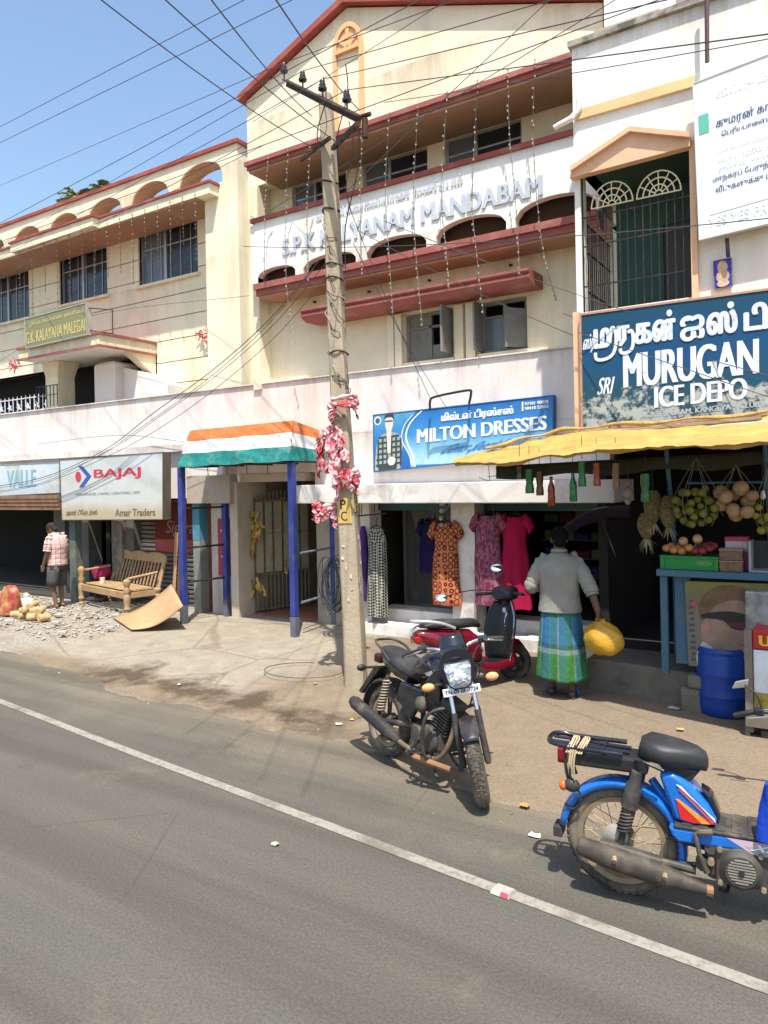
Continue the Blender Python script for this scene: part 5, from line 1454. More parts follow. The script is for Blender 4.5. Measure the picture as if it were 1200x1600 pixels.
def fabric(name, c1, c2, sc, kind='noise', c3=None, rough=.9):
    m, nt, b = nodes(name); k = N(nt); p = k.pos()
    if kind == 'check':
        x = k.n('ShaderNodeTexChecker'); x.inputs['Scale'].default_value = sc
        x.inputs['Color1'].default_value = c1+(1,); x.inputs['Color2'].default_value = c2+(1,)
        mp = k.n('ShaderNodeMapping'); mp.inputs['Rotation'].default_value = (0, R(45), 0); k.l(p, mp.inputs[0]); k.l(mp.outputs[0], x.inputs['Vector']); col = x.outputs[0]
    elif kind == 'ring':
        x = k.n('ShaderNodeTexVoronoi'); x.inputs['Scale'].default_value = sc; x.inputs['Randomness'].default_value = .25; k.l(p, x.inputs['Vector'])
        col = k.ramp(x.outputs['Distance'], [(0, c1), (.34, c1), (.38, c2), (.50, c2), (.55, c1)])
        if c3:
            sp = k.n('ShaderNodeSeparateXYZ'); k.l(p, sp.inputs[0])
            z = k.math('ADD', sp.outputs[2], k.math('MULTIPLY', k.noise(p, 14, 2), .1))
            col = k.mix(k.ramp(k.math('MULTIPLY', z, 1.0), [(.62, .85), (.68, 0)]), col, c3)
    else:
        col = k.mix(k.ramp(k.noise(k.pos((1, 1, .5)), sc, 4), [(.46, 0), (.56, 1)]), c1, c2)
    k.l(col, b.inputs['Base Color']); b.inputs['Roughness'].default_value = rough; b.inputs['Specular IOR Level'].default_value = .2
    k.l(k.bump(k.noise(p, 300, 2), .2, .002), b.inputs['Normal'])
    return m
garment('orange and maroon patterned dress hanging left of the white pillar', 674, 718, 818, 944, 8.60, fabric('orange_print', (.52, .17, .07), (.09, .018, .014), 13, 'ring', (.22, .015, .03)), seed=1)
garment('purple flowered dress hanging just right of the white pillar', 739, 786, 806, 944, 8.60, fabric('purple_print', (.20, .03, .07), (.30, .12, .17), 34), seed=2)
garment('plain crimson pink dress hanging beside the purple one', 782, 828, 808, 950, 8.62, fabric('crimson', (.40, .008, .055), (.35, .007, .047), 5), seed=3)
garment('red floral cloth behind the purple dress', 744, 762, 856, 916, 8.74, fabric('red_floral', (.45, .03, .06), (.60, .30, .32), 30), False, seed=4, hanger=False)
garment('purple stole hanging right of the pole', 563, 573, 822, 938, 8.62, fabric('purple_plain', (.09, .04, .20), (.07, .03, .16), 5), False, seed=5, hanger=False)
garment('black and white diamond patterned cloth by the pole', 573, 604, 826, 962, 8.60, fabric('diamond', (.02, .022, .02), (.38, .37, .30), 34, 'check'), False, seed=6, flare=1.05)
garment('navy dress hanging inside the dark shop', 655, 684, 815, 893, 9.2, fabric('navy', (.015, .012, .06), (.02, .015, .08), 4), seed=7)
hr = MB(); a = A(560, 806, 8.5); hr.tube([a, A(604, 802, 8.5)], .012, 6)
for px, py in ((585, 800), (565, 804)): hr.tube([A(px, py, 8.5), A(px, py-16, 8.5)], .006, 5)
tag(hr.build('hanging_rail', M_iron), 'short dark rail holding the patterned cloth by the pole', 'rail')
cs = thing('hanging_charm', 'string of pale shells and dry lemons hung under lintel', 'charm', tuple(A(690, 800, 8.44)))
M_shell = mat('shell_grey', (.32, .30, .26), .8, var=.3, vs=14)
MB().tube([A(690, 770, 8.46), A(691, 822, 8.46)], .004, 5).build('cord', M_iron, cs, world=True)
for py, r in ((776, .05), (786, .045), (798, .035), (810, .032), (820, .030)):
    MB().ball(A(690+2*math.sin(py), py, 8.45), (r, r*.8, r*.9), 10, 7).build('shell', M_shell, cs, world=True, smooth=True)
wr = random.Random(2); mb = MB()
for i in range(22):
    p = A(690+wr.uniform(-14, 14), 780+wr.uniform(-10, 8), 8.46); mb.tube([p, p+Vector((wr.uniform(-.1, .1), 0, wr.uniform(-.12, .02)))], .004, 4)
mb.build('dry_roots', M_shell, cs, world=True)

# --- wooden bench with carved back
M_teak = mat('raw_wood', (.35, .23, .115), .75, var=.18, vs=4, dirt=(.30, .18, .07), da=.5, ds=5, streak=True)
L0, R0 = G(128, 945, .09), G(199, 962, .09)            # feet of the front left and front right legs
ang = math.atan2(R0.y-L0.y, R0.x-L0.x)
BW = (R0-L0).length
bn = thing('wooden_bench', 'carved raw wood bench with slatted back and turned legs', 'bench', tuple(L0), (0, 0, ang))
def turned(x, y, z0, z1, r):
    H = z1-z0
    return MB().lathe([(r*.7, z0), (r*1.0, z0+.05*H), (r*.6, z0+.10*H), (r*1.1, z0+.18*H), (r*.75, z0+.26*H), (r*1.05, z0+.36*H), (r*1.05, z0+.52*H), (r*.7, z0+.58*H), (r*1.1, z0+.68*H), (r*.7, z0+.78*H), (r*1.15, z0+.88*H), (r*1.1, z0+.95*H), (r*.5, z1)], 12, (x, y, 0))
dp_ = .55
for (x, y, h) in ((0, 0, .70), (BW, 0, .60), (0, dp_, .40), (BW, dp_, .40)):
    turned(x, y, 0, h, .055).build('leg', M_teak, bn, smooth=True)
mb = MB().box(.03, BW-.03, -.025, .025, .27, .38); mb.build('seat_rail', M_teak, bn, bevel=.006)
MB().box(.03, BW-.03, dp_-.025, dp_+.025, .27, .38).build('seat_rail', M_teak, bn, bevel=.006)
for i in range(7):
    y = .06+.07*i
    MB().box(.02, BW-.02, y, y+.055, .383, .40).build('seat_slat', M_teak, bn, bevel=.004)
for s in (0, BW):
    MB().tube([(s, 0, .60 if s else .62), (s, dp_, .66)], .022, 8).build('armrest', M_teak, bn)
    MB().box(s-.02, s+.02, .02, dp_, .28, .37).build('seat_rail', M_teak, bn)
tilt = .16
for i in range(15):
    x = .06+(BW-.12)*i/14
    MB().obox((x, dp_+tilt*.5, .62), (.032, .016, .46), rx(-.30)).build('back_slat', M_teak, bn)
poly = [(-.02, .80)] + [((BW+.04)*i/24-.02, .93+.045*abs(math.sin(i/24*pi*3))) for i in range(25)] + [(BW+.02, .80)]
MB().prism(poly, lambda a, c: Vector((a, dp_+tilt-.03, c)), lambda a, c: Vector((a, dp_+tilt+.02, c))).build('crest_rail', M_teak, bn, bevel=.006)
for s in (0, BW): MB().tube([(s, dp_, .3), (s, dp_+tilt, .90)], .03, 8).build('back_post', M_teak, bn)
tin = thing('tin', 'small cream tin standing on the bench seat', 'tin', tuple(bn.matrix_basis @ Vector((.42, .2, .402))))
MB().lathe([(0, 0), (.045, 0), (.045, .10), (.048, .105), (.0, .11)], 14).build('can', flat('cream_tin', (.60, .54, .36)), tin)
# --- plywood sheet, bowed, propped against the blue post
p00, p10, p11, p01 = G(178, 968, .10), G(206, 984, .09), G(284, 966, .10), A(250, 930, 8.0)
def ply(u, v):
    # u along the foot, v towards the post
    a = G(176, 966, .095).lerp(G(205, 985, .09), u); c = A(268, 914, 7.98).lerp(A(286, 948, 7.45), u)
    p = a.lerp(c, v)
    return p + Vector((0, 0, -.10*math.sin(v*pi)*(1) )) + Vector((0, 0, .012))
tag(MB().grid(ply, 6, 14, uv=False).build('plywood_sheet', mat('plywood', (.37, .235, .12), .7, var=.10, vs=2, dirt=(.55, .36, .18), da=.4, ds=3), smooth=True, solid=.014), 'bowed sheet of orange brown plywood against front blue post', 'plywood')
wl = random.Random(4)
for i, (a, c) in enumerate((((270, 955), (276, 832)), ((277, 958), (283, 846)))):
    p, q = A(*a, 8.62), A(*c, 8.7)
    tag(bar(MB(), p, q, .035, .02).build('plank', mat('plank_brown_%d' % i, ((.42, .26, .13), (.16, .06, .035))[i], .8, var=.2)), ['pale plank leaning beside the shutter', 'dark red plank leaning beside the shutter'][i], 'plank')
# --- heap of logs, sack, jar, bricks
M_log = mat('cut_wood', (.50, .33, .16), .85, var=.35, vs=9, dirt=(.25, .13, .06), da=.6, ds=9)
wl = random.Random(21); c0 = G(48, 967, .09)
lay = [(-.36, 0, .05), (-.24, .05, .05), (-.12, -.03, .055), (.0, .03, .05), (.12, -.02, .05), (.25, .02, .06), (.36, .0, .05), (-.18, .05, .14), (-.05, .0, .145), (.08, .04, .14), (.22, .03, .15), (-.02, .05, .22)]
nml = ['far left end', 'second from left at the bottom', 'third from left at the bottom', 'middle of the bottom row', 'fifth along the bottom', 'sixth along the bottom', 'right end', 'left on the upper layer', 'middle left on the upper layer', 'middle right on the upper layer', 'right on the upper layer', 'very top']
for i, (dx, dy, dz) in enumerate(lay):
    a = wl.uniform(.3, 2.6); L = wl.uniform(.16, .24); r = wl.uniform(.040, .06)
    c = c0 + Vector((dx, dy, dz-.0)); d_ = Vector((math.cos(a), math.sin(a), wl.uniform(-.15, .2)))*L/2
    tag(MB().tube([c-d_, c-d_*.5, c+d_*.5, c+d_], [r, r*1.08, r*1.02, r*.92], 9).build('log', M_log, smooth=True), 'short log at the %s of the wood heap' % nml[i], 'log', 'logs in the heap by the far left shop')
sk = G(14, 958, .09)
m, nt, b = nodes('printed_sack'); k = N(nt); p = k.pos()
col = k.ramp(k.noise(p, 6, 3), [(.38, (.28, .03, .04)), (.48, (.34, .09, .03)), (.56, (.36, .19, .05)), (.66, (.45, .40, .40))])
k.l(col, b.inputs['Base Color']); b.inputs['Roughness'].default_value = .5
rings = []
for i in range(10):
    f = i/9; w = .25*(1-.25*f**2)*(1-.4*max(0, f-.85)/.15); d_ = .17*(1-.55*f)
    rings.append([sk+Vector((w*math.copysign(abs(math.cos(t_))**.7, math.cos(t_))+.06*f, d_*math.sin(t_)+.02*mnoise.noise(Vector((t_*2, f*5, 0))), .46*f+.02*math.sin(t_*3)*f)) for t_ in [2*pi*j/24 for j in range(24)]])
tag(MB().loft(rings).build('sack', m, smooth=True), 'orange and red printed plastic sack by the far left shop', 'sack')
jc = G(42, 955, .09)
jr = thing('plastic_jar', 'white plastic jar with lid standing behind the logs', 'jar', tuple(jc))
MB().lathe([(0, 0), (.105, 0), (.12, .02), (.12, .17), (.10, .215), (.05, .245), (.05, .25)], 18).build('body', mat('milky_plastic', (.60, .58, .52), .4, var=.08, obj=True), jr, smooth=True)
MB().lathe([(0, .25), (.058, .25), (.058, .285), (.03, .295), (.02, .32), (0, .32)], 14).build('lid', flat('jar_lid', (.62, .55, .40)), jr, smooth=True)
for i, (px, py, s_) in enumerate(((91, 963, 1.0), (88, 975, .9), (172, 983, .8), (98, 990, .8), (15, 972, .9))):
    p = G(px, py, .10)
    tag(MB().obox(p+Vector((0, 0, .02)), (.15*s_, .08*s_, .045), rz(.2*i)).build('broken_block', mat('white_block_%d' % i, (.40, .37, .32), .9, var=.15), bevel=.008),
        ['white broken block just right of the logs', 'white broken block in front of the logs', 'white block chunk beside the plywood foot', 'white chunk in the middle of the rubble', 'pale chunk at the far left edge'][i], 'block')
# things in the dark of the left shop
pb = A(159, 893, 8.75)
bk = thing('dim_bundle', 'crimson cloth bundle on a dark stool behind the bench', 'bundle', (pb.x, pb.y, .1))
rings = [ell((pb.x, pb.y, pb.z-.12+.24*f), .20*math.sin(.5+f*2.2)*1.1, .15, 16) for f in [i/7 for i in range(8)]]
MB().loft(rings).build('cloth', flat('crimson_cloth', (.30, .008, .07), .9), bk, world=True, smooth=True)
for s in (-1, 1): MB().tube([(pb.x+s*.14, pb.y-.05, .1), (pb.x+s*.1, pb.y-.05, pb.z-.12)], .02, 6).build('stool_leg', M_iron, bk, world=True)

# ================================================================== FRUIT STALL
M_sblue = mat('stall_blue', (.045, .115, .175), .7, var=.2, dirt=(.10, .10, .09), da=.6, ds=5)
st = thing('fruit_counter', 'blue painted fruit stall counter with a printed poster front', 'counter', (-.6, 7.2, .4))
zc = 1.36
MB().box(-1.54, 1.2, 6.98, 7.75, zc-.06, zc).build('table_top', M_sblue, st, world=True, bevel=.006)
MB().box(-1.40, -1.27, 7.08, 7.14, .50, zc-.062).build('front_board', M_sblue, st, world=True)
MB().box(-1.52, -1.46, 7.04, 7.10, .40, zc-.062).build('leg', M_sblue, st, world=True)
each('leg', M_sblue, st, [(1.1, 1.16, 7.04, 7.1, .04, zc-.062), (1.1, 1.16, 7.6, 7.66, .04, zc-.062), (-1.52, -1.46, 7.6, 7.66, .4, zc-.062)])
MB().box(-1.26, 1.1, 7.14, 7.16, .3, zc-.062).build('back_board', M_dim, st, world=True)
# poster with a man in sunglasses (plain stand-in portrait)
q = Quad(A(1076, 1040, 7.04), A(1200, 1052, 7.04), A(1200, 912, 7.04), A(1070, 908, 7.04))
ps = thing('portrait_poster', 'faded poster of a face in dark sunglasses under the counter', 'poster', tuple(q.p[0]))
q.slab(-.006, 0).build('sheet', gradface('poster_ground', [(0, (.15, .14, .11)), (.6, (.17, .16, .12)), (.85, (.17, .13, .06)), (1, (.20, .18, .04))], q=q, dirt=(.12, .10, .07), da=.5, ds=5), ps, world=True)
pk_ = mat('poster_skin', (.27, .175, .125), .6, var=.22, vs=6, dirt=(.30, .16, .10), da=.4, ds=5)
q.poly(rounded([(.20, .30), (.34, .16), (.52, .10), (.74, .12), (.80, .30), (.90, .38), (.86, .46), (.92, .52), (.86, .62), (.86, .80), (.70, .90), (.42, .90), (.24, .74), (.22, .52), (.18, .46)]), .001, .0008).build('printed_face', pk_, ps, world=True)
q.poly(rounded([(.18, .56), (.16, .72), (.24, .86), (.40, .95), (.62, .965), (.80, .92), (.90, .82), (.88, .70), (.80, .73), (.70, .79), (.58, .80), (.46, .765), (.36, .71), (.30, .65), (.25, .57)]), .0022, .0008).build('printed_hair', mat('poster_hair', (.13, .075, .035), .6, var=.3, vs=14), ps, world=True)
q.poly(rounded([(.20, .62), (.42, .66), (.62, .665), (.80, .62), (.86, .58), (.82, .50), (.70, .46), (.56, .48), (.46, .56), (.22, .58)]), .0034, .0008).build('printed_sunglasses', flat('poster_black', (.012, .012, .014), .4), ps, world=True)
q.poly(rounded([(.50, .53), (.60, .49), (.72, .48), (.78, .51), (.70, .55)]), .0044, .0006).build('lens_tint', flat('lens_red', (.10, .015, .03), .4), ps, world=True)
q.poly(rounded([(.62, .31), (.80, .31), (.78, .285), (.70, .272)]), .0034, .0006).build('printed_mouth', flat('poster_lip', (.25, .09, .07)), ps, world=True)
q.poly(rounded([(.18, .46), (.24, .56), (.30, .52), (.28, .42), (.22, .38)]), .0034, .0006).build('printed_ear', mat('poster_ear', (.40, .19, .15)), ps, world=True)
q.poly(rounded([(.12, .02), (.20, .30), (.48, .10), (.50, .02)]), .0034, .0006).build('printed_collar', flat('poster_white', (.42, .42, .41)), ps, world=True)
mb = MB()
for i in range(11):
    v = .06+.068*i
    mb.join(q.poly([(.035+.03*math.sin(i*2), v), (.105, v+.01), (.10, v+.04), (.04, v+.035)], .0034, .0004))
mb.build('printed_pattern', flat('poster_dark', (.08, .06, .06)), ps, world=True)
q.poly([(.05, .74), (.13, .78), (.12, .69)], .0036, .0004).build('printed_flower', flat('poster_pink', (.45, .05, .10)), ps, world=True)
# scuffed tin box
ti = thing('scuffed_tin', 'scuffed grey tin box below the counter at the right edge', 'tin box', tuple(A(1185, 985, 6.98)))
a_, c_ = A(1166, 985, 6.98), A(1240, 925, 6.98)
MB().box(a_.x, c_.x+.1, 6.9, 7.02, a_.z, c_.z).build('box', mat('scuffed_tin_m', (.30, .31, .30), .45, .5, var=.3, vs=8, dirt=(.07, .08, .07), da=.8, ds=7), ti, world=True, bevel=.02)
# ice cream box on a trolley at the right edge
ib = thing('ice_box', 'ice box with red band and fruit picture at the right edge', 'ice box', (-.5, 6.7, .05))
x0 = A(1178, 1100, 6.62).x
qz = lambda py: A(1185, py, 6.62).z
MB().box(x0, x0+.9, 6.62, 7.0, qz(1112), qz(1016)).build('box', mat('ice_white', (.62, .66, .68), .5, var=.06, dirt=(.35, .34, .3), da=.4), ib, world=True, bevel=.01)
MB().box(x0, x0+.9, 6.618, 7.0, qz(1014), qz(985)).build('red_band', mat('ice_red', (.40, .02, .02), .5), ib, world=True, bevel=.006)
qq = Quad(Vector((x0+.03, 6.616, qz(1011))), Vector((x0+.30, 6.616, qz(1011))), Vector((x0+.30, 6.616, qz(990))), Vector((x0+.03, 6.616, qz(990))))
qq.text('UIP', .08, .7, .12, .88, .002, bold=.05).build('lettering', flat('ice_yellow', (.62, .50, .02)), ib, world=True)
MB().box(x0+.002, x0+.898, 6.612, 6.619, qz(1110), qz(1082)).build('picture_strip', mat('fruit_strip', (.30, .22, .03), .6, var=.8, vs=8, dirt=(.05, .12, .03), da=.9, ds=9), ib, world=True)
MB().prism([(x0+.24+.11*math.cos(i*pi/8), qz(1086)+.13*math.sin(i*pi/8)) for i in range(16)], lambda a, c: Vector((a, 6.606, c)), lambda a, c: Vector((a, 6.611, c))).build('printed_apple', flat('apple_print', (.45, .16, .12)), ib, world=True)
each('frame_post', mat('frame_brown', (.16, .13, .10), .8, var=.3), ib, [(x0-.06, x0-.004, 6.60, 6.66, .12, qz(985))])
MB().box(x0-.06, x0+.9, 6.58, 7.0, qz(1135), qz(1114)).build('tray', bpy.data.materials['frame_brown'], ib, world=True)
MB().box(x0+.05, x0+.8, 6.62, 6.9, .05, .14).build('wood_block', mat('dark_block', (.10, .07, .05), .9), ib, world=True)
for x in (x0-.05, x0+.85):
    MB().lathe([(0, -.02), (.05, -.02), (.055, 0), (.05, .02), (0, .02)], 14, (x, 6.66, .105), ry(pi/2)).build('caster', mat('caster', (.16, .14, .12), .7), ib, world=True, smooth=True)
# blue barrel
bp = G(1131, 1120, .045); bp.z = pave_z(bp.x, bp.y)
bar_ = thing('plastic_barrel', 'blue plastic water barrel without lid by the stall', 'barrel', tuple(bp))
rb_ = .225
Hb = .60
prof = [(0, 0), (rb_*.90, 0), (rb_*.96, .02), (rb_*1.0, .10), (rb_*1.0, .17), (rb_*1.012, .175), (rb_*1.012, .185), (rb_*1.0, .19), (rb_*1.0, .36), (rb_*1.012, .365), (rb_*1.012, .375), (rb_*1.0, .38), (rb_*.995, .53), (rb_*.97, .54), (rb_*.97, .55), (rb_*1.0, .555), (rb_*1.0, .575), (rb_*.97, .58), (rb_*.95, Hb), (rb_*.90, Hb), (rb_*.88, .50), (rb_*.86, .3), (0, .28)]
MB().lathe(prof, 36).build('drum', mat('barrel_blue', (.004, .045, .27), .42, var=.08, obj=True, dirt=(.03, .07, .18), da=.5, ds=4, bump=.05), bar_, smooth=True, angle=60)
# concrete plinth
mb = MB(); 
pl = [(-2.30, 7.30), (-1.12, 7.16), (-1.12, 8.2), (-2.30, 8.2)]
mb.prism(pl, lambda a, c: Vector((a, c, 0)), lambda a, c: Vector((a, c, .40)))
pth = thing('stall_plinth', 'dirty grey concrete step in front of the dark stall', 'plinth', (-1.7, 7.6, 0))
M_plinth = mat('plinth_concrete', (.17, .15, .12), .95, var=.3, vs=3, dirt=(.05, .045, .04), da=.7, ds=3, bump=.6, bs=20, bd=.02)
mb.build('step', M_plinth, pth, world=True, bevel=.025)
MB().box(-1.36, -.9, 7.02, 7.2, .02, .30).build('side_block', M_plinth, pth, world=True, bevel=.025)
MB().box(-1.30, -.9, 7.0, 7.3, .302, .42).build('upper_block', M_plinth, pth, world=True, bevel=.025)
# --- tarpaulin
M_tarp = mat('yellow_tarp', (.44, .275, .07), .6, var=.15, vs=3, dirt=(.27, .16, .05), da=.65, ds=5, bump=.8, bs=9, bd=.03)
tp = thing('tarpaulin', 'yellow tarpaulin awning stretched over the fruit stall', 'awning', (-1.5, 6.9, 2.4))
F_ = [A(706, 723, 6.7), A(790, 722, 6.5), A(860, 712, 6.35), A(935, 704, 6.2), A(1010, 699, 6.1), A(1090, 696, 6.0), A(1200, 691, 5.9), A(1320, 684, 5.8)]
K_ = [A(709, 716, 6.95), A(790, 698, 7.2), A(850, 683, 7.35), A(905, 674, 7.42), A(990, 667, 7.42), A(1090, 660, 7.42), A(1200, 650, 7.42), A(1320, 640, 7.42)]
Fp, Kp = smooth_path(F_, 6), smooth_path(K_, 6)
nT = len(Fp)-1
def tarp(u, v):
    i = min(int(u*nT), nT-1); f = u*nT-i
    a = Fp[i].lerp(Fp[i+1], f); c = Kp[i].lerp(Kp[i+1], f)
    p = a.lerp(c, v)
    return p + Vector((0, 0, (-.030*math.sin(v*pi) + .006*math.sin(u*31+v*3)*(1-v) + .014*mnoise.noise(Vector((u*20, v*5, 1))) + .009*mnoise.noise(Vector((u*60+v*9, v*9, 4))))))
MB().grid(tarp, 150, 14, uv=False).build('sheet', M_tarp, tp, world=True, smooth=True, angle=25)
def lip(u, v):
    p = tarp(u, 0)
    return p + Vector((0, .02+.05*v, -(.022+.008*math.sin(u*17)+.008*math.sin(u*41+1))*v))
MB().grid(lip, 90, 3, uv=False).build('hanging_hem', M_tarp, tp, world=True, smooth=True)
def roll(i_): return Kp[i_]+Vector((0, -.04, .03+.012*math.sin(i_*.9)))
MB().tube([roll(i) for i in range(4, len(Kp)-6)], [.017+.007*math.sin(i*.7) for i in range(len(Kp)-10)], 8).build('rolled_edge', M_tarp, tp, world=True, smooth=True)
bb = MB(); bb.tube([A(965, 676, 7.3), A(1190, 655, 7.25)], .03, 8)
bb.build('bamboo_pole', mat('grey_bamboo', (.21, .15, .09), .8, var=.25), tp, world=True)
MB().tube([A(1110, 668, 7.2), A(1300, 650, 7.15)], .018, 8).build('pipe', mat('grey_pipe', (.40, .38, .35), .6), tp, world=True)
# sagging under-sheet behind the hem; its dark green includes the shade of the stall
M_under = mat('dark_undersheet', (.028, .032, .018), .9, var=.3)
MB().grid(lambda u, v: A(775+(1320-775)*u, 728-30*u, 6.95) + Vector((0, .0, -.13*v-.02*math.sin(u*23)*v)), 40, 3, uv=False).build('under_sheet', M_under, tp, world=True, smooth=True, solid=.006)
MB().tube([A(1075, 755, 7.0), A(1300, 752, 7.0)], .012, 6).build('cross_bar', M_sblue, tp, world=True)
for px in (1040, 1195): MB().tube([A(px, 690, 6.9), Vector((A(px, 690, 6.9).x, 7.3, 1.3))], .02, 6).build('support_pole', M_sblue, tp, world=True)

# --- hanging bottles
def bottle(label, px, py, Y, c, h=.25, r=.036, cut=False):
    top_ = A(px, py, Y)
    t = thing('hanging_bottle', label, 'bottle', (top_.x, top_.y, top_.z-h), group='bottles hanging under the yellow awning')
    m, nt, b = nodes('bottle_glass_%d' % px); b.inputs['Base Color'].default_value = c+(1,); b.inputs['Roughness'].default_value = .12
    b.inputs['Transmission Weight'].default_value = .35
    rr = random.Random(px)
    prof = [(0, 0), (r*.85, .0), (r, .015), (r*.97, h*.35), (r*.88, h*.42), (r, h*.52), (r*.9, h*.66), (r*.45, h*.84), (r*.40, h*.97), (0, h*.97)]
    if cut: prof = [(0, 0), (r, 0), (r*1.02, h*.2), (r*.8, h*.42), (r*1.0, h*.62), (r*.95, h*.95), (r*.9, h*.95), (0, h*.9)]
    MB().lathe(prof, 16).build('body', m, t, smooth=True, angle=60)
    if not cut: MB().lathe([(0, h*.965), (r*.46, h*.965), (r*.46, h*1.03), (0, h*1.03)], 12).build('cap', flat('cap_%d' % px, (c[0]*.6, c[1]*.6, c[2]*.6)), t)
    MB().tube([(0, 0, h), (0, 0, h+.22)], .003, 4).build('string', M_iron, t)
G_, R_, B_ = (.004, .21, .045), (.30, .035, .012), (.10, .035, .018)
bottle('leftmost small brown green bottle stub under the awning', 812, 728, 6.75, (.05, .055, .03), .13, .03, True)
bottle('large dark green bottle, second from left', 827, 732, 6.75, (.006, .16, .04), .24, .042, True)
bottle('dark brown bottle, third from left', 843, 735, 6.75, B_, .24, .036, True)
bottle('orange red bottle with narrow neck over the lintel', 861, 746, 6.75, R_, .27)
bottle('bright green bottle right of the orange one', 895, 740, 6.7, G_, .26)
bottle('upper green bottle, half hidden by the awning hem', 909, 718, 6.7, G_, .25, .036, True)
bottle('short orange bottle on the white wall end', 932, 722, 6.7, (.36, .06, .03), .22, .034, True)
bottle('brown bottle in front of the dark room', 962, 722, 6.7, (.22, .12, .07), .25, .034, True)
bottle('green bottle hanging left of the pineapples', 1008, 738, 6.7, (.004, .15, .05), .26, .04, True)
hl = thing('hanging_charm', 'pale tied charm of shells beside the brown bottle', 'charm', tuple(A(981, 770, 6.75)))
MB().tube([A(981, 720, 6.75), A(981, 785, 6.75)], .004, 5).build('cord', M_iron, hl, world=True)
for py, r in ((755, .03), (770, .05), (784, .028)): MB().ball(A(981, py, 6.75), (r, r*.8, r), 12, 8).build('shell', mat('coconut_%d' % py, (.19, .15, .11), .8, var=.3), hl, world=True, smooth=True)
bx = thing('white_box', 'white box end under the awning above the dark room', 'box', tuple(A(930, 790, 8.35)))
a_, c_ = A(905, 786, 8.4), A(952, 742, 8.4)
MB().box(a_.x, c_.x, 8.36, 8.48, a_.z, c_.z).build('box', M_lintel, bx, world=True)

# --- umbrella, dark purple, half open in the shade
ub = thing('dark_umbrella', 'dark purple cloth awning drooping behind the man', 'umbrella', tuple(A(930, 830, 7.9)))
pts0 = [A(876, 826, 7.7), A(905, 806, 7.7), A(940, 793, 7.75), A(985, 790, 7.8)]
pts1 = [A(884, 834, 7.9), A(912, 822, 8.2), A(945, 812, 8.3), A(985, 812, 8.3)]
S0, S1 = smooth_path(pts0, 5), smooth_path(pts1, 5)
MB().grid(lambda u, v: S0[min(int(u*(len(S0)-1)), len(S0)-1)].lerp(S1[min(int(u*(len(S0)-1)), len(S0)-1)], v), 15, 4, uv=False).build('cloth', flat('dark_purple', (.035, .025, .06), .8), ub, world=True, smooth=True, solid=.006)
MB().tube([A(940, 810, 7.9), A(962, 870, 7.9)], .008, 6).build('rod', M_iron, ub, world=True)

# --- fruit
M_pine = mat('pineapple_skin', (.15, .115, .045), .9, var=.5, vs=30, bump=1, bs=60, bd=.03)
M_pleaf = mat('pineapple_leaf', (.24, .22, .12), .8, var=.3)
for i, (px, py, h, lab) in enumerate(((1020, 792, .30, 'tallest pineapple hanging left of the limes'), (1044, 800, .29, 'right pineapple hanging next to the limes'), (1010, 822, .24, 'lowest pineapple of the hanging three'))):
    c = A(px, py, 7.0); t = thing('pineapple', lab, 'pineapple', tuple(c), group='pineapples hanging at the stall')
    rings = []
    nr = 14
    for k_ in range(nr+1):
        f = k_/nr; r = .075*math.sin(pi*(.08+.86*f))**.6*(1.15-.25*f)
        rings.append([Vector((r*(1+.07*((k_+j) % 2))*math.cos(2*pi*j/18), r*(1+.07*((k_+j) % 2))*math.sin(2*pi*j/18), h*(.5-f))) for j in range(18)])
    MB().loft(rings).build('fruit', M_pine, t)
    rr = random.Random(i); mb = MB()
    for k_ in range(16):
        a = rr.uniform(0, 6.28); b0 = Vector((.02*math.cos(a), .02*math.sin(a), -h*.48)); e_ = b0+Vector((.10*math.cos(a)*rr.random(), .10*math.sin(a)*rr.random(), -rr.uniform(.06, .15))); w = Vector((-math.sin(a), math.cos(a), 0))*.012
        mb.add([b0-w, b0+w, e_], [(0, 1, 2)])
    mb.build('leaves', M_pleaf, t)
    MB().tube([(0, 0, h*.5), (0, 0, h*.5+.3)], .004, 4).build('cord', M_iron, t)
def fruit_net(label, px, py, n, r, spread, col, cat, seed, name):
    t = thing('fruit_net', label, 'fruit net', tuple(A(px, py, 6.95)), group='nets of fruit hanging at the stall')
    rr = random.Random(seed); m = mat(name, col, .6, var=.35, vs=8, bump=.2, dirt=(col[0]*.55, col[1]*.5, col[2]*.5), da=.6, ds=9)
    pts = []
    tries = 0
    while len(pts) < n and tries < 4000:
        tries += 1
        p = Vector((rr.uniform(-1, 1)*spread[0], rr.uniform(-1, .3)*spread[1], rr.uniform(-1, 1)*spread[2]))
        if (p.x/spread[0])**2+(p.z/spread[2])**2 > 1.05: continue
        if all((p-q_).length > r*1.72 for q_ in pts): pts.append(p)
    me = None
    for p in pts:
        if me is None:
            o = MB().ball((0, 0, 0), (r, r, r*.94), 14, 9).build(cat, m, t, smooth=True); me = o
        else:
            o = me.copy(); COL.objects.link(o); q_ = rr.uniform(.82, 1.08); o.scale = (q_, q_, q_*rr.uniform(.9, 1.02)); o.rotation_euler = (rr.uniform(0, 3), rr.uniform(0, 3), 0)
        o.location = p
    for a in range(6):
        an = a*pi/3
        MB().tube(smooth_path([(0, 0, spread[2]*2.6), (spread[0]*1.0*math.cos(an), spread[1]*math.sin(an)-.02, spread[2]*.8), (spread[0]*1.15*math.cos(an), spread[1]*1.2*math.sin(an)-.03, 0), (spread[0]*.7*math.cos(an), spread[1]*.7*math.sin(an), -spread[2]*1.05)], 4), .0025, 4).build('net_cord', flat('net_cord_%s' % name, (.16, .17, .10)), t)
fruit_net('net of green limes hanging in the middle of the stall', 1089, 791, 30, .038, (.165, .10, .165), (.13, .13, .015), 'lime', 3, 'lime_skin')
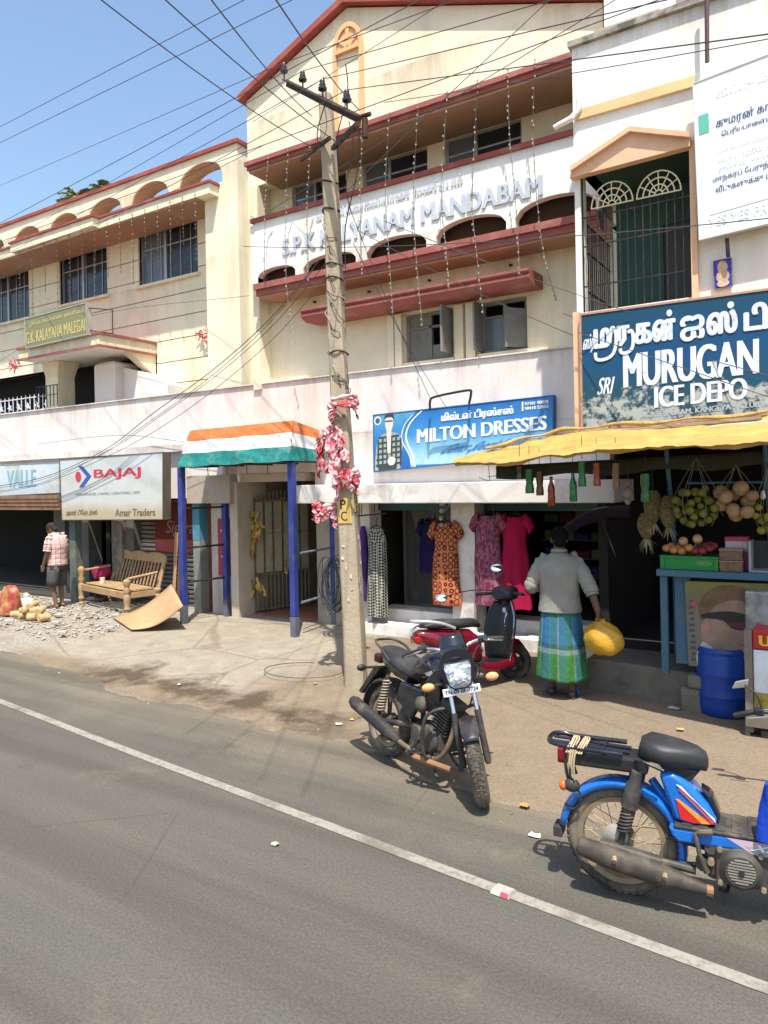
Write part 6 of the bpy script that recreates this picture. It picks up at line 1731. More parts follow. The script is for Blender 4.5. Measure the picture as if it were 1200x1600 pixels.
fruit_net('net of pale tan melons hanging right of the limes', 1151, 783, 11, .062, (.15, .09, .12), (.30, .19, .09), 'melon', 6, 'melon_skin')
fruit_net('net of yellow green limes cut by the right edge', 1203, 803, 14, .038, (.10, .10, .16), (.19, .16, .015), 'lime', 9, 'lime_skin_yellow')
MB_ = A(1192, 772, 6.9)
lb = thing('hanging_bulb', 'small white bulb hanging at the right of the melons', 'bulb', tuple(MB_))
MB().lathe([(0, -.05), (.022, -.03), (.018, .0), (.012, .03), (0, .03)], 12).build('glass', flat('bulb_white', (.55, .53, .45)), lb, smooth=True)
MB().tube([(0, 0, .03), (0, 0, .35)], .003, 4).build('cord', M_iron, lb)
# green crate with fruit
ca_, cb_ = A(1033, 891, 7.02), A(1122, 893, 7.02)
cr = thing('green_crate', 'green plastic fruit crate on the left of the counter', 'crate', (ca_.x, 7.02, zc))
wd = cb_.x-ca_.x; ch = .125
M_cr = mat('crate_green', (.012, .20, .035), .5, var=.15)
mb = MB().box(0, wd, 0, .012, .004, ch).box(0, wd, .30, .312, .004, ch).box(0, .012, .0121, .2999, .004, ch).box(wd-.012, wd, .0121, .2999, .004, ch).box(.012, wd-.012, .012, .30, .004, .012)
mb.box(-.008, wd+.008, -.008, -.0001, ch-.02, ch+.002)
mb.build('box', M_cr, cr)
each2 = [(-.004, .03), (wd-.03, wd+.004)]
for a_, c_ in each2: MB().box(a_, c_, -.012, -.0005, .004, ch-.022).build('corner', M_cr, cr)
qq = Quad(Vector((wd*.60, -.0015, .03)), Vector((wd*.92, -.0015, .03)), Vector((wd*.92, -.0015, .10)), Vector((wd*.60, -.0015, .10)))
qq.text('FRESH', .1, .9, .2, .8, .001, slant=.2).build('faded_print', flat('crate_print', (.16, .36, .10)), cr)
rr = random.Random(5)
NTH = ['leftmost', 'second', 'third', 'fourth', 'fifth', 'sixth', 'seventh', 'eighth', 'ninth', 'tenth', 'eleventh']
def loose_fruit(n, x0, x1, r, m, cat, labs, z0, group):
    for i in range(n):
        row = i % 3
        p = Vector((ca_.x+x0+(x1-x0)*(i+.5)/n, 7.07+.08*row+rr.uniform(-.01, .01), zc+z0+.03*row*0+rr.uniform(0, .05)))
        o = MB().ball((0, 0, 0), (r, r, r*.92), 14, 9).build(cat, m, None, smooth=True)
        o.location = p
        tag(o, labs % NTH[i], cat, group)
loose_fruit(11, .03, wd*.56, .038, mat('orange_skin', (.50, .20, .06), .5, var=.2, vs=9), 'orange', '%s orange from the left in the green crate', ch-.01, 'oranges in the green crate')
for i, (x, z) in enumerate(((.16, ch+.06), (.27, ch+.085))):
    o = MB().ball((0, 0, 0), .043, 14, 9).build('orange', mat('pale_orange_%d' % i, (.52, .32, .15), .5, var=.15), None, smooth=True); o.location = (ca_.x+x*1.1, 7.13, zc+z+.02)
    tag(o, ['pale orange on top of the heap, left one', 'pale orange on top of the heap, right one'][i], 'orange')
loose_fruit(8, wd*.58, wd-.04, .040, mat('pomegranate_skin', (.22, .02, .025), .45, var=.4, vs=9), 'pomegranate', '%s dark red pomegranate from the left in the crate', ch-.0, 'pomegranates in the green crate')
# stacked trays and pink box, ledger
ta, tb = A(1124, 892, 7.0), A(1160, 892, 7.0)
for i in range(2):
    t = thing('date_tray', ['lower clear tray of brown dates on the counter', 'upper clear tray of brown dates on the counter'][i], 'tray', (ta.x, 7.0, zc+.10*i))
    MB().box(0, tb.x-ta.x, 0, .16, .002, .09).build('tray', mat('tray_brown_%d' % i, (.15, .085, .05), .5, var=.5, vs=26), t, bevel=.008)
    MB().box(-.004, tb.x-ta.x+.004, -.006, .166, .0905, .098).build('lid_rim', flat('tray_rim_%d' % i, (.34, .24, .17)), t)
a_, c_ = A(1134, 892, 7.2), A(1168, 840, 7.2)
pbx = thing('pink_box', 'pink and white fruit carton behind the trays', 'carton', (a_.x, 7.2, zc))
hh = c_.z-zc
MB().box(0, c_.x-a_.x, 0, .15, .002, hh*.55).build('box', flat('box_pink', (.50, .05, .17)), pbx)
MB().box(0, c_.x-a_.x, .0, .15, hh*.55+.001, hh*.88).build('white_label', flat('box_label', (.55, .42, .42)), pbx)
MB().box(-.002, c_.x-a_.x+.002, -.002, .152, hh*.881, hh).build('lid', flat('box_lid', (.44, .03, .10)), pbx)
a_ = A(1170, 892, 7.05)
lp_ = thing('metal_scale', 'grey metal case on the counter at the right edge', 'case', (a_.x, 7.05, zc))
MB().box(0, .02, 0, .22, .002, .27).build('side_plate', flat('case_grey', (.30, .31, .33), .4, .3), lp_)
MB().box(.021, .4, .0, .22, .002, .02).build('base_plate', flat('case_base', (.26, .27, .28), .4, .3), lp_)
MB().box(.021, .4, .2, .22, .021, .26).build('screen_plate', flat('case_dark', (.02, .02, .022)), lp_)
jr2 = thing('glass_jar', 'dusty glass jar standing behind the limes', 'jar', (A(1094, 860, 7.35).x, 7.35, zc))
MB().lathe([(0, .002), (.06, .002), (.062, .02), (.062, .18), (.05, .21), (.05, .23), (0, .23)], 16).build('body', flat('jar_glass', (.09, .10, .09), .2), jr2, smooth=True)
# ================================================================== TWO-WHEELERS
M_tyre = mat('dusty_tyre', (.055, .049, .042), .9, var=.2, vs=9, dirt=(.24, .20, .15), da=.85, ds=4, obj=True, spec=.2, dlo=.42, dhi=.64)
M_black = mat('black_plastic', (.018, .018, .02), .45, var=.2, dirt=(.12, .095, .07), da=.35, ds=6, obj=True)
M_blackd = mat('dusty_black', (.032, .03, .028), .7, var=.3, vs=8, dirt=(.17, .135, .095), da=.7, ds=7, obj=True)
M_seat = mat('seat_vinyl', (.026, .026, .028), .5, var=.2, vs=5, dirt=(.10, .09, .08), da=.35, ds=5, obj=True, bump=.25, bs=90)
M_engine = mat('engine_grey', (.075, .068, .058), .65, .35, var=.3, vs=9, dirt=(.19, .15, .105), da=.75, ds=8, obj=True)
M_chrome = flat('chrome', (.62, .64, .67), .16, 1.0)
M_gloss = mat('gloss_black', (.010, .012, .018), .18, var=.2, obj=True, coat=.6, bump=0)
M_lens = mat('clear_lens', (.50, .54, .58), .12, .8, var=.5, vs=26, obj=True, bump=1.0, bs=45, bd=.02)
M_amber = flat('amber_lens', (.72, .33, .13), .2)
M_plate = flat('plate_white', (.78, .79, .80), .4)
M_pk = flat('plate_black', (.02, .02, .022))
M_mirror = flat('mirror_glass', (.80, .85, .92), .03, 1.0)
M_rimtan = mat('dusty_rim', (.30, .225, .14), .6, .4, var=.25, vs=7, obj=True)
M_rustpipe = mat('rusty_pipe', (.27, .135, .065), .75, .2, var=.3, vs=8, obj=True)

def tyre(mb, c, R_, r, rot=None, tread=0, tw=1.0, n=44, k_=12):
    rot = rot or Matrix.Identity(3)
    c = Vector(c); vs = []
    rings = []
    for i in range(n+1):
        a = 2*pi*i/n
        rings.append([c + rot @ Vector(((R_-r+r*math.cos(b_))*math.cos(a), r*tw*math.sin(b_), (R_-r+r*math.cos(b_))*math.sin(a))) for b_ in [2*pi*j/k_ for j in range(k_)]])
    mb.loft(rings, cap=False)
    return mb
def treads(c, R_, r, rot=None, n=46, rows=3, tw=1.0):
    rot = rot or Matrix.Identity(3); c = Vector(c); mb = MB()
    for i in range(n):
        for q in range(rows):
            b_ = (q-(rows-1)/2)*.52; a = 2*pi*(i+(.5 if q % 2 else 0))/n
            rr = R_-r+(r+.001)*math.cos(b_)
            p = c + rot @ Vector((rr*math.cos(a), r*tw*math.sin(b_), rr*math.sin(a)))
            nrm = rot @ Vector((math.cos(b_)*math.cos(a), math.sin(b_), math.cos(b_)*math.sin(a)))
            tg = rot @ Vector((-math.sin(a), 0, math.cos(a)))
            m3 = Matrix((tg, nrm.cross(tg), nrm)).transposed()
            mb.obox(p, (2*pi*R_/n*.62, r*.36, .006), m3 @ rz(.35*(-1 if q == 0 else 1 if q == rows-1 else 0)))
    return mb
def add_wheel(parent, name, c, R_, r, kind, rot=None, T=None, rim_m=None, tw=1.0, hub=.055, tread=True):
    rot = rot or Matrix.Identity(3); c = Vector(c)
    w = tyre(MB(), c, R_, r, rot, tw=tw).build(name, M_tyre, parent, smooth=True, T=T)
    if tread: treads(c, R_, r, rot, tw=tw).build('tread', M_tyre, w, T=T)
    rr = R_-2*r
    rim = MB(); rings = []
    for i in range(41):
        a = 2*pi*i/40
        rings.append([c + rot @ Vector(((rr+dx)*math.cos(a), dy, (rr+dx)*math.sin(a))) for dx, dy in ((.012, -.030), (-.012, -.026), (-.016, 0), (-.012, .026), (.012, .030))])
    rim.loft(rings, cap=False); rim.build('rim', rim_m or M_blackd, w, smooth=True, T=T, solid=.004)
    h = MB(); ax = rot @ Vector((0, 1, 0))
    h.tube([c-ax*.06, c-ax*.055, c+ax*.055, c+ax*.06], [hub*.7, hub, hub, hub*.7], 18)
    h.build('hub', M_engine, w, smooth=True, T=T)
    sp_ = MB()
    if kind == 'alloy':
        for i in range(5):
            a = 2*pi*i/5+.3
            for da in (-.12, .12):
                p0 = c + rot @ Vector((hub*.8*math.cos(a+da*2), 0, hub*.8*math.sin(a+da*2))); p1 = c + rot @ Vector(((rr-.01)*math.cos(a+da), 0, (rr-.01)*math.sin(a+da)))
                sp_.tube([p0, p1], [.014, .010], 6)
        sp_.build('alloy_spokes', M_blackd, w, T=T)
    else:
        for i in range(32):
            a = 2*pi*i/32; s = -1 if i % 2 else 1; b_ = a + (.75 if (i//2) % 2 else -.75)
            sp_.tube([c + rot @ Vector((hub*.9*math.cos(b_), s*.045, hub*.9*math.sin(b_))), c + rot @ Vector(((rr-.005)*math.cos(a), s*.004, (rr-.005)*math.sin(a)))], .0022, 4)
        sp_.build('wire_spokes', M_rimtan, w, T=T)
    return w

# ------------------------------------------------------------------ black motorcycle (x forward, y left)
FW, RW = G(745, 1257), G(605, 1180)
hd = math.atan2(FW.y-RW.y, FW.x-RW.x)
wb = (FW-RW).length
SC = .93
mid = (FW+RW)/2
mc = thing('motorcycle', 'black motorcycle on its side stand beside the pole with plate', 'motorcycle', (mid.x, mid.y, .0), (R(-5), 0, hd))
TS = Matrix.Scale(SC, 4)
wb_ = wb/SC; fx, rxx = wb_/2, -wb_/2
RA = .305
# steering assembly turned to the rider's right
head = Vector((fx-.30, 0, .92)); axd = Vector((-.42, 0, 1)).normalized()
ST = TS @ Matrix.Translation(head) @ Matrix.Rotation(R(-38), 4, axd) @ Matrix.Translation(-head)
fc_ = Vector((fx, 0, RA))
add_wheel(mc, 'front_wheel', fc_, RA, .056, 'alloy', T=ST)
for s in (-1, 1):
    top_ = head + Vector((.05, s*.085, .10)); low = fc_ + Vector((.0, s*.092, .0))
    midp = low.lerp(top_, .48)
    MB().tube([low-Vector((0, 0, .02)), low, midp], [.018, .026, .024], 12).build('fork_lower', M_blackd, mc, smooth=True, T=ST)
    MB().tube([midp, top_], .018, 12).build('fork_tube', M_chrome, mc, smooth=True, T=ST)
MB().box(head.x-.02, head.x+.10, -.11, .11, .98, 1.01).box(head.x+.02, head.x+.12, -.11, .11, .80, .825).build('fork_clamp', M_blackd, mc, T=ST, bevel=.008)
# front fender over the tyre
fe = MB(); rings = []
for i in range(15):
    a = R(48+92*i/14); rr = RA+.024
    w = .066 if 1 < i < 13 else .050
    rings.append([fc_ + Vector((rr*math.cos(a)*q_, y, rr*math.sin(a)*q_)) for y, q_ in ((-w, .90), (-w*.95, .97), (-w*.5, 1.0), (0, 1.01), (w*.5, 1.0), (w*.95, .97), (w, .90))])
fe.loft(rings, cap=False, closed=False); fe.build('front_fender', M_black, mc, smooth=True, T=ST, solid=.006)
# headlamp fairing: visor, lens, cowl
HU = .09
hc = Vector((head.x+.20, 0, .94+HU))
def sect(x, zc_, hw, hh, p=2.6, n=20): return ell((x, 0, zc_), hw*.88, hh*.92, n, p, ax=(0, 1, 0), ay=(0, 0, 1))
MB().loft([sect(hc.x-.16, .94+HU, .09, .12), sect(hc.x-.05, .93+HU, .135, .16), sect(hc.x+.025, .90+HU, .145, .155)]).build('headlamp_cowl', M_gloss, mc, smooth=True, T=ST, angle=50)
lens = [(-.090, .08), (.090, .08), (.10, .05), (.08, -.07), (.045, -.10), (-.045, -.10), (-.08, -.07), (-.10, .05)]
lc = Vector((hc.x+.030, 0, .865+HU))
ring = lambda k_, dx, rise=0: [Vector((lc.x+dx+z*-.18, y*k_, lc.z+z*k_)) for y, z in lens]
MB().loft([ring(1.12, -.01), ring(1.10, .010), ring(1.0, .014)]).build('lamp_bezel', M_black, mc, smooth=True, T=ST, angle=30)
lo = MB().loft([ring(.98, .0), ring(.98, .022), ring(.7, .034), ring(.3, .040)]).build('headlamp_lens', M_lens, mc, smooth=True, T=ST, angle=60)
MB().lathe([(0, .043), (.022, .043), (.030, .046), (.034, .040), (.034, .03)], 16, lc, ry(pi/2)).build('lamp_ring', flat('lamp_inner', (.72, .76, .82), .3), lo, smooth=True, T=ST)
vz = MB(); rings = []
for i in range(8):
    f = i/7
    rings.append([Vector((hc.x+.035-.10*f-.05*(t_*t_), t_*(.104-.022*f**2), .965+HU+.17*f)) for t_ in [q_/6-1 for q_ in range(13)]])
vz.loft(rings, cap=False, closed=False); vz.build('visor', M_gloss, mc, smooth=True, T=ST, solid=.006)
# number plate
pq = Quad(*[ST @ Vector((fx-.30+.235, y, z)) for y, z in ((-.14, .795), (.14, .795), (.14, .855), (-.14, .855))])
pq = Quad(pq.p[0], pq.p[1], pq.p[2], pq.p[3])
if pq.n.x < 0: pq = Quad(pq.p[1], pq.p[0], pq.p[3], pq.p[2])
pl = pq.slab(-.004, .002).build('number_plate', M_plate, mc, bevel=.004)
pq.text('TN-09-BF-7724', .06, .94, .24, .78, .004, bold=.008, steps=3).build('lettering', M_pk, pl)
# indicators
for s in (-1, 1):
    b0 = Vector((hc.x-.02, s*.12, .88)); e0 = Vector((hc.x-.0, s*.19, .885))
    MB().tube([b0, e0], .014, 8).build('indicator_stalk', M_black, mc, T=ST)
    MB().ball(e0+Vector((.02, s*.05, 0)), (.028, .050, .032), 14, 9).build('indicator', M_amber, mc, smooth=True, T=ST)
# handlebar
hb = [Vector((head.x-.10, s*y, z)) for s, y, z in ((-1, .36, 1.04), (-1, .22, 1.075), (-1, .10, 1.09), (-1, .05, 1.03))]
for s in (-1, 1):
    pts = [Vector((head.x-.13, s*.36, 1.06)), Vector((head.x-.07, s*.24, 1.10)), Vector((head.x-.02, s*.12, 1.09)), Vector((head.x+.01, s*.03, 1.03))]
    MB().tube(smooth_path(pts, 5), .013, 10).build('handlebar', M_chrome if s < 0 else M_chrome, mc, smooth=True, T=ST)
    MB().tube([pts[0]+Vector((-.02, s*.04, -.005)), pts[0].lerp(pts[1], .75)], .019, 10).build('grip', M_black, mc, smooth=True, T=ST)
    MB().obox(pts[1]+Vector((.01, 0, 0)), (.06, .07, .05)).build('switch_box', M_black, mc, T=ST, bevel=.008)
    MB().tube(smooth_path([pts[1]+Vector((.04, 0, 0)), pts[1]+Vector((.07, s*.05, 0)), pts[0]+Vector((.045, s*.03, .0))], 4), .007, 7).build('lever', M_chrome, mc, smooth=True, T=ST)
cab = MB()
for s, q in ((-1, .05), (1, -.02), (1, .06)):
    cab.tube(smooth_path([Vector((head.x-.02, s*.20, 1.07)), Vector((head.x+.14, s*(.15+q), 1.02)), Vector((head.x+.10, s*.10, .78)), Vector((head.x-.05, s*.05, .62))], 5), .006, 6)
cab.build('cables', M_black, mc, T=ST)
MB().ball((head.x+.02, 0, 1.05), (.06, .09, .045), 14, 8).build('meter_pod', M_black, mc, smooth=True, T=ST)
# body
tk = [(-.16, .80, .10, .045), (-.08, .86, .13, .085), (.03, .90, .150, .115), (.14, .905, .155, .12), (.22, .89, .13, .11), (.28, .87, .07, .07)]
X0 = head.x-.30
MB().loft([ell((X0+x, 0, z), w, h, 20, 2.5, ax=(0, 1, 0), ay=(0, 0, 1)) for x, z, w, h in tk]).build('fuel_tank', M_gloss, mc, smooth=True, T=TS, angle=60)
MB().prism([(X0+.10, .86), (X0+.22, .91), (X0+.20, .86), (X0+.12, .84)], lambda a, c: Vector((a, -.158, c)), lambda a, c: Vector((a, -.150, c))).build('tank_decal', flat('tank_silver', (.42, .43, .46), .3, .4), mc, T=TS)
MB().lathe([(0, 0), (.045, 0), (.04, .012), (0, .014)], 18, (X0+.10, 0, 1.015)).build('tank_cap', M_chrome, mc, smooth=True, T=TS)
for s in (-1, 1):
    MB().prism([(X0+.15, .72), (X0+.34, .84), (X0+.36, .96), (X0+.24, .92), (X0+.12, .80)], lambda a, c: Vector((a, s*.125, c)), lambda a, c: Vector((a, s*.175, c))).build('tank_shroud', M_gloss, mc, T=TS, bevel=.015)
ss = [(-.66, .90, .085, .035), (-.58, .885, .115, .05), (-.44, .855, .135, .06), (-.30, .82, .14, .062), (-.18, .80, .12, .055), (-.06, .805, .09, .04), (.0, .83, .06, .02)]
MB().loft([ell((X0+x, 0, z), w, h, 20, 3.0, ax=(0, 1, 0), ay=(-.12, 0, 1)) for x, z, w, h in ss]).build('seat', M_seat, mc, smooth=True, T=TS, angle=60)
tl = [(-.70, .84, .05, .03), (-.58, .82, .10, .055), (-.40, .775, .12, .06), (-.22, .74, .10, .05)]
MB().loft([ell((X0+x, 0, z), w, h, 18, 2.6, ax=(0, 1, 0), ay=(0, 0, 1)) for x, z, w, h in tl]).build('tail_cowl', M_gloss, mc, smooth=True, T=TS, angle=60)
gr_ = MB(); gr_.tube(smooth_path([(X0-.44, -.13, .84), (X0-.58, -.135, .93), (X0-.72, -.10, .97), (X0-.76, 0, .975), (X0-.72, .10, .97), (X0-.58, .135, .93), (X0-.44, .13, .84)], 5), .012, 9)
gr_.build('grab_rail', M_blackd, mc, smooth=True, T=TS)
for s in (-1, 1):
    MB().prism([(X0-.26, .72), (X0+.06, .72), (X0+.02, .60), (X0-.10, .44), (X0-.20, .46), (X0-.30, .62)], lambda a, c: Vector((a, s*.095, c)), lambda a, c: Vector((a, s*.14, c))).build('side_panel', M_gloss, mc, T=TS, bevel=.018)
# rear mudguard, flap, lamp
rc = Vector((rxx, 0, RA))
mg = MB(); rings = []
for i in range(12):
    a = R(60+115*i/11); rr = RA+.045
    rings.append([rc+Vector((rr*math.cos(a)*q_, y, rr*math.sin(a)*q_)) for y, q_ in ((-.075, .94), (-.065, 1.0), (0, 1.02), (.065, 1.0), (.075, .94))])
mg.loft(rings, cap=False, closed=False); mg.build('rear_mudguard', M_blackd, mc, smooth=True, T=TS, solid=.006)
MB().prism([(rxx-.16, .74), (rxx-.06, .74), (rxx-.34, .46), (rxx-.40, .47)], lambda a, c: Vector((a, -.085, c)), lambda a, c: Vector((a, .085, c))).build('mud_flap', M_black, mc, T=TS, bevel=.008)
for s in (-1, 1):
    b0 = Vector((rxx-.12, s*.07, .74)); MB().tube([b0, b0+Vector((-.02, s*.12, 0))], .012, 7).build('rear_indicator_stalk', M_black, mc, T=TS)
    MB().ball(b0+Vector((-.02, s*.155, 0)), (.028, .045, .03), 12, 8).build('rear_indicator', M_black, mc, smooth=True, T=TS)
MB().box(rxx-.20, rxx-.10, -.07, .07, .77, .85).build('tail_lamp', flat('tail_red', (.06, .006, .006), .3), mc, T=TS, bevel=.02)
add_wheel(mc, 'rear_wheel', rc, RA, .05, 'alloy', T=TS, rim_m=M_rimtan, tread=True)
for s in (-1, 1):
    MB().tube([(rxx-.04, s*.10, RA), (X0-.06, s*.09, .40)], [.022, .026], 9).build('swingarm', M_blackd, mc, T=TS)
    a0, a1 = Vector((rxx+.03, s*.125, RA+.05)), Vector((rxx+.14, s*.125, .72))
    sh_ = MB().tube([a0, a0.lerp(a1, .35), a0.lerp(a1, .36), a1], [.014, .014, .022, .022], 9).build('shock_absorber', M_blackd, mc, T=TS)
    co = []
    u_ = (a1-a0); 
    for i in range(101):
        f = .12+.78*i/100; an = i/100*2*pi*11
        co.append(a0+u_*f+Vector((.032*math.cos(an), .032*math.sin(an), 0)))
    MB().tube(co, .0075, 5).build('spring', mat('spring_tan', (.33, .27, .19), .6, .2, obj=True) if s < 0 else bpy.data.materials['spring_tan'], sh_, smooth=True, T=TS)
# frame, engine, crash guard, exhaust
fr_ = MB()
fr_.tube([head, (X0+.10, 0, .80), (X0-.2, 0, .74), (rxx+.05, 0, .78)], .022, 8).tube([head, (head.x-.04, 0, .60), (head.x-.12, 0, .36), (X0+.1, 0, .28), (X0-.10, 0, .30)], .022, 8).tube([(X0-.10, 0, .30), (X0-.12, 0, .74)], .022, 8)
fr_.build('frame', M_blackd, mc, smooth=True, T=TS)
ex = X0+.14
MB().box(ex-.22, ex+.14, -.11, .11, .27, .43).build('crankcase', M_engine, mc, T=TS, bevel=.03)
MB().lathe([(0, 0), (.105, 0), (.11, .012), (.095, .035), (.06, .042), (0, .044)], 22, (ex+.0, -.108, .36), rx(pi/2)).build('clutch_cover', M_engine, mc, smooth=True, T=TS)
MB().lathe([(0, 0), (.075, 0), (.078, .01), (.06, .03), (0, .034)], 20, (ex-.16, -.108, .36), rx(pi/2)).build('gear_cover', M_engine, mc, smooth=True, T=TS)
cyl = MB().obox((ex+.10, 0, .52), (.13, .14, .20), ry(R(14))).build('cylinder', M_engine, mc, T=TS)
for i in range(7):
    MB().obox((ex+.075+.007*i, 0, .44+.026*i), (.19, .20, .008), ry(R(14))).build('fin', M_engine, cyl, T=TS)
MB().obox((ex+.14, 0, .645), (.15, .15, .07), ry(R(14))).build('cylinder_head', M_engine, mc, T=TS, bevel=.015)
MB().ball((ex-.10, -.13, .60), (.07, .05, .065), 14, 9).build('air_chamber', M_engine, mc, smooth=True, T=TS)
MB().tube(smooth_path([(ex-.05, -.05, .60), (ex+.02, -.06, .56), (ex+.08, -.03, .60)], 4), .028, 8).build('carburettor', M_engine, mc, smooth=True, T=TS)
cg = MB()
for s in (-1, 1):
    cg.tube(smooth_path([(ex+.20, s*.04, .62), (ex+.19, s*.16, .64), (ex+.14, s*.26, .58), (ex+.12, s*.27, .42), (ex+.10, s*.22, .26), (ex+.06, s*.08, .235)], 5), .0135, 9)
cg.build('crash_guard', M_blackd, mc, smooth=True, T=TS)
pp = smooth_path([(ex+.20, -.05, .62), (ex+.27, -.09, .52), (ex+.22, -.115, .34), (ex+.10, -.135, .235), (ex-.15, -.15, .225), (ex-.34, -.16, .25)], 6)
MB().tube(pp, .020, 10).build('exhaust_pipe', mat('pipe_brown', (.17, .12, .085), .7, .3, var=.3, vs=9, obj=True), mc, smooth=True, T=TS)
m0 = Vector((ex-.34, -.165, .255)); m1 = Vector((rxx-.30, -.20, .42)); u_ = m1-m0
MB().tube([m0, m0+u_*.10, m0+u_*.16, m0+u_*.93, m1], [.024, .040, .052, .056, .040], 16).build('muffler', M_blackd, mc, smooth=True, T=TS, angle=50)
MB().tube([m0+u_*.18, m0+u_*.25, m0+u_*.62, m0+u_*.68], [.050, .060, .062, .054], 14, flat=.8).build('heat_shield', M_black, mc, smooth=True, T=TS)
MB().tube([(ex-.10, -.25, .25), (ex-.02, -.25, .25), (ex-.02, .25, .25)], .014, 8).build('footrest_bar', M_blackd, mc, T=TS)
for s in (-1, 1): MB().tube([(ex-.04, s*.16, .255), (ex-.04, s*.28, .262)], .022, 9).build('foot_peg', M_black, mc, T=TS)
MB().tube([(ex-.02, -.24, .235), (ex+.26, -.10, .20)], .024, 8).build('rust_bar', M_rustpipe, mc, T=TS)
MB().tube(smooth_path([(ex-.18, -.12, .30), (ex-.12, -.20, .27), (ex-.04, -.21, .32), (ex+.0, -.19, .44)], 4), .009, 7).build('brake_pedal', M_blackd, mc, smooth=True, T=TS)
MB().tube([(ex-.12, .13, .27), (ex-.10, .22, .12), (ex-.02, .28, .03), (ex+.02, .30, .03)], .012, 8).build('side_stand', M_blackd, mc, T=TS)
MB().tube([(ex-.10, -.02, .25), (ex+.02, -.05, .08), (ex+.06, -.05, .07)], .012, 8).build('centre_stand', M_blackd, mc, T=TS)
MB().box(rxx-.02, ex-.18, .095, .13, .28, .38).build('chain_case', M_blackd, mc, T=TS, bevel=.02)

# ------------------------------------------------------------------ red scooter behind it
s_f = G(806, 1062, .06)
sa = R(66)
sc_ = thing('scooter', 'dark red scooter with black leg shield behind the motorcycle', 'scooter', (s_f.x, s_f.y, s_f.z), (R(-6), 0, sa))
KS = Matrix.Diagonal((.88, .90, .92, 1))
KW = Matrix.Scale(.90, 4)
M_sred = mat('scooter_red', (.14, .005, .014), .22, var=.1, obj=True, coat=.7, bump=0)
M_sin = mat('scooter_inner', (.012, .013, .015), .4, var=.2, obj=True)
# origin under the front wheel, x forward
add_wheel(sc_, 'front_wheel', (0, 0, .215), .215, .05, 'alloy', rot=rz(R(-18)), T=KW, tread=False)
add_wheel(sc_, 'rear_wheel', (-1.17, 0, .215), .215, .05, 'alloy', T=KW, tread=False)
MB().loft([ell((x, 0, z), w, h, 16, 2.5, ax=(0, 1, 0), ay=(0, 0, 1)) for x, z, w, h in ((-.16, .38, .05, .02), (-.05, .44, .08, .04), (.06, .43, .075, .04), (.15, .36, .05, .02))]).build('front_fender', M_sred, sc_, smooth=True, T=KS)
def shield(xo):
    rings = []
    for i in range(10):
        f = i/9; z = .26+.66*f; x = -.20+.16*f-.02*math.sin(f*pi)
        w = .20+.05*math.sin(f*pi*.9)-.07*max(0, f-.75)/.25
        rings.append([Vector((x+xo-.07*t_*t_, w*t_, z)) for t_ in [q_/5-1 for q_ in range(11)]])
    return rings
MB().loft(shield(0), cap=False, closed=False).build('leg_shield', M_sin, sc_, smooth=True, T=KS, solid=.02)
MB().loft(shield(.03), cap=False, closed=False).build('front_apron', M_sred, sc_, smooth=True, T=KS, solid=.02)
for s in (-1, 1):
    rg = [r_[0 if s < 0 else -1] for r_ in shield(.01)]
    MB().tube(smooth_path(rg, 2), .010, 7).build('edge_trim', M_chrome, sc_, smooth=True, T=KS)
MB().box(-.62, -.20, -.19, .19, .24, .275).build('floorboard', M_sin, sc_, T=KS, bevel=.012)
for s in (-1, 1):
    MB().loft([ell((x, s*.19, z), .022, h, 12, 3, ax=(0, 1, 0), ay=(0, 0, 1)) for x, z, h in ((-.66, .26, .05), (-.45, .235, .045), (-.22, .25, .05), (-.15, .30, .04))]).build('floor_side', M_sred, sc_, smooth=True, T=KS)
bd = [(-.60, .44, .13, .16), (-.72, .50, .18, .18), (-.95, .54, .20, .165), (-1.18, .60, .17, .13), (-1.36, .665, .10, .075), (-1.44, .69, .05, .03)]
MB().loft([ell((x, 0, z), w, h, 20, 2.6, ax=(0, 1, 0), ay=(0, 0, 1)) for x, z, w, h in bd]).build('side_body', M_sred, sc_, smooth=True, T=KS, angle=60)
sd = [(-.56, .70, .09, .03), (-.64, .735, .13, .05), (-.85, .745, .145, .052), (-1.02, .77, .14, .05), (-1.22, .775, .12, .045), (-1.34, .77, .07, .02)]
MB().loft([ell((x, 0, z), w, h, 18, 3, ax=(0, 1, 0), ay=(0, 0, 1)) for x, z, w, h in sd]).build('seat', M_seat, sc_, smooth=True, T=KS, angle=60)
M_grab = flat('grab_silver', (.55, .55, .56), .35, .5)
for s in (-1, 1):
    MB().tube(smooth_path([(-1.0, s*.165, .72), (-1.18, s*.17, .79), (-1.36, s*.13, .83), (-1.45, s*.04, .835), (-1.46, 0, .835)], 5), [.012]+[.018]*19+[.018] if False else .017, 9).build('grab_rail', M_grab, sc_, smooth=True, T=KS)
MB().tube(smooth_path([(-1.40, -.06, .80), (-1.52, -.07, .76), (-1.53, -.07, .64), (-1.40, -.08, .58)], 4), .010, 7).build('rear_guard', M_chrome, sc_, smooth=True, T=KS)
for dx in (0, .06):
    MB().tube(smooth_path([(-1.0-dx, -.21, .68), (-1.1-dx, -.235, .62), (-1.3-dx, -.20, .50), (-1.42-dx*.5, -.12, .46)], 4), .010, 7).build('chrome_guard', M_chrome, sc_, smooth=True, T=KS)
SR = KS @ Matrix.Translation((-.06, 0, .9)) @ Matrix.Rotation(R(8), 4, 'Z') @ Matrix.Translation((.06, 0, -.9))
MB().loft([ell((x, 0, z), w, h, 18, 2.6, ax=(0, 1, 0), ay=(.2, 0, 1)) for x, z, w, h in ((-.16, 1.0, .10, .05), (-.10, 1.01, .16, .085), (-.0, 1.0, .17, .09), (.06, .98, .12, .06))]).build('handlebar_cover', M_black, sc_, smooth=True, T=SR, angle=60)
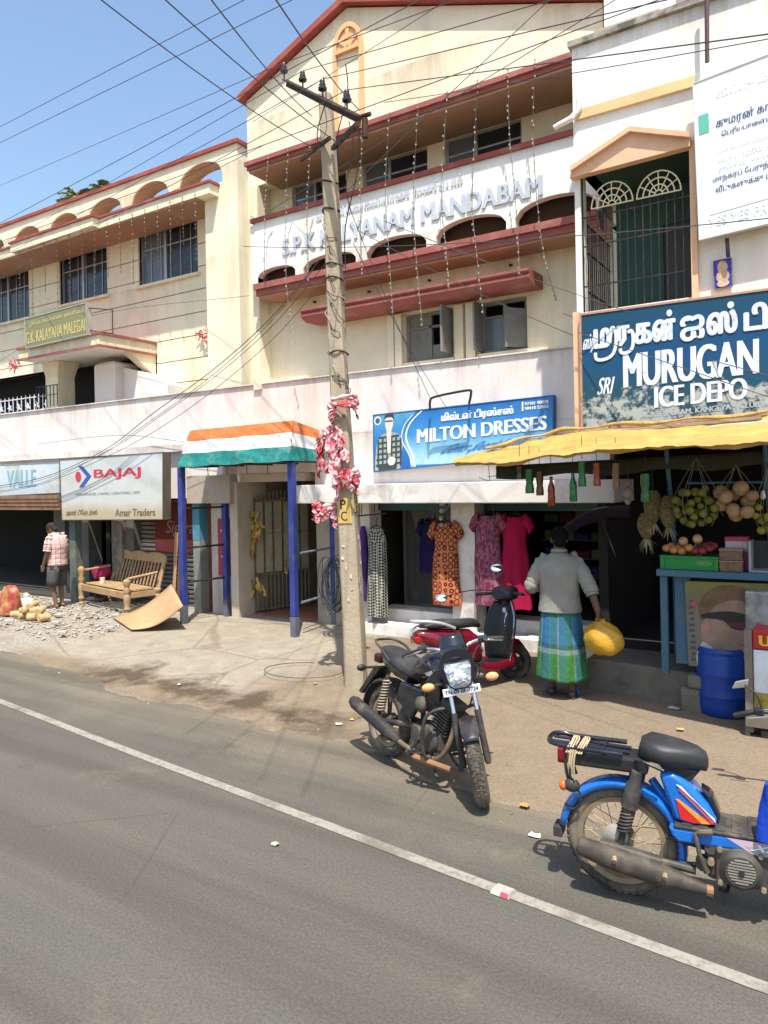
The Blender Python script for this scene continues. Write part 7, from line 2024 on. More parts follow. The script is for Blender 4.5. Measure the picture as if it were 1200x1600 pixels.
MB().tube([(-.05, 0, .88), (-.06, 0, 1.0)], .05, 12).build('steering_neck', M_black, sc_, smooth=True, T=SR)
mir = {1: (690, 934), -1: (776, 887)}
inv = (Matrix.Translation((s_f.x, s_f.y, s_f.z)) @ Matrix.Rotation(sa, 4, 'Z') @ Matrix.Rotation(R(-6), 4, 'X'))
for s in (-1, 1):
    MB().tube([(-.08, s*.15, 1.01), (-.14, s*.25, 1.01), (-.16, s*.36, 1.0)], [.018, .02, .02], 9).build('grip', M_black, sc_, smooth=True, T=SR)
    MB().tube([(-.08, s*.22, 1.0), (-.10, s*.36, .985)], .006, 6).build('brake_lever', M_black, sc_, T=SR)
    px, py = mir[s]
    yw = s_f.y + (.05 if s > 0 else -.12)
    mp = inv.inverted() @ A(px, py, yw)
    MB().tube(smooth_path([SR @ Vector((-.06, s*.18, 1.04)), (SR @ Vector((-.08, s*.22, 1.1))).lerp(mp, .4), mp], 4), .006, 6).build('mirror_stalk', M_black, sc_)
    dv = (inv.to_3x3().inverted() @ ((EYEV-A(px, py, yw)).normalized() + Vector((0, 0, .55)))).normalized()
    mo = MB().loft([ell(mp-dv*.03, .03, .02, 16, ax=along(dv) @ Vector((1, 0, 0)), ay=along(dv) @ Vector((0, 1, 0))), ell(mp-dv*.012, .068, .048, 16, ax=along(dv) @ Vector((1, 0, 0)), ay=along(dv) @ Vector((0, 1, 0))), ell(mp, .070, .050, 16, ax=along(dv) @ Vector((1, 0, 0)), ay=along(dv) @ Vector((0, 1, 0)))]).build('mirror', M_black, sc_, smooth=True, angle=50)
    MB().loft([ell(mp+dv*.001, .064, .045, 16, ax=along(dv) @ Vector((1, 0, 0)), ay=along(dv) @ Vector((0, 1, 0))), ell(mp+dv*.004, .058, .040, 16, ax=along(dv) @ Vector((1, 0, 0)), ay=along(dv) @ Vector((0, 1, 0)))]).build('mirror_glass', M_mirror, mo, smooth=True)
MB().lathe([(0, 0), (.03, 0), (.03, .008), (0, .01)], 16, (-.135, -.06, .82), ry(-pi/2)).build('round_badge', flat('badge_pale', (.45, .52, .60), .3), sc_, T=KS)
MB().tube(smooth_path([(-.19, -.15, .80), (-.25, -.17, .70), (-.24, -.19, .55)], 4), .008, 6).build('hook', M_chrome, sc_, smooth=True, T=KS)
MB().box(-1.25, -.85, .09, .16, .18, .36).build('engine_case', M_engine, sc_, T=KS, bevel=.04)
MB().tube([(-.95, -.14, .26), (-1.38, -.17, .30)], [.05, .06], 14).build('muffler', M_blackd, sc_, smooth=True, T=KS)
MB().box(-1.47, -1.38, -.07, .07, .60, .68).build('tail_lamp', flat('tail_red2', (.3, .01, .01), .2), sc_, T=KS, bevel=.02)

# ------------------------------------------------------------------ blue moped
mo0 = G(975, 1393)
ma = R(8)
mp_ = thing('moped', 'blue step through moped with black seat and rear carrier', 'moped', (mo0.x, mo0.y, 0), (0, 0, ma))
M_mblue = mat('moped_blue', (.008, .135, .50), .25, var=.08, obj=True, coat=.5, bump=0, dirt=(.10, .12, .16), da=.25, ds=6)
M_fork = M_blackd
Rm = .285
# local x forward, measured on the plane of the moped
mpl = lambda px, py: (lambda P: Vector(((P.x-mo0.x)*math.cos(ma)+(P.y-mo0.y)*math.sin(ma), 0, P.z)))((lambda d: EYEV+d*(((mo0-EYEV) @ Vector((-math.sin(ma), math.cos(ma), 0)))/(d @ Vector((-math.sin(ma), math.cos(ma), 0)))))(ray(px, py)))
wc = Vector((-.005, 0, Rm))
add_wheel(mp_, 'rear_wheel', wc, Rm, .036, 'wire', rim_m=M_rimtan, hub=.06, tw=1.05)
add_wheel(mp_, 'front_wheel', (1.17, 0, Rm), Rm, .034, 'wire', rim_m=M_rimtan, hub=.05)
# rear mudguard
mg = MB(); rings = []
for i in range(22):
    a = R(-12+184*i/21); rr = Rm+.035
    rings.append([wc+Vector((rr*math.cos(a)*q_, y, rr*math.sin(a)*q_)) for y, q_ in ((-.062, .89), (-.060, .96), (-.045, 1.0), (0, 1.02), (.045, 1.0), (.060, .96), (.062, .89))])
mg.loft(rings, cap=False, closed=False); mg.build('rear_mudguard', M_mblue, mp_, smooth=True, solid=.004)
MB().box(-.36, -.31, -.05, .05, .25, .31).build('mud_flap', M_blackd, mp_, bevel=.008)
# carrier
cz_ = .765
ca1 = MB(); ca1.tube(smooth_path([(.02, -.10, cz_), (-.22, -.10, cz_+.005), (-.33, -.09, cz_+.010), (-.37, -.05, cz_+.012), (-.37, .05, cz_+.012), (-.33, .09, cz_+.010), (-.22, .10, cz_), (.02, .10, cz_)], 5), .013, 9)
for y in (-.035, .035): ca1.tube([(.05, y, cz_-.006), (-.36, y, cz_+.006)], .009, 8)
for x in (-.08, -.24): ca1.tube([(x, -.10, cz_-.002), (x, .10, cz_-.002)], .009, 8)
ca1.build('carrier', M_gloss, mp_, smooth=True)
MB().box(-.24, .14, -.085, .085, .665, .745).build('under_seat_box', M_black, mp_, bevel=.015)
for s in (-1, 1): MB().tube(smooth_path([(-.28, s*.10, cz_-.01), (-.27, s*.09, .62), (-.25, s*.075, .56)], 4), .009, 7).build('carrier_stay', M_black, mp_, smooth=True)
MB().box(-.33, -.275, -.045, .045, .655, .735).build('tail_lamp', flat('tail_lens_red', (.22, .006, .012), .2), mp_, bevel=.008)
rp = random.Random(6); mb = MB()
for i in range(6):
    x = -.26+.014*i+rp.uniform(-.025, .025)
    mb.tube(smooth_path([(x, -.118, cz_+.01), (x+.01, -.05, cz_+.022+rp.uniform(0, .015)), (x+rp.uniform(-.02, .02), .04, cz_+.02), (x+.02, -.02, cz_+.028), (x-.01, -.120, cz_-.02)], 4), .0042, 6)
for i in range(3): mb.tube(smooth_path([(-.24+.012*i, -.122, cz_), (-.25+.012*i, -.13, cz_-.07), (-.245+.01*i, -.12, cz_-.10-.03*i)], 4), .005, 6)
tag(mb.build('tied_rope', mat('jute_rope', (.42, .32, .20), .9, var=.2, obj=True), mp_, smooth=True))
# seat
sp0 = [(.09, .765, .03, .02), (.105, .785, .075, .05), (.15, .792, .115, .062), (.22, .782, .125, .062), (.30, .775, .10, .060), (.37, .765, .07, .056), (.415, .75, .045, .045), (.425, .745, .02, .02)]
MB().loft([ell((x, 0, z), w, h, 20, 2.8, ax=(0, 1, 0), ay=(0, 0, 1)) for x, z, w, h in sp0]).build('saddle', M_seat, mp_, smooth=True, angle=60)
MB().prism([(.18, .725), (.39, .715), (.34, .65), (.24, .66)], lambda a, c: Vector((a, -.05, c)), lambda a, c: Vector((a, .05, c))).build('saddle_base', M_black, mp_, bevel=.012)
MB().tube(smooth_path([(.08, -.09, .74), (.13, -.13, .75), (.22, -.13, .72)], 4), .009, 7).build('saddle_bracket', M_black, mp_, smooth=True)
# tank with decal
tnk = [(.19, .685), (.26, .70), (.33, .655), (.42, .56), (.46, .49), (.46, .46), (.34, .445), (.26, .46)]
MB().prism(tnk, lambda a, c: Vector((a, -.085, c)), lambda a, c: Vector((a, .085, c))).build('fuel_tank', M_mblue, mp_, bevel=.022, smooth=True)
for nm_, pg, c_ in (('red_decal', [(.27, .575), (.36, .515), (.455, .475), (.35, .465), (.295, .475)], (.55, .02, .02)), ('white_decal', [(.275, .645), (.30, .638), (.455, .482), (.45, .50)], (.75, .74, .74)), ('orange_decal', [(.27, .572), (.285, .57), (.43, .472), (.39, .468)], (.75, .28, .03)), ('pink_decal', [(.285, .622), (.30, .618), (.445, .482), (.44, .478)], (.60, .08, .16))):
    MB().prism(pg, lambda a, c: Vector((a, -.0885-.0004*len(nm_), c)), lambda a, c: Vector((a, -.0865, c))).build('decal', flat('moped_'+nm_, c_, .3), mp_)
MB().prism([(.385, .63), (.44, .60), (.48, .50), (.465, .46)], lambda a, c: Vector((a, -.05, c)), lambda a, c: Vector((a, .05, c))).build('tank_front', M_gloss, mp_, bevel=.015)
# floor board and side panel
MB().box(.26, .98, -.12, .12, .435, .452).build('footboard', M_blackd, mp_, bevel=.006)
for i in range(9): MB().box(.30+.075*i, .345+.075*i, -.11, .11, .4525, .458).build('rubber_rib', M_blackd, mp_)
sp1 = [(.235, .435), (1.0, .432), (1.02, .38), (.80, .335), (.66, .335), (.56, .375), (.28, .365), (.255, .39)]
MB().prism(sp1, lambda a, c: Vector((a, -.115, c)), lambda a, c: Vector((a, .115, c))).build('side_panel', M_mblue, mp_, bevel=.012)
MB().prism([(.50, .43), (1.0, .428), (1.0, .385), (.80, .345), (.66, .345)], lambda a, c: Vector((a, -.1165, c)), lambda a, c: Vector((a, -.1155, c))).build('side_stripe', flat('stripe_pinkgrey', (.50, .36, .40), .4), mp_)
MB().prism([(.58, .405), (1.0, .40), (1.0, .385), (.80, .348), (.66, .348)], lambda a, c: Vector((a, -.1175, c)), lambda a, c: Vector((a, -.117, c))).build('side_stripe', flat('stripe_grey', (.30, .31, .36), .4), mp_)
qq = Quad(Vector((.615, -.1185, .385)), Vector((.90, -.1185, .388)), Vector((.90, -.1185, .428)), Vector((.615, -.1185, .425)))
qq.text('XL 100', .02, .9, .1, .9, .001, bold=.02, slant=.12).build('lettering', P_white, mp_)
# shocks, swing arm, chain case, muffler, engine
for s in (-1, 1):
    a0, a1 = Vector((.0, s*.10, .30)), Vector((.085, s*.10, .665))
    MB().tube([a0, a0.lerp(a1, .5)], .016, 9).build('shock_rod', M_blackd, mp_)
    co = [a0.lerp(a1, .18+.40*i/80)+Vector((.030*math.cos(i/80*2*pi*8), .030*math.sin(i/80*2*pi*8), 0)) for i in range(81)]
    MB().tube(co, .008, 5).build('spring', M_blackd, mp_, smooth=True)
    MB().tube([a0.lerp(a1, .52), a0.lerp(a1, .55), a0.lerp(a1, .86), a0.lerp(a1, .9), a0.lerp(a1, 1.06)], [.030, .044, .042, .03, .028], 14).build('shock_cover', M_blackd, mp_, smooth=True, angle=50)
MB().lathe([(0, 0), (.065, 0), (.065, .012), (.03, .03), (0, .032)], 22, (-.03, -.055, .315), rx(pi/2)).build('brake_drum', mat('hub_pale', (.36, .33, .28), .6, .4, var=.2, obj=True), mp_, smooth=True)
MB().tube([(-.10, -.085, .265), (.36, -.085, .225)], .020, 10).build('swingarm', M_engine, mp_)
MB().loft([ell((x, -.105, z), .030, h, 14, 3, ax=(0, 1, 0), ay=(0, 0, 1)) for x, z, h in ((-.10, .29, .02), (-.05, .275, .035), (.10, .25, .035), (.20, .245, .025))]).build('chain_cover', M_engine, mp_, smooth=True)
mf = [(-.215, .27, .03), (-.20, .268, .046), (-.05, .238, .058), (.13, .208, .056), (.28, .185, .044), (.37, .170, .030), (.41, .163, .024)]
MB().loft([ell((x, -.135, z), r*.9, r, 18, 2.2, ax=(0, 1, 0), ay=(.15, 0, 1)) for x, z, r in mf]).build('muffler', mat('old_muffler', (.065, .055, .044), .7, .25, var=.35, vs=8, obj=True, dirt=(.17, .13, .09), da=.6, ds=8), mp_, smooth=True, angle=60)
MB().tube([(.405, -.135, .164), (.435, -.13, .16)], .026, 10).build('pipe_joint', M_rustpipe, mp_)
for x, z, r in ((.47, .37, .012), (.65, .37, .012), (.66, .21, .012), (.47, .21, .012), (.43, .30, .016), (.70, .29, .016)):
    MB().tube([(x, -.135, z), (x, -.09, z)], r, 8).build('engine_bolt', M_rimtan, mp_)
MB().box(.45, .69, -.118, -.10, .20, .375).build('crankcase_cover', M_engine, mp_, bevel=.03)
for x, z in ((-.02, .262), (.22, .225)):
    MB().tube([(x, -.205, z-.01), (x, -.18, z)], .013, 8).build('shield_bolt', M_rimtan, mp_)
MB().box(.40, .68, -.10, .10, .19, .36).build('engine_block', M_engine, mp_, bevel=.04)
fcv = MB().lathe([(0, 0), (.098, 0), (.102, .012), (.094, .020), (.094, .030), (.078, .040), (.074, .046), (0, .046)], 26, (.565, -.10, .285), rx(pi/2)).build('flywheel_cover', M_engine, mp_, smooth=True)
for i in range(9):
    z = .230+.0135*i; hw = math.sqrt(max(.062**2-(z-.285)**2, 0))
    MB().box(.565-hw, .565+hw, -.1505, -.146, z, z+.006).build('cooling_slot', flat('slot_pale', (.28, .26, .22), .6, .3) if i == 0 else bpy.data.materials['slot_pale'], fcv)
MB().lathe([(0, 0), (.014, 0), (.014, .01), (0, .01)], 10, (.565, -.147, .285), rx(pi/2)).build('centre_bolt', M_black, fcv)
MB().box(.68, .90, -.10, .0, .22, .33).build('cylinder_cowl', M_engine, mp_, bevel=.03)
MB().tube([(.41, -.12, .245), (.38, -.135, .33), (.36, -.13, .43), (.38, -.13, .442), (.44, -.13, .45)], [.016, .012, .011, .014, .016], 9).build('kick_lever', M_engine, mp_)
for x, z, r in ((.43, .36, .03), (.50, .385, .022), (.39, .27, .032)):
    MB().tube([(x, -.11, z), (x, -.05, z)], r, 10).build('engine_boss', M_engine, mp_)
for i, (x0_, z0_, x1_, z1_) in enumerate(((.22, .23, .40, .25), (.30, .34, .52, .36), (.22, .36, .42, .33), (.46, .34, .58, .40))):
    MB().tube([(x0_, -.06, z0_), (x1_, -.06, z1_)], .010, 6).build('frame_stay', M_blackd, mp_)
MB().tube([(.15, 0, .62), (.30, 0, .42), (.95, 0, .41), (1.03, 0, .80)], .022, 9).build('frame', M_mblue, mp_)
# rear light socket cluster and indicator
MB().ball((-.245, -.095, .565), (.045, .028, .036), 12, 8).build('indicator_body', M_black, mp_, smooth=True)
MB().ball((-.29, -.095, .56), (.022, .026, .028), 12, 8).build('indicator_lens', flat('moped_amber', (.60, .12, .02), .3), mp_, smooth=True)
MB().tube(smooth_path([(-.26, -.06, .66), (-.25, -.09, .60), (-.20, -.08, .50), (-.24, -.07, .43), (-.29, -.07, .45)], 4), .006, 6).build('lamp_wire', M_black, mp_, smooth=True)
# front end beyond the frame of the photo
MB().tube([(1.17, -.06, Rm), (1.03, -.06, .72), (1.0, -.05, .95)], .018, 8).build('fork', M_blackd, mp_)
MB().tube([(1.17, .06, Rm), (1.03, .06, .72), (1.0, .05, .95)], .018, 8).build('fork', M_blackd, mp_)
MB().tube(smooth_path([(.88, -.32, .98), (.97, -.15, 1.0), (1.0, 0, .96), (.97, .15, 1.0), (.88, .32, .98)], 4), .012, 8).build('handlebar', M_chrome, mp_, smooth=True)
MB().ball((1.07, 0, .88), (.08, .085, .085), 14, 9).build('headlamp', M_chrome, mp_, smooth=True)
rings = [[Vector((1.17, 0, Rm))+Vector(((Rm+.03)*math.cos(R(20+130*i/12)), y, (Rm+.03)*math.sin(R(20+130*i/12)))) for y in (-.055, 0, .055)] for i in range(13)]
MB().loft(rings, cap=False, closed=False).build('front_mudguard', M_mblue, mp_, smooth=True, solid=.005)
MB().tube([(.52, .06, .16), (.50, .20, .01), (.46, .21, .01)], .010, 7).build('side_stand', M_blackd, mp_)
# blue bag hung at the front
bgp = mpl(1192, 1240)
bg = thing('blue_bag', 'bright blue cloth bag hanging on the moped front', 'bag', (mo0.x, mo0.y, 0), (0, 0, ma))
rings = []
for i in range(9):
    f = i/8; z = .45+.28*f
    rings.append([Vector((.740+(.105-.03*f)*math.copysign(abs(math.cos(t_))**.7, math.cos(t_))+.01*math.sin(t_*3+f*5), -.13+.05*(1-.5*f)*math.sin(t_), z+.01*math.sin(t_*2)*(1-f))) for t_ in [2*pi*j/22 for j in range(22)]])
MB().loft(rings).build('bag_body', mat('blue_cloth', (.004, .045, .40), .7, var=.15, obj=True, bump=.5, bs=12, bd=.02), bg, smooth=True)
MB().tube(smooth_path([(.77, -.13, .75), (.80, -.10, .86), (.88, -.10, .97)], 4), .010, 7).build('strap', flat('blue_strap', (.005, .03, .25), .7), bg)

# ------------------------------------------------------------------ handlebar of another bike at the right edge
hbk = thing('parked_bike', 'bike cut by the right edge with black grip and mirror', 'motorcycle', tuple(G(1260, 1300, .0)))
Y5 = 5.55
g0, g1 = A(1146, 1118, Y5), A(1180, 1112, Y5)
MB().tube([g0, g0.lerp(g1, .1), g0.lerp(g1, .9), g1], [.013, .019, .019, .014], 10).build('grip', M_black, hbk, world=True, smooth=True)
MB().tube(smooth_path([g1, A(1205, 1108, Y5), A(1260, 1100, Y5), A(1300, 1120, Y5+.1)], 4), .012, 9).build('handlebar', M_chrome, hbk, world=True, smooth=True)
MB().obox(A(1186, 1112, Y5-.01), (.06, .05, .05)).build('switch_box', M_black, hbk, world=True, bevel=.01)
MB().tube([A(1168, 1122, Y5-.05), A(1200, 1120, Y5-.05)], .006, 6).build('brake_lever', M_chrome, hbk, world=True)
MB().tube(smooth_path([A(1190, 1106, Y5), A(1182, 1085, Y5), A(1164, 1070, Y5)], 4), .006, 6).build('mirror_stalk', M_black, hbk, world=True)
mcn = A(1156, 1069, Y5)
MB().loft([[mcn+Vector((x*k_, dy, z*k_)) for x, z in ((-.052, -.04), (.045, -.015), (.055, .04), (-.03, .012))] for k_, dy in ((.8, .03), (1, .015), (1, 0))]).build('mirror', flat('mirror_back', (.42, .40, .36), .3, .5), hbk, world=True, bevel=.006)
MB().tube([A(1300, 1120, Y5+.1), Vector((A(1300, 1120, Y5).x+.12, Y5-.1, .3))], .02, 8).build('fork', M_blackd, hbk, world=True)
w_ = tyre(MB(), (A(1300, 1120, Y5).x+.14, Y5-.1, .30), .30, .045, rz(R(60))).build('front_wheel', M_tyre, hbk, world=True, smooth=True)
# ================================================================== PEOPLE
def remesh(mb, voxel, name, m, parent, smooth_it=2, T=None):
    o = mb.build('tmp_body', None, None, T=T)
    loc = o.location.copy()
    md = o.modifiers.new('r', 'REMESH'); md.mode = 'VOXEL'; md.voxel_size = voxel; md.adaptivity = 0
    sm_ = o.modifiers.new('s', 'SMOOTH'); sm_.factor = .5; sm_.iterations = smooth_it
    dg = bpy.context.evaluated_depsgraph_get(); dg.update()
    me = bpy.data.meshes.new_from_object(o.evaluated_get(dg))
    old = o.data; bpy.data.objects.remove(o); bpy.data.meshes.remove(old)
    me.transform(Matrix.Translation(loc)); me.name = name
    me.materials.clear(); me.materials.append(m); me.shade_smooth()
    b = bpy.data.objects.new(name, me); link(b, parent)
    return b
def limb(mb, pts, rs, n=12):
    pts = [Vector(p) for p in pts]
    mb.tube(pts, rs, n)
    for p, r in zip(pts, rs): mb.ball(p, r*.99, 12, 8)
    return mb
def torso(mb, rows, n=20):
    mb.loft([ell(c, w, d, n, 2.3) for c, w, d in rows]); return mb
def hand(mb, wrist, dirv, palm_n, curl=.5, s=1.0, side=1):
    d = Vector(dirv).normalized(); nrm = Vector(palm_n); nrm = (nrm-d*nrm.dot(d)).normalized(); sd = d.cross(nrm)*side
    w = Vector(wrist)
    c = w+d*.05*s
    mb.loft([[w+sd*x*.026*s+nrm*y*.016*s for x, y in ((-1,-1),(1,-1),(1,1),(-1,1))], [c+sd*x*.040*s+nrm*y*.016*s for x, y in ((-1,-1),(1,-1),(1,1),(-1,1))], [w+d*.092*s+sd*x*.042*s+nrm*y*.013*s for x, y in ((-1,-1),(1,-1),(1,1),(-1,1))]])
    for i, ln in enumerate((.068, .078, .072, .056)):
        p = w+d*.088*s+sd*(.032-.0213*i)*s; dd = d.copy(); pts = [p-d*.012*s]
        ang_ = 0
        for seg in (.42, .33, .25):
            pts.append(pts[-1]+dd*ln*seg*s if len(pts) > 1 else p+dd*ln*seg*s)
            ang_ += curl*1.0
            dd = (d*math.cos(ang_)+nrm*math.sin(ang_)).normalized()
        limb(mb, pts, [.0095*s, .009*s, .0085*s, .0075*s], 8)
    b0 = w+d*.022*s+sd*.030*s
    limb(mb, [b0, b0+d*.030*s+sd*.022*s+nrm*.008*s, b0+d*.052*s+sd*.024*s+nrm*.028*s, b0+d*.066*s+sd*.018*s+nrm*.044*s], [.014*s, .012*s, .0105*s, .009*s], 8)
def head(mb, c, rot, s=1.0):
    c = Vector(c)
    mb.ball(c+rot @ Vector((0, -.005, .02))*s, (.076*s, .096*s, .10*s), 18, 12, rot)
    mb.ball(c+rot @ Vector((0, .030, -.045))*s, (.058*s, .060*s, .065*s), 16, 10, rot)
    mb.ball(c+rot @ Vector((0, .098, -.012))*s, (.014*s, .020*s, .026*s), 10, 7, rot)     # nose
    mb.ball(c+rot @ Vector((0, .083, -.052))*s, (.024*s, .012*s, .010*s), 10, 6, rot)     # lips
    mb.ball(c+rot @ Vector((0, .076, -.090))*s, (.024*s, .020*s, .018*s), 10, 6, rot)     # chin
    mb.ball(c+rot @ Vector((0, .083, .028))*s, (.052*s, .016*s, .012*s), 10, 6, rot)      # brow
    for q in (-1, 1):
        mb.ball(c+rot @ Vector((q*.078, -.005, -.008))*s, (.012*s, .024*s, .034*s), 10, 8, rot)
def hair(c, rot, s, m, parent, seed, cover=.2):
    rr = random.Random(seed); mb = MB()
    mb.ball(Vector(c)+rot @ Vector((0, -.014, .035))*s, (.083*s, .098*s, .096*s), 18, 12, rot)
    mb.ball(Vector(c)+rot @ Vector((0, -.05, -.03))*s, (.066*s, .058*s, .062*s), 14, 10, rot)
    for i in range(260):
        a = rr.uniform(0, 2*pi); z = rr.uniform(-.35, 1); q = math.sqrt(1-z*z) if abs(z) < 1 else 0
        d = Vector((q*math.cos(a), q*math.sin(a), z))
        if d.y > .35 and d.z < .55: continue
        p = Vector(c)+rot @ (Vector((0, -.014, .035))*s+Vector((d.x*.083, d.y*.098, d.z*.096))*s)
        dd = rot @ d; tt = dd.cross(Vector((rr.uniform(-1, 1), rr.uniform(-1, 1), rr.uniform(-1, 1)))).normalized()
        mb.add([p-tt*.008*s, p+tt*.008*s, p+dd*.012*s+tt.cross(dd)*.022*s-Vector((0, 0, .008))], [(0, 1, 2)])
    return mb.build('hair', m, parent, smooth=False)
M_skin = mat('dark_skin', (.105, .052, .030), .55, var=.1, obj=True, bump=.1)
M_hair = mat('black_hair', (.007, .006, .006), .85, var=.3, vs=30, obj=True, spec=.1)
M_eye = flat('eye', (.30, .28, .26), .2)

# ------------------------------------------------------------------ man in a lungi seen from behind (local y = the way he faces)
mp = G(878, 1092, .06); mp.z = pave_z(mp.x, mp.y)
hz = A(870, 826, mp.y).z - mp.z                     # his height
K = hz/1.70
man = thing('person', 'man in checked green blue lungi and striped shirt holding yellow bag', 'person', (mp.x, mp.y, mp.z), (0, 0, R(14)))
man.scale = (K, K, K)
hr_ = Matrix.Rotation(R(8), 3, 'Z') @ Matrix.Rotation(R(-14), 3, 'X')
hc_ = (0.0, .055, 1.585)
mb = MB()
head(mb, hc_, hr_)
limb(mb, [(0, .0, 1.40), (0, .025, 1.50)], [.062, .056])
torso(mb, [((0, 0, .86), .15, .105), ((0, 0, .98), .145, .10), ((0, -.005, 1.10), .15, .105), ((0, -.01, 1.25), .175, .115), ((0, -.005, 1.36), .17, .10), ((0, .0, 1.43), .09, .07)])
shl, shr = Vector((-.19, 0, 1.34)), Vector((.19, 0, 1.34))
# the bag grip in local coordinates
mwi = (Matrix.Translation(man.location) @ Matrix.Rotation(R(14), 4, 'Z') @ Matrix.Scale(K, 4)).inverted()
gripw = A(936, 968, mp.y-.10)
grip = mwi @ gripw
elr = shr.lerp(grip, .47)+Vector((.035, -.045, .0))
wr_ = grip+Vector((-.01, .0, .085))
limb(mb, [shr, elr, wr_], [.060, .046, .032])
hand(mb, wr_, grip-wr_, Vector((-1, .2, .1)), .75, 1.0, 1)
ell_ = Vector((-.285, -.03, 1.11)); wrl = Vector((-.15, .19, 1.10))
limb(mb, [shl, ell_, wrl], [.060, .046, .032])
hand(mb, wrl, Vector((.8, .55, .05)), Vector((0, 0, -1)), .35, 1.0, -1)
for s in (-1, 1):
    fx_ = s*.105; yo = .05 if s < 0 else -.03
    limb(mb, [(s*.085, 0, .88), (s*.10, .02+yo*.5, .48), (fx_, -.005+yo, .09)], [.088, .058, .038])
    limb(mb, [(fx_, -.045+yo, .045), (fx_, .05+yo, .05), (fx_+s*.012, .15+yo, .032)], [.036, .036, .026])
    for t_ in range(5): limb(mb, [(fx_+s*.012+(t_-2)*.017, .15+yo, .030), (fx_+s*.012+(t_-2)*.019, .19+yo-.006*abs(t_-1.5), .026)], [.012, .010], 8)
body = remesh(mb, .0085, 'body', M_skin, man)
hair(hc_, hr_, 1.0, M_hair, man, 3)
for q in (-1, 1): MB().ball(Vector(hc_)+hr_ @ Vector((q*.030, .083, .010)), .011, 10, 7).build('eye', M_eye, man, smooth=True)
# shirt
m, nt, b = nodes('striped_shirt'); k = N(nt)
tc = k.n('ShaderNodeTexCoord'); sp = k.n('ShaderNodeSeparateXYZ'); k.l(tc.outputs['UV'], sp.inputs[0])
f1 = k.math('FRACT', k.math('MULTIPLY', sp.outputs[0], 38)); f2 = k.math('FRACT', k.math('MULTIPLY', sp.outputs[0], 90))
col = k.ramp(f1, [(0, (.24, .232, .20)), (.42, (.265, .256, .22)), (.55, (.205, .195, .168)), (.68, (.26, .25, .215))], True)
dash = k.math('GREATER_THAN', k.math('FRACT', k.math('MULTIPLY', sp.outputs[1], 46)), .5)
col = k.mix(k.math('MULTIPLY', dash, .15), col, (.24, .22, .18))
col = k.mix(1.0, col, k.ramp(k.noise(k.pos(obj=True), 5, 3), [(.3, .85), (.7, 1.1)]), 'MULTIPLY')
k.l(col, b.inputs['Base Color']); b.inputs['Roughness'].default_value = .9; b.inputs['Specular IOR Level'].default_value = .15
k.l(k.bump(k.noise(k.pos((1, 1, .6), obj=True), 6, 4), .35, .05), b.inputs['Normal'])
M_shirt = m
def cloth_tube(rows, n=40, wr=.006, seed=0, uv=True):
    rings = []
    for i, (c, w, d) in enumerate(rows):
        base = ell(c, w, d, n, 2.25); cc = Vector(c)
        rings.append([cc+(p-cc)*(1+wr/ max(w, .05)*(math.sin(j*1.7+i*1.3+seed)+.8*math.sin(j*.9-i*2.1+seed))) for j, p in enumerate(base)])
    return MB().loft(rings, cap=False, uv=uv)
rows = [((.0, -.01, .865), .215, .155), ((.0, -.008, .90), .212, .15), ((0, -.006, .98), .20, .143), ((0, -.008, 1.06), .196, .138), ((0, -.012, 1.15), .20, .140), ((0, -.014, 1.24), .212, .142), ((0, -.01, 1.31), .226, .135), ((0, -.005, 1.36), .222, .118), ((0, 0, 1.402), .185, .095), ((0, .01, 1.435), .10, .075), ((0, .018, 1.455), .075, .07)]
# finer rows
def fine(rows, k_=3):
    out = []
    for i in range(len(rows)-1):
        for q in range(k_):
            f = q/k_; a, c = rows[i], rows[i+1]
            out.append((Vector(a[0]).lerp(Vector(c[0]), f), a[1]+(c[1]-a[1])*f, a[2]+(c[2]-a[2])*f))
    out.append((Vector(rows[-1][0]), rows[-1][1], rows[-1][2])); return out
sh_ = cloth_tube(fine(rows), 48, .0018).build('shirt', M_shirt, man, smooth=True, angle=80, solid=.004)
MB().loft([ell((0, .02, 1.45), .078, .074, 20), ell((0, .016, 1.475), .074, .072, 20), ell((0, .012, 1.495), .072, .068, 20), ell((0, .012, 1.468), .088, .084, 20)], cap=False, uv=True).build('collar', M_shirt, man, smooth=True, solid=.003)
def sleeve(a, e, w, r0, r1, seed, frac=1.0):
    pts = [a.lerp(e, f) for f in (-.45, -.12, .2, .5, .7, .85, 1.0)] + [e.lerp(w, f) for f in (.1, .25, .4) if f <= frac]
    rs = [r0*.45, r0*.86, r0*1.0, r0*1.0, r0*.98, r0*.97, r0*.97] + [r1*1.0, r1*.98, r1*1.0][:len(pts)-7]
    pp = smooth_path(pts, 3); L = len(pp)
    rr_ = [rs[min(int(i/(L-1)*(len(rs)-1)), len(rs)-2)] for i in range(L)]
    rr_ = [r_*(1+.05*math.sin(i*1.9+seed)) for i, r_ in enumerate(rr_)]
    mb = MB(); n = 18; rings = []
    prev = None
    for i in range(L):
        t_ = (pp[min(i+1, L-1)]-pp[max(i-1, 0)]).normalized()
        x = Vector((1, 0, 0)) if prev is None else prev
        x = (x-t_*x.dot(t_)).normalized(); prev = x; y = t_.cross(x)
        rings.append([pp[i]+(x*math.cos(2*pi*j/n)+y*math.sin(2*pi*j/n))*rr_[i]*(1+.04*math.sin(j*2+i)) for j in range(n)])
    return mb.loft(rings, cap=False, uv=True)
sleeve(shr, elr, wr_, .072, .060, 1, .25).build('sleeve', M_shirt, man, smooth=True, solid=.004)
sleeve(shl, ell_, wrl, .072, .062, 2, .4).build('sleeve', M_shirt, man, smooth=True, solid=.004)
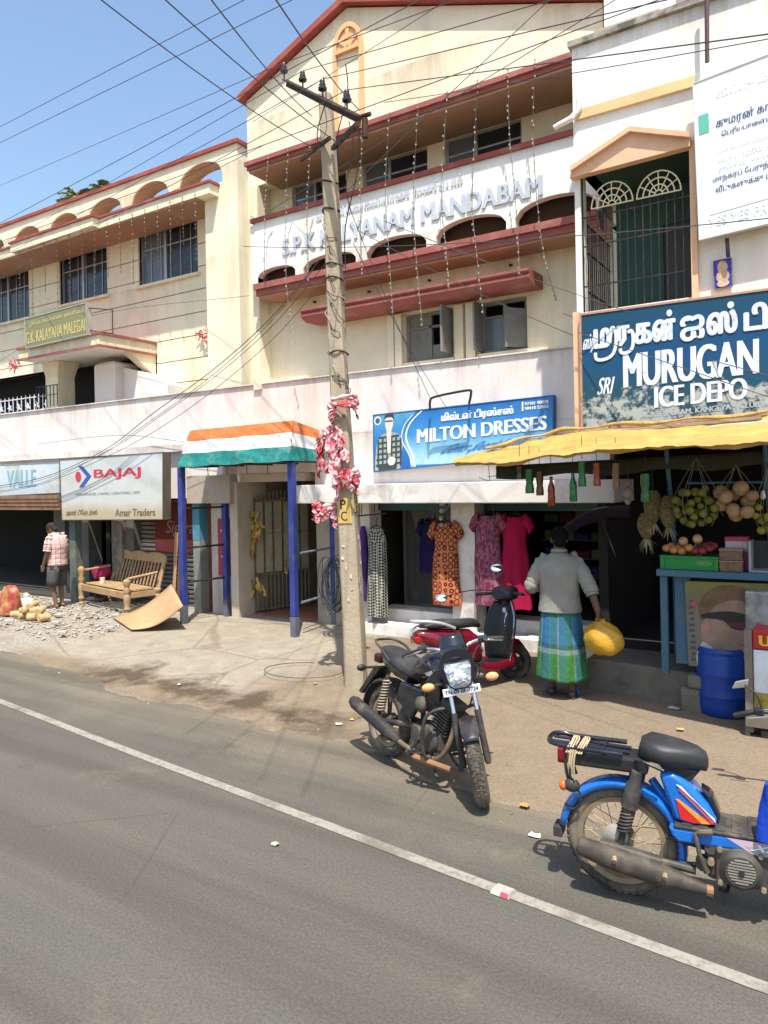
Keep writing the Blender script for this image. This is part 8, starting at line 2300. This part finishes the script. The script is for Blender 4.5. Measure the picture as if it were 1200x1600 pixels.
# lungi
us = [(0, (0.0366, 0.141, 0.158)), (.16, (0.0365, 0.163, 0.042)), (.40, (0.199, 0.232, 0.133)), (.43, (0.0272, 0.114, 0.202)), (.72, (0.0343, 0.177, 0.177)), (.78, (0.0345, 0.134, 0.04)), (.95, (0.215, 0.247, 0.176))]
vsr = [(0, (0.0408, 0.145, 0.0353)), (.28, (0.0483, 0.164, 0.0428)), (.31, (0.225, 0.258, 0.242)), (.36, (0.0274, 0.0659, 0.0877)), (.41, (0.0364, 0.13, 0.257)), (.66, (0.0338, 0.136, 0.257)), (.70, (0.036, 0.138, 0.105)), (.93, (0.0373, 0.147, 0.0703))]
M_lungi = uvbands('lungi_check', us, vsr, 'MIX', nu=4, nv=1, fac=.52)
rows = [((0, -.01, .19), .245, .20), ((0, -.01, .35), .235, .19), ((0, -.01, .55), .222, .175), ((0, -.005, .75), .205, .158), ((0, 0, .88), .188, .140), ((0, 0, .95), .178, .128)]
rings = []; fr_ = fine(rows, 5); n = 72
for i, (c, w, d) in enumerate(fr_):
    f = 1-i/(len(fr_)-1)
    base = ell(c, w, d, n, 2.2); cc = Vector(c)
    rings.append([cc+(p-cc)*(1+.055*f*math.sin(j/n*2*pi*5+1+f)+.035*f**.6*math.sin(j/n*2*pi*9+f*2)+.012*math.sin(j/n*2*pi*17+f*4)) + Vector((0, 0, .012*f*math.sin(j/n*2*pi*2+.6))) for j, p in enumerate(base)])
MB().loft(rings, cap=False, uv=True).build('lungi', M_lungi, man, smooth=True, angle=80, solid=.004)
M_slip = flat('slipper_blue', (.05, .11, .26), .6)
for s in (-1, 1):
    yo = .05 if s < 0 else -.03
    so_ = MB().prism([(s*.115+.050*math.cos(t_)*(1 if math.sin(t_) > -.2 else .85), yo+.055+.145*math.sin(t_)) for t_ in [2*pi*i/22 for i in range(22)]], lambda a, c: Vector((a, c, .002)), lambda a, c: Vector((a, c, .018))).build('slipper', flat('slipper_sole_%d' % (s+1), (.045, .05, .07), .7), man)
    MB().tube(smooth_path([(s*.115-.052, .05+yo, .018), (s*.115-.03, .09+yo, .066), (s*.115+.03, .09+yo, .066), (s*.115+.052, .05+yo, .018)], 5), .017, 8, flat=.4).build('strap', M_slip, so_, smooth=True)
# yellow bag in his hand
bw = gripw
bag = thing('yellow_bag', 'bulging yellow plastic bag held in the right hand of the lungi man', 'bag', (bw.x, bw.y, bw.z-.32))
rows = [(.04, .0), (.12, .02), (.168, .07), (.182, .13), (.172, .19), (.130, .245), (.075, .28), (.036, .30), (.040, .325)]
rings = []
for i, (r_, z) in enumerate(rows):
    rings.append([Vector((.045+r_*1.02*math.copysign(abs(math.cos(t_))**.85, math.cos(t_))*(1+.05*math.sin(t_*5+i)), r_*.72*math.sin(t_)*(1+.07*math.sin(t_*4+i*.7)), z+.012*math.sin(t_*3+i))) - Vector((.045*max(0, (z-.2)/.15), 0, 0)) for t_ in [2*pi*j/36 for j in range(36)]])
MB().loft(rings).build('bag_body', mat('yellow_plastic', (.48, .26, .022), .4, var=.12, vs=5, obj=True, bump=.6, bs=9, bd=.03), bag, smooth=True, angle=80)

# ------------------------------------------------------------------ man at the left shop
lp0 = G(91, 949, .09)
hz = A(82, 821, lp0.y).z - lp0.z
K = hz/1.62
sa_ = R(104)
lm = thing('person', 'man in pink checked shirt and dark shorts looking down at left', 'person', (lp0.x, lp0.y, lp0.z), (0, 0, sa_))
lm.scale = (K, K, K)
hr_ = Matrix.Rotation(R(10), 3, 'Z') @ Matrix.Rotation(R(-38), 3, 'X')
hc_ = (0, .12, 1.545)
mb = MB(); head(mb, hc_, hr_)
limb(mb, [(0, .01, 1.39), (0, .075, 1.48)], [.06, .054])
torso(mb, [((0, 0, .84), .15, .11), ((0, 0, .98), .145, .105), ((0, -.005, 1.10), .15, .11), ((0, -.01, 1.25), .175, .12), ((0, .0, 1.36), .17, .105), ((0, .01, 1.42), .09, .07)])
shl, shr = Vector((-.19, .01, 1.36)), Vector((.19, .01, 1.36))
ell_, wrl = Vector((-.235, .03, 1.08)), Vector((-.20, .15, .86))
elr, wr_ = Vector((.24, .0, 1.07)), Vector((.22, .10, .84))
limb(mb, [shl, ell_, wrl], [.058, .045, .031]); hand(mb, wrl, Vector((.05, .35, -1)), Vector((1, .2, 0)), .35, 1, -1)
limb(mb, [shr, elr, wr_], [.058, .045, .031]); hand(mb, wr_, Vector((0, .25, -1)), Vector((-1, .2, 0)), .35, 1, 1)
for s in (-1, 1):
    fx_ = s*.10; yo = .04*s
    limb(mb, [(s*.09, 0, .86), (s*.105, .03, .46), (fx_, -.02+yo*.4, .09)], [.09, .058, .038])
    limb(mb, [(fx_, -.05+yo*.4, .042), (fx_, .05+yo*.4, .05), (fx_+s*.012, .15+yo*.4, .03)], [.036, .036, .026])
    for t_ in range(5): limb(mb, [(fx_+s*.012+(t_-2)*.017, .15+yo*.4, .028), (fx_+s*.012+(t_-2)*.019, .19+yo*.4, .024)], [.012, .010], 8)
remesh(mb, .010, 'body', mat('brown_skin', (.17, .095, .06), .55, var=.1, obj=True), lm)
hair(hc_, hr_, 1.04, mat('dusty_hair', (.022, .02, .018), .8, var=.3, vs=30, obj=True), lm, 9)
for q in (-1, 1): MB().ball(Vector(hc_)+hr_ @ Vector((q*.030, .083, .010)), .011, 10, 7).build('eye', M_eye, lm, smooth=True)
M_pc = uvbands('pink_check', [(0, (.60, .38, .34)), (.30, (.66, .52, .47)), (.55, (.30, .09, .08)), (.75, (.60, .40, .36))], [(0, (.62, .42, .38)), (.4, (.68, .56, .52)), (.65, (.32, .11, .10)), (.85, (.60, .40, .36))], 'MIX', nu=11, nv=10)
rows = [((.0, -.01, .84), .20, .16), ((0, -.005, .95), .195, .15), ((0, -.01, 1.08), .192, .145), ((0, -.014, 1.22), .21, .15), ((0, -.005, 1.31), .215, .138), ((0, .0, 1.36), .20, .12), ((0, .01, 1.40), .155, .10), ((0, .03, 1.44), .085, .075)]
cloth_tube(fine(rows), 40, .005, 2).build('shirt', M_pc, lm, smooth=True, angle=80, solid=.004)
MB().loft([ell((0, .035, 1.44), .082, .078, 20), ell((0, .045, 1.475), .076, .074, 20)], cap=False).build('collar', flat('white_collar', (.66, .64, .60), .9), lm, smooth=True, solid=.006)
M_pcs = uvbands('pink_check_sleeve', [(0, (.60, .38, .34)), (.4, (.66, .52, .47)), (.65, (.30, .09, .08))], [(0, (.62, .42, .38)), (.45, (.68, .56, .52)), (.7, (.32, .11, .10))], 'MIX', nu=4, nv=4)
for a, e, w, sd_ in ((shl, ell_, wrl, 1), (shr, elr, wr_, 2)):
    sleeve(a, a.lerp(e, .85), e, .080, .07, sd_, .0).build('sleeve', M_pcs, lm, smooth=True, solid=.004)
M_short = mat('grey_shorts', (.065, .068, .06), .9, var=.15, obj=True)
cloth_tube([((0, 0, .92), .165, .13), ((0, 0, .84), .185, .15), ((0, 0, .76), .195, .155)], 36, .004).build('shorts', M_short, lm, smooth=True, solid=.005)
for s in (-1, 1):
    cloth_tube([((s*.085, 0, .84), .10, .14), ((s*.10, .01, .70), .105, .125), ((s*.105, .02, .55), .10, .115), ((s*.108, .025, .43), .098, .105)], 26, .005, s).build('shorts_leg', M_short, lm, smooth=True, solid=.005)
bpy.context.view_layer.update()
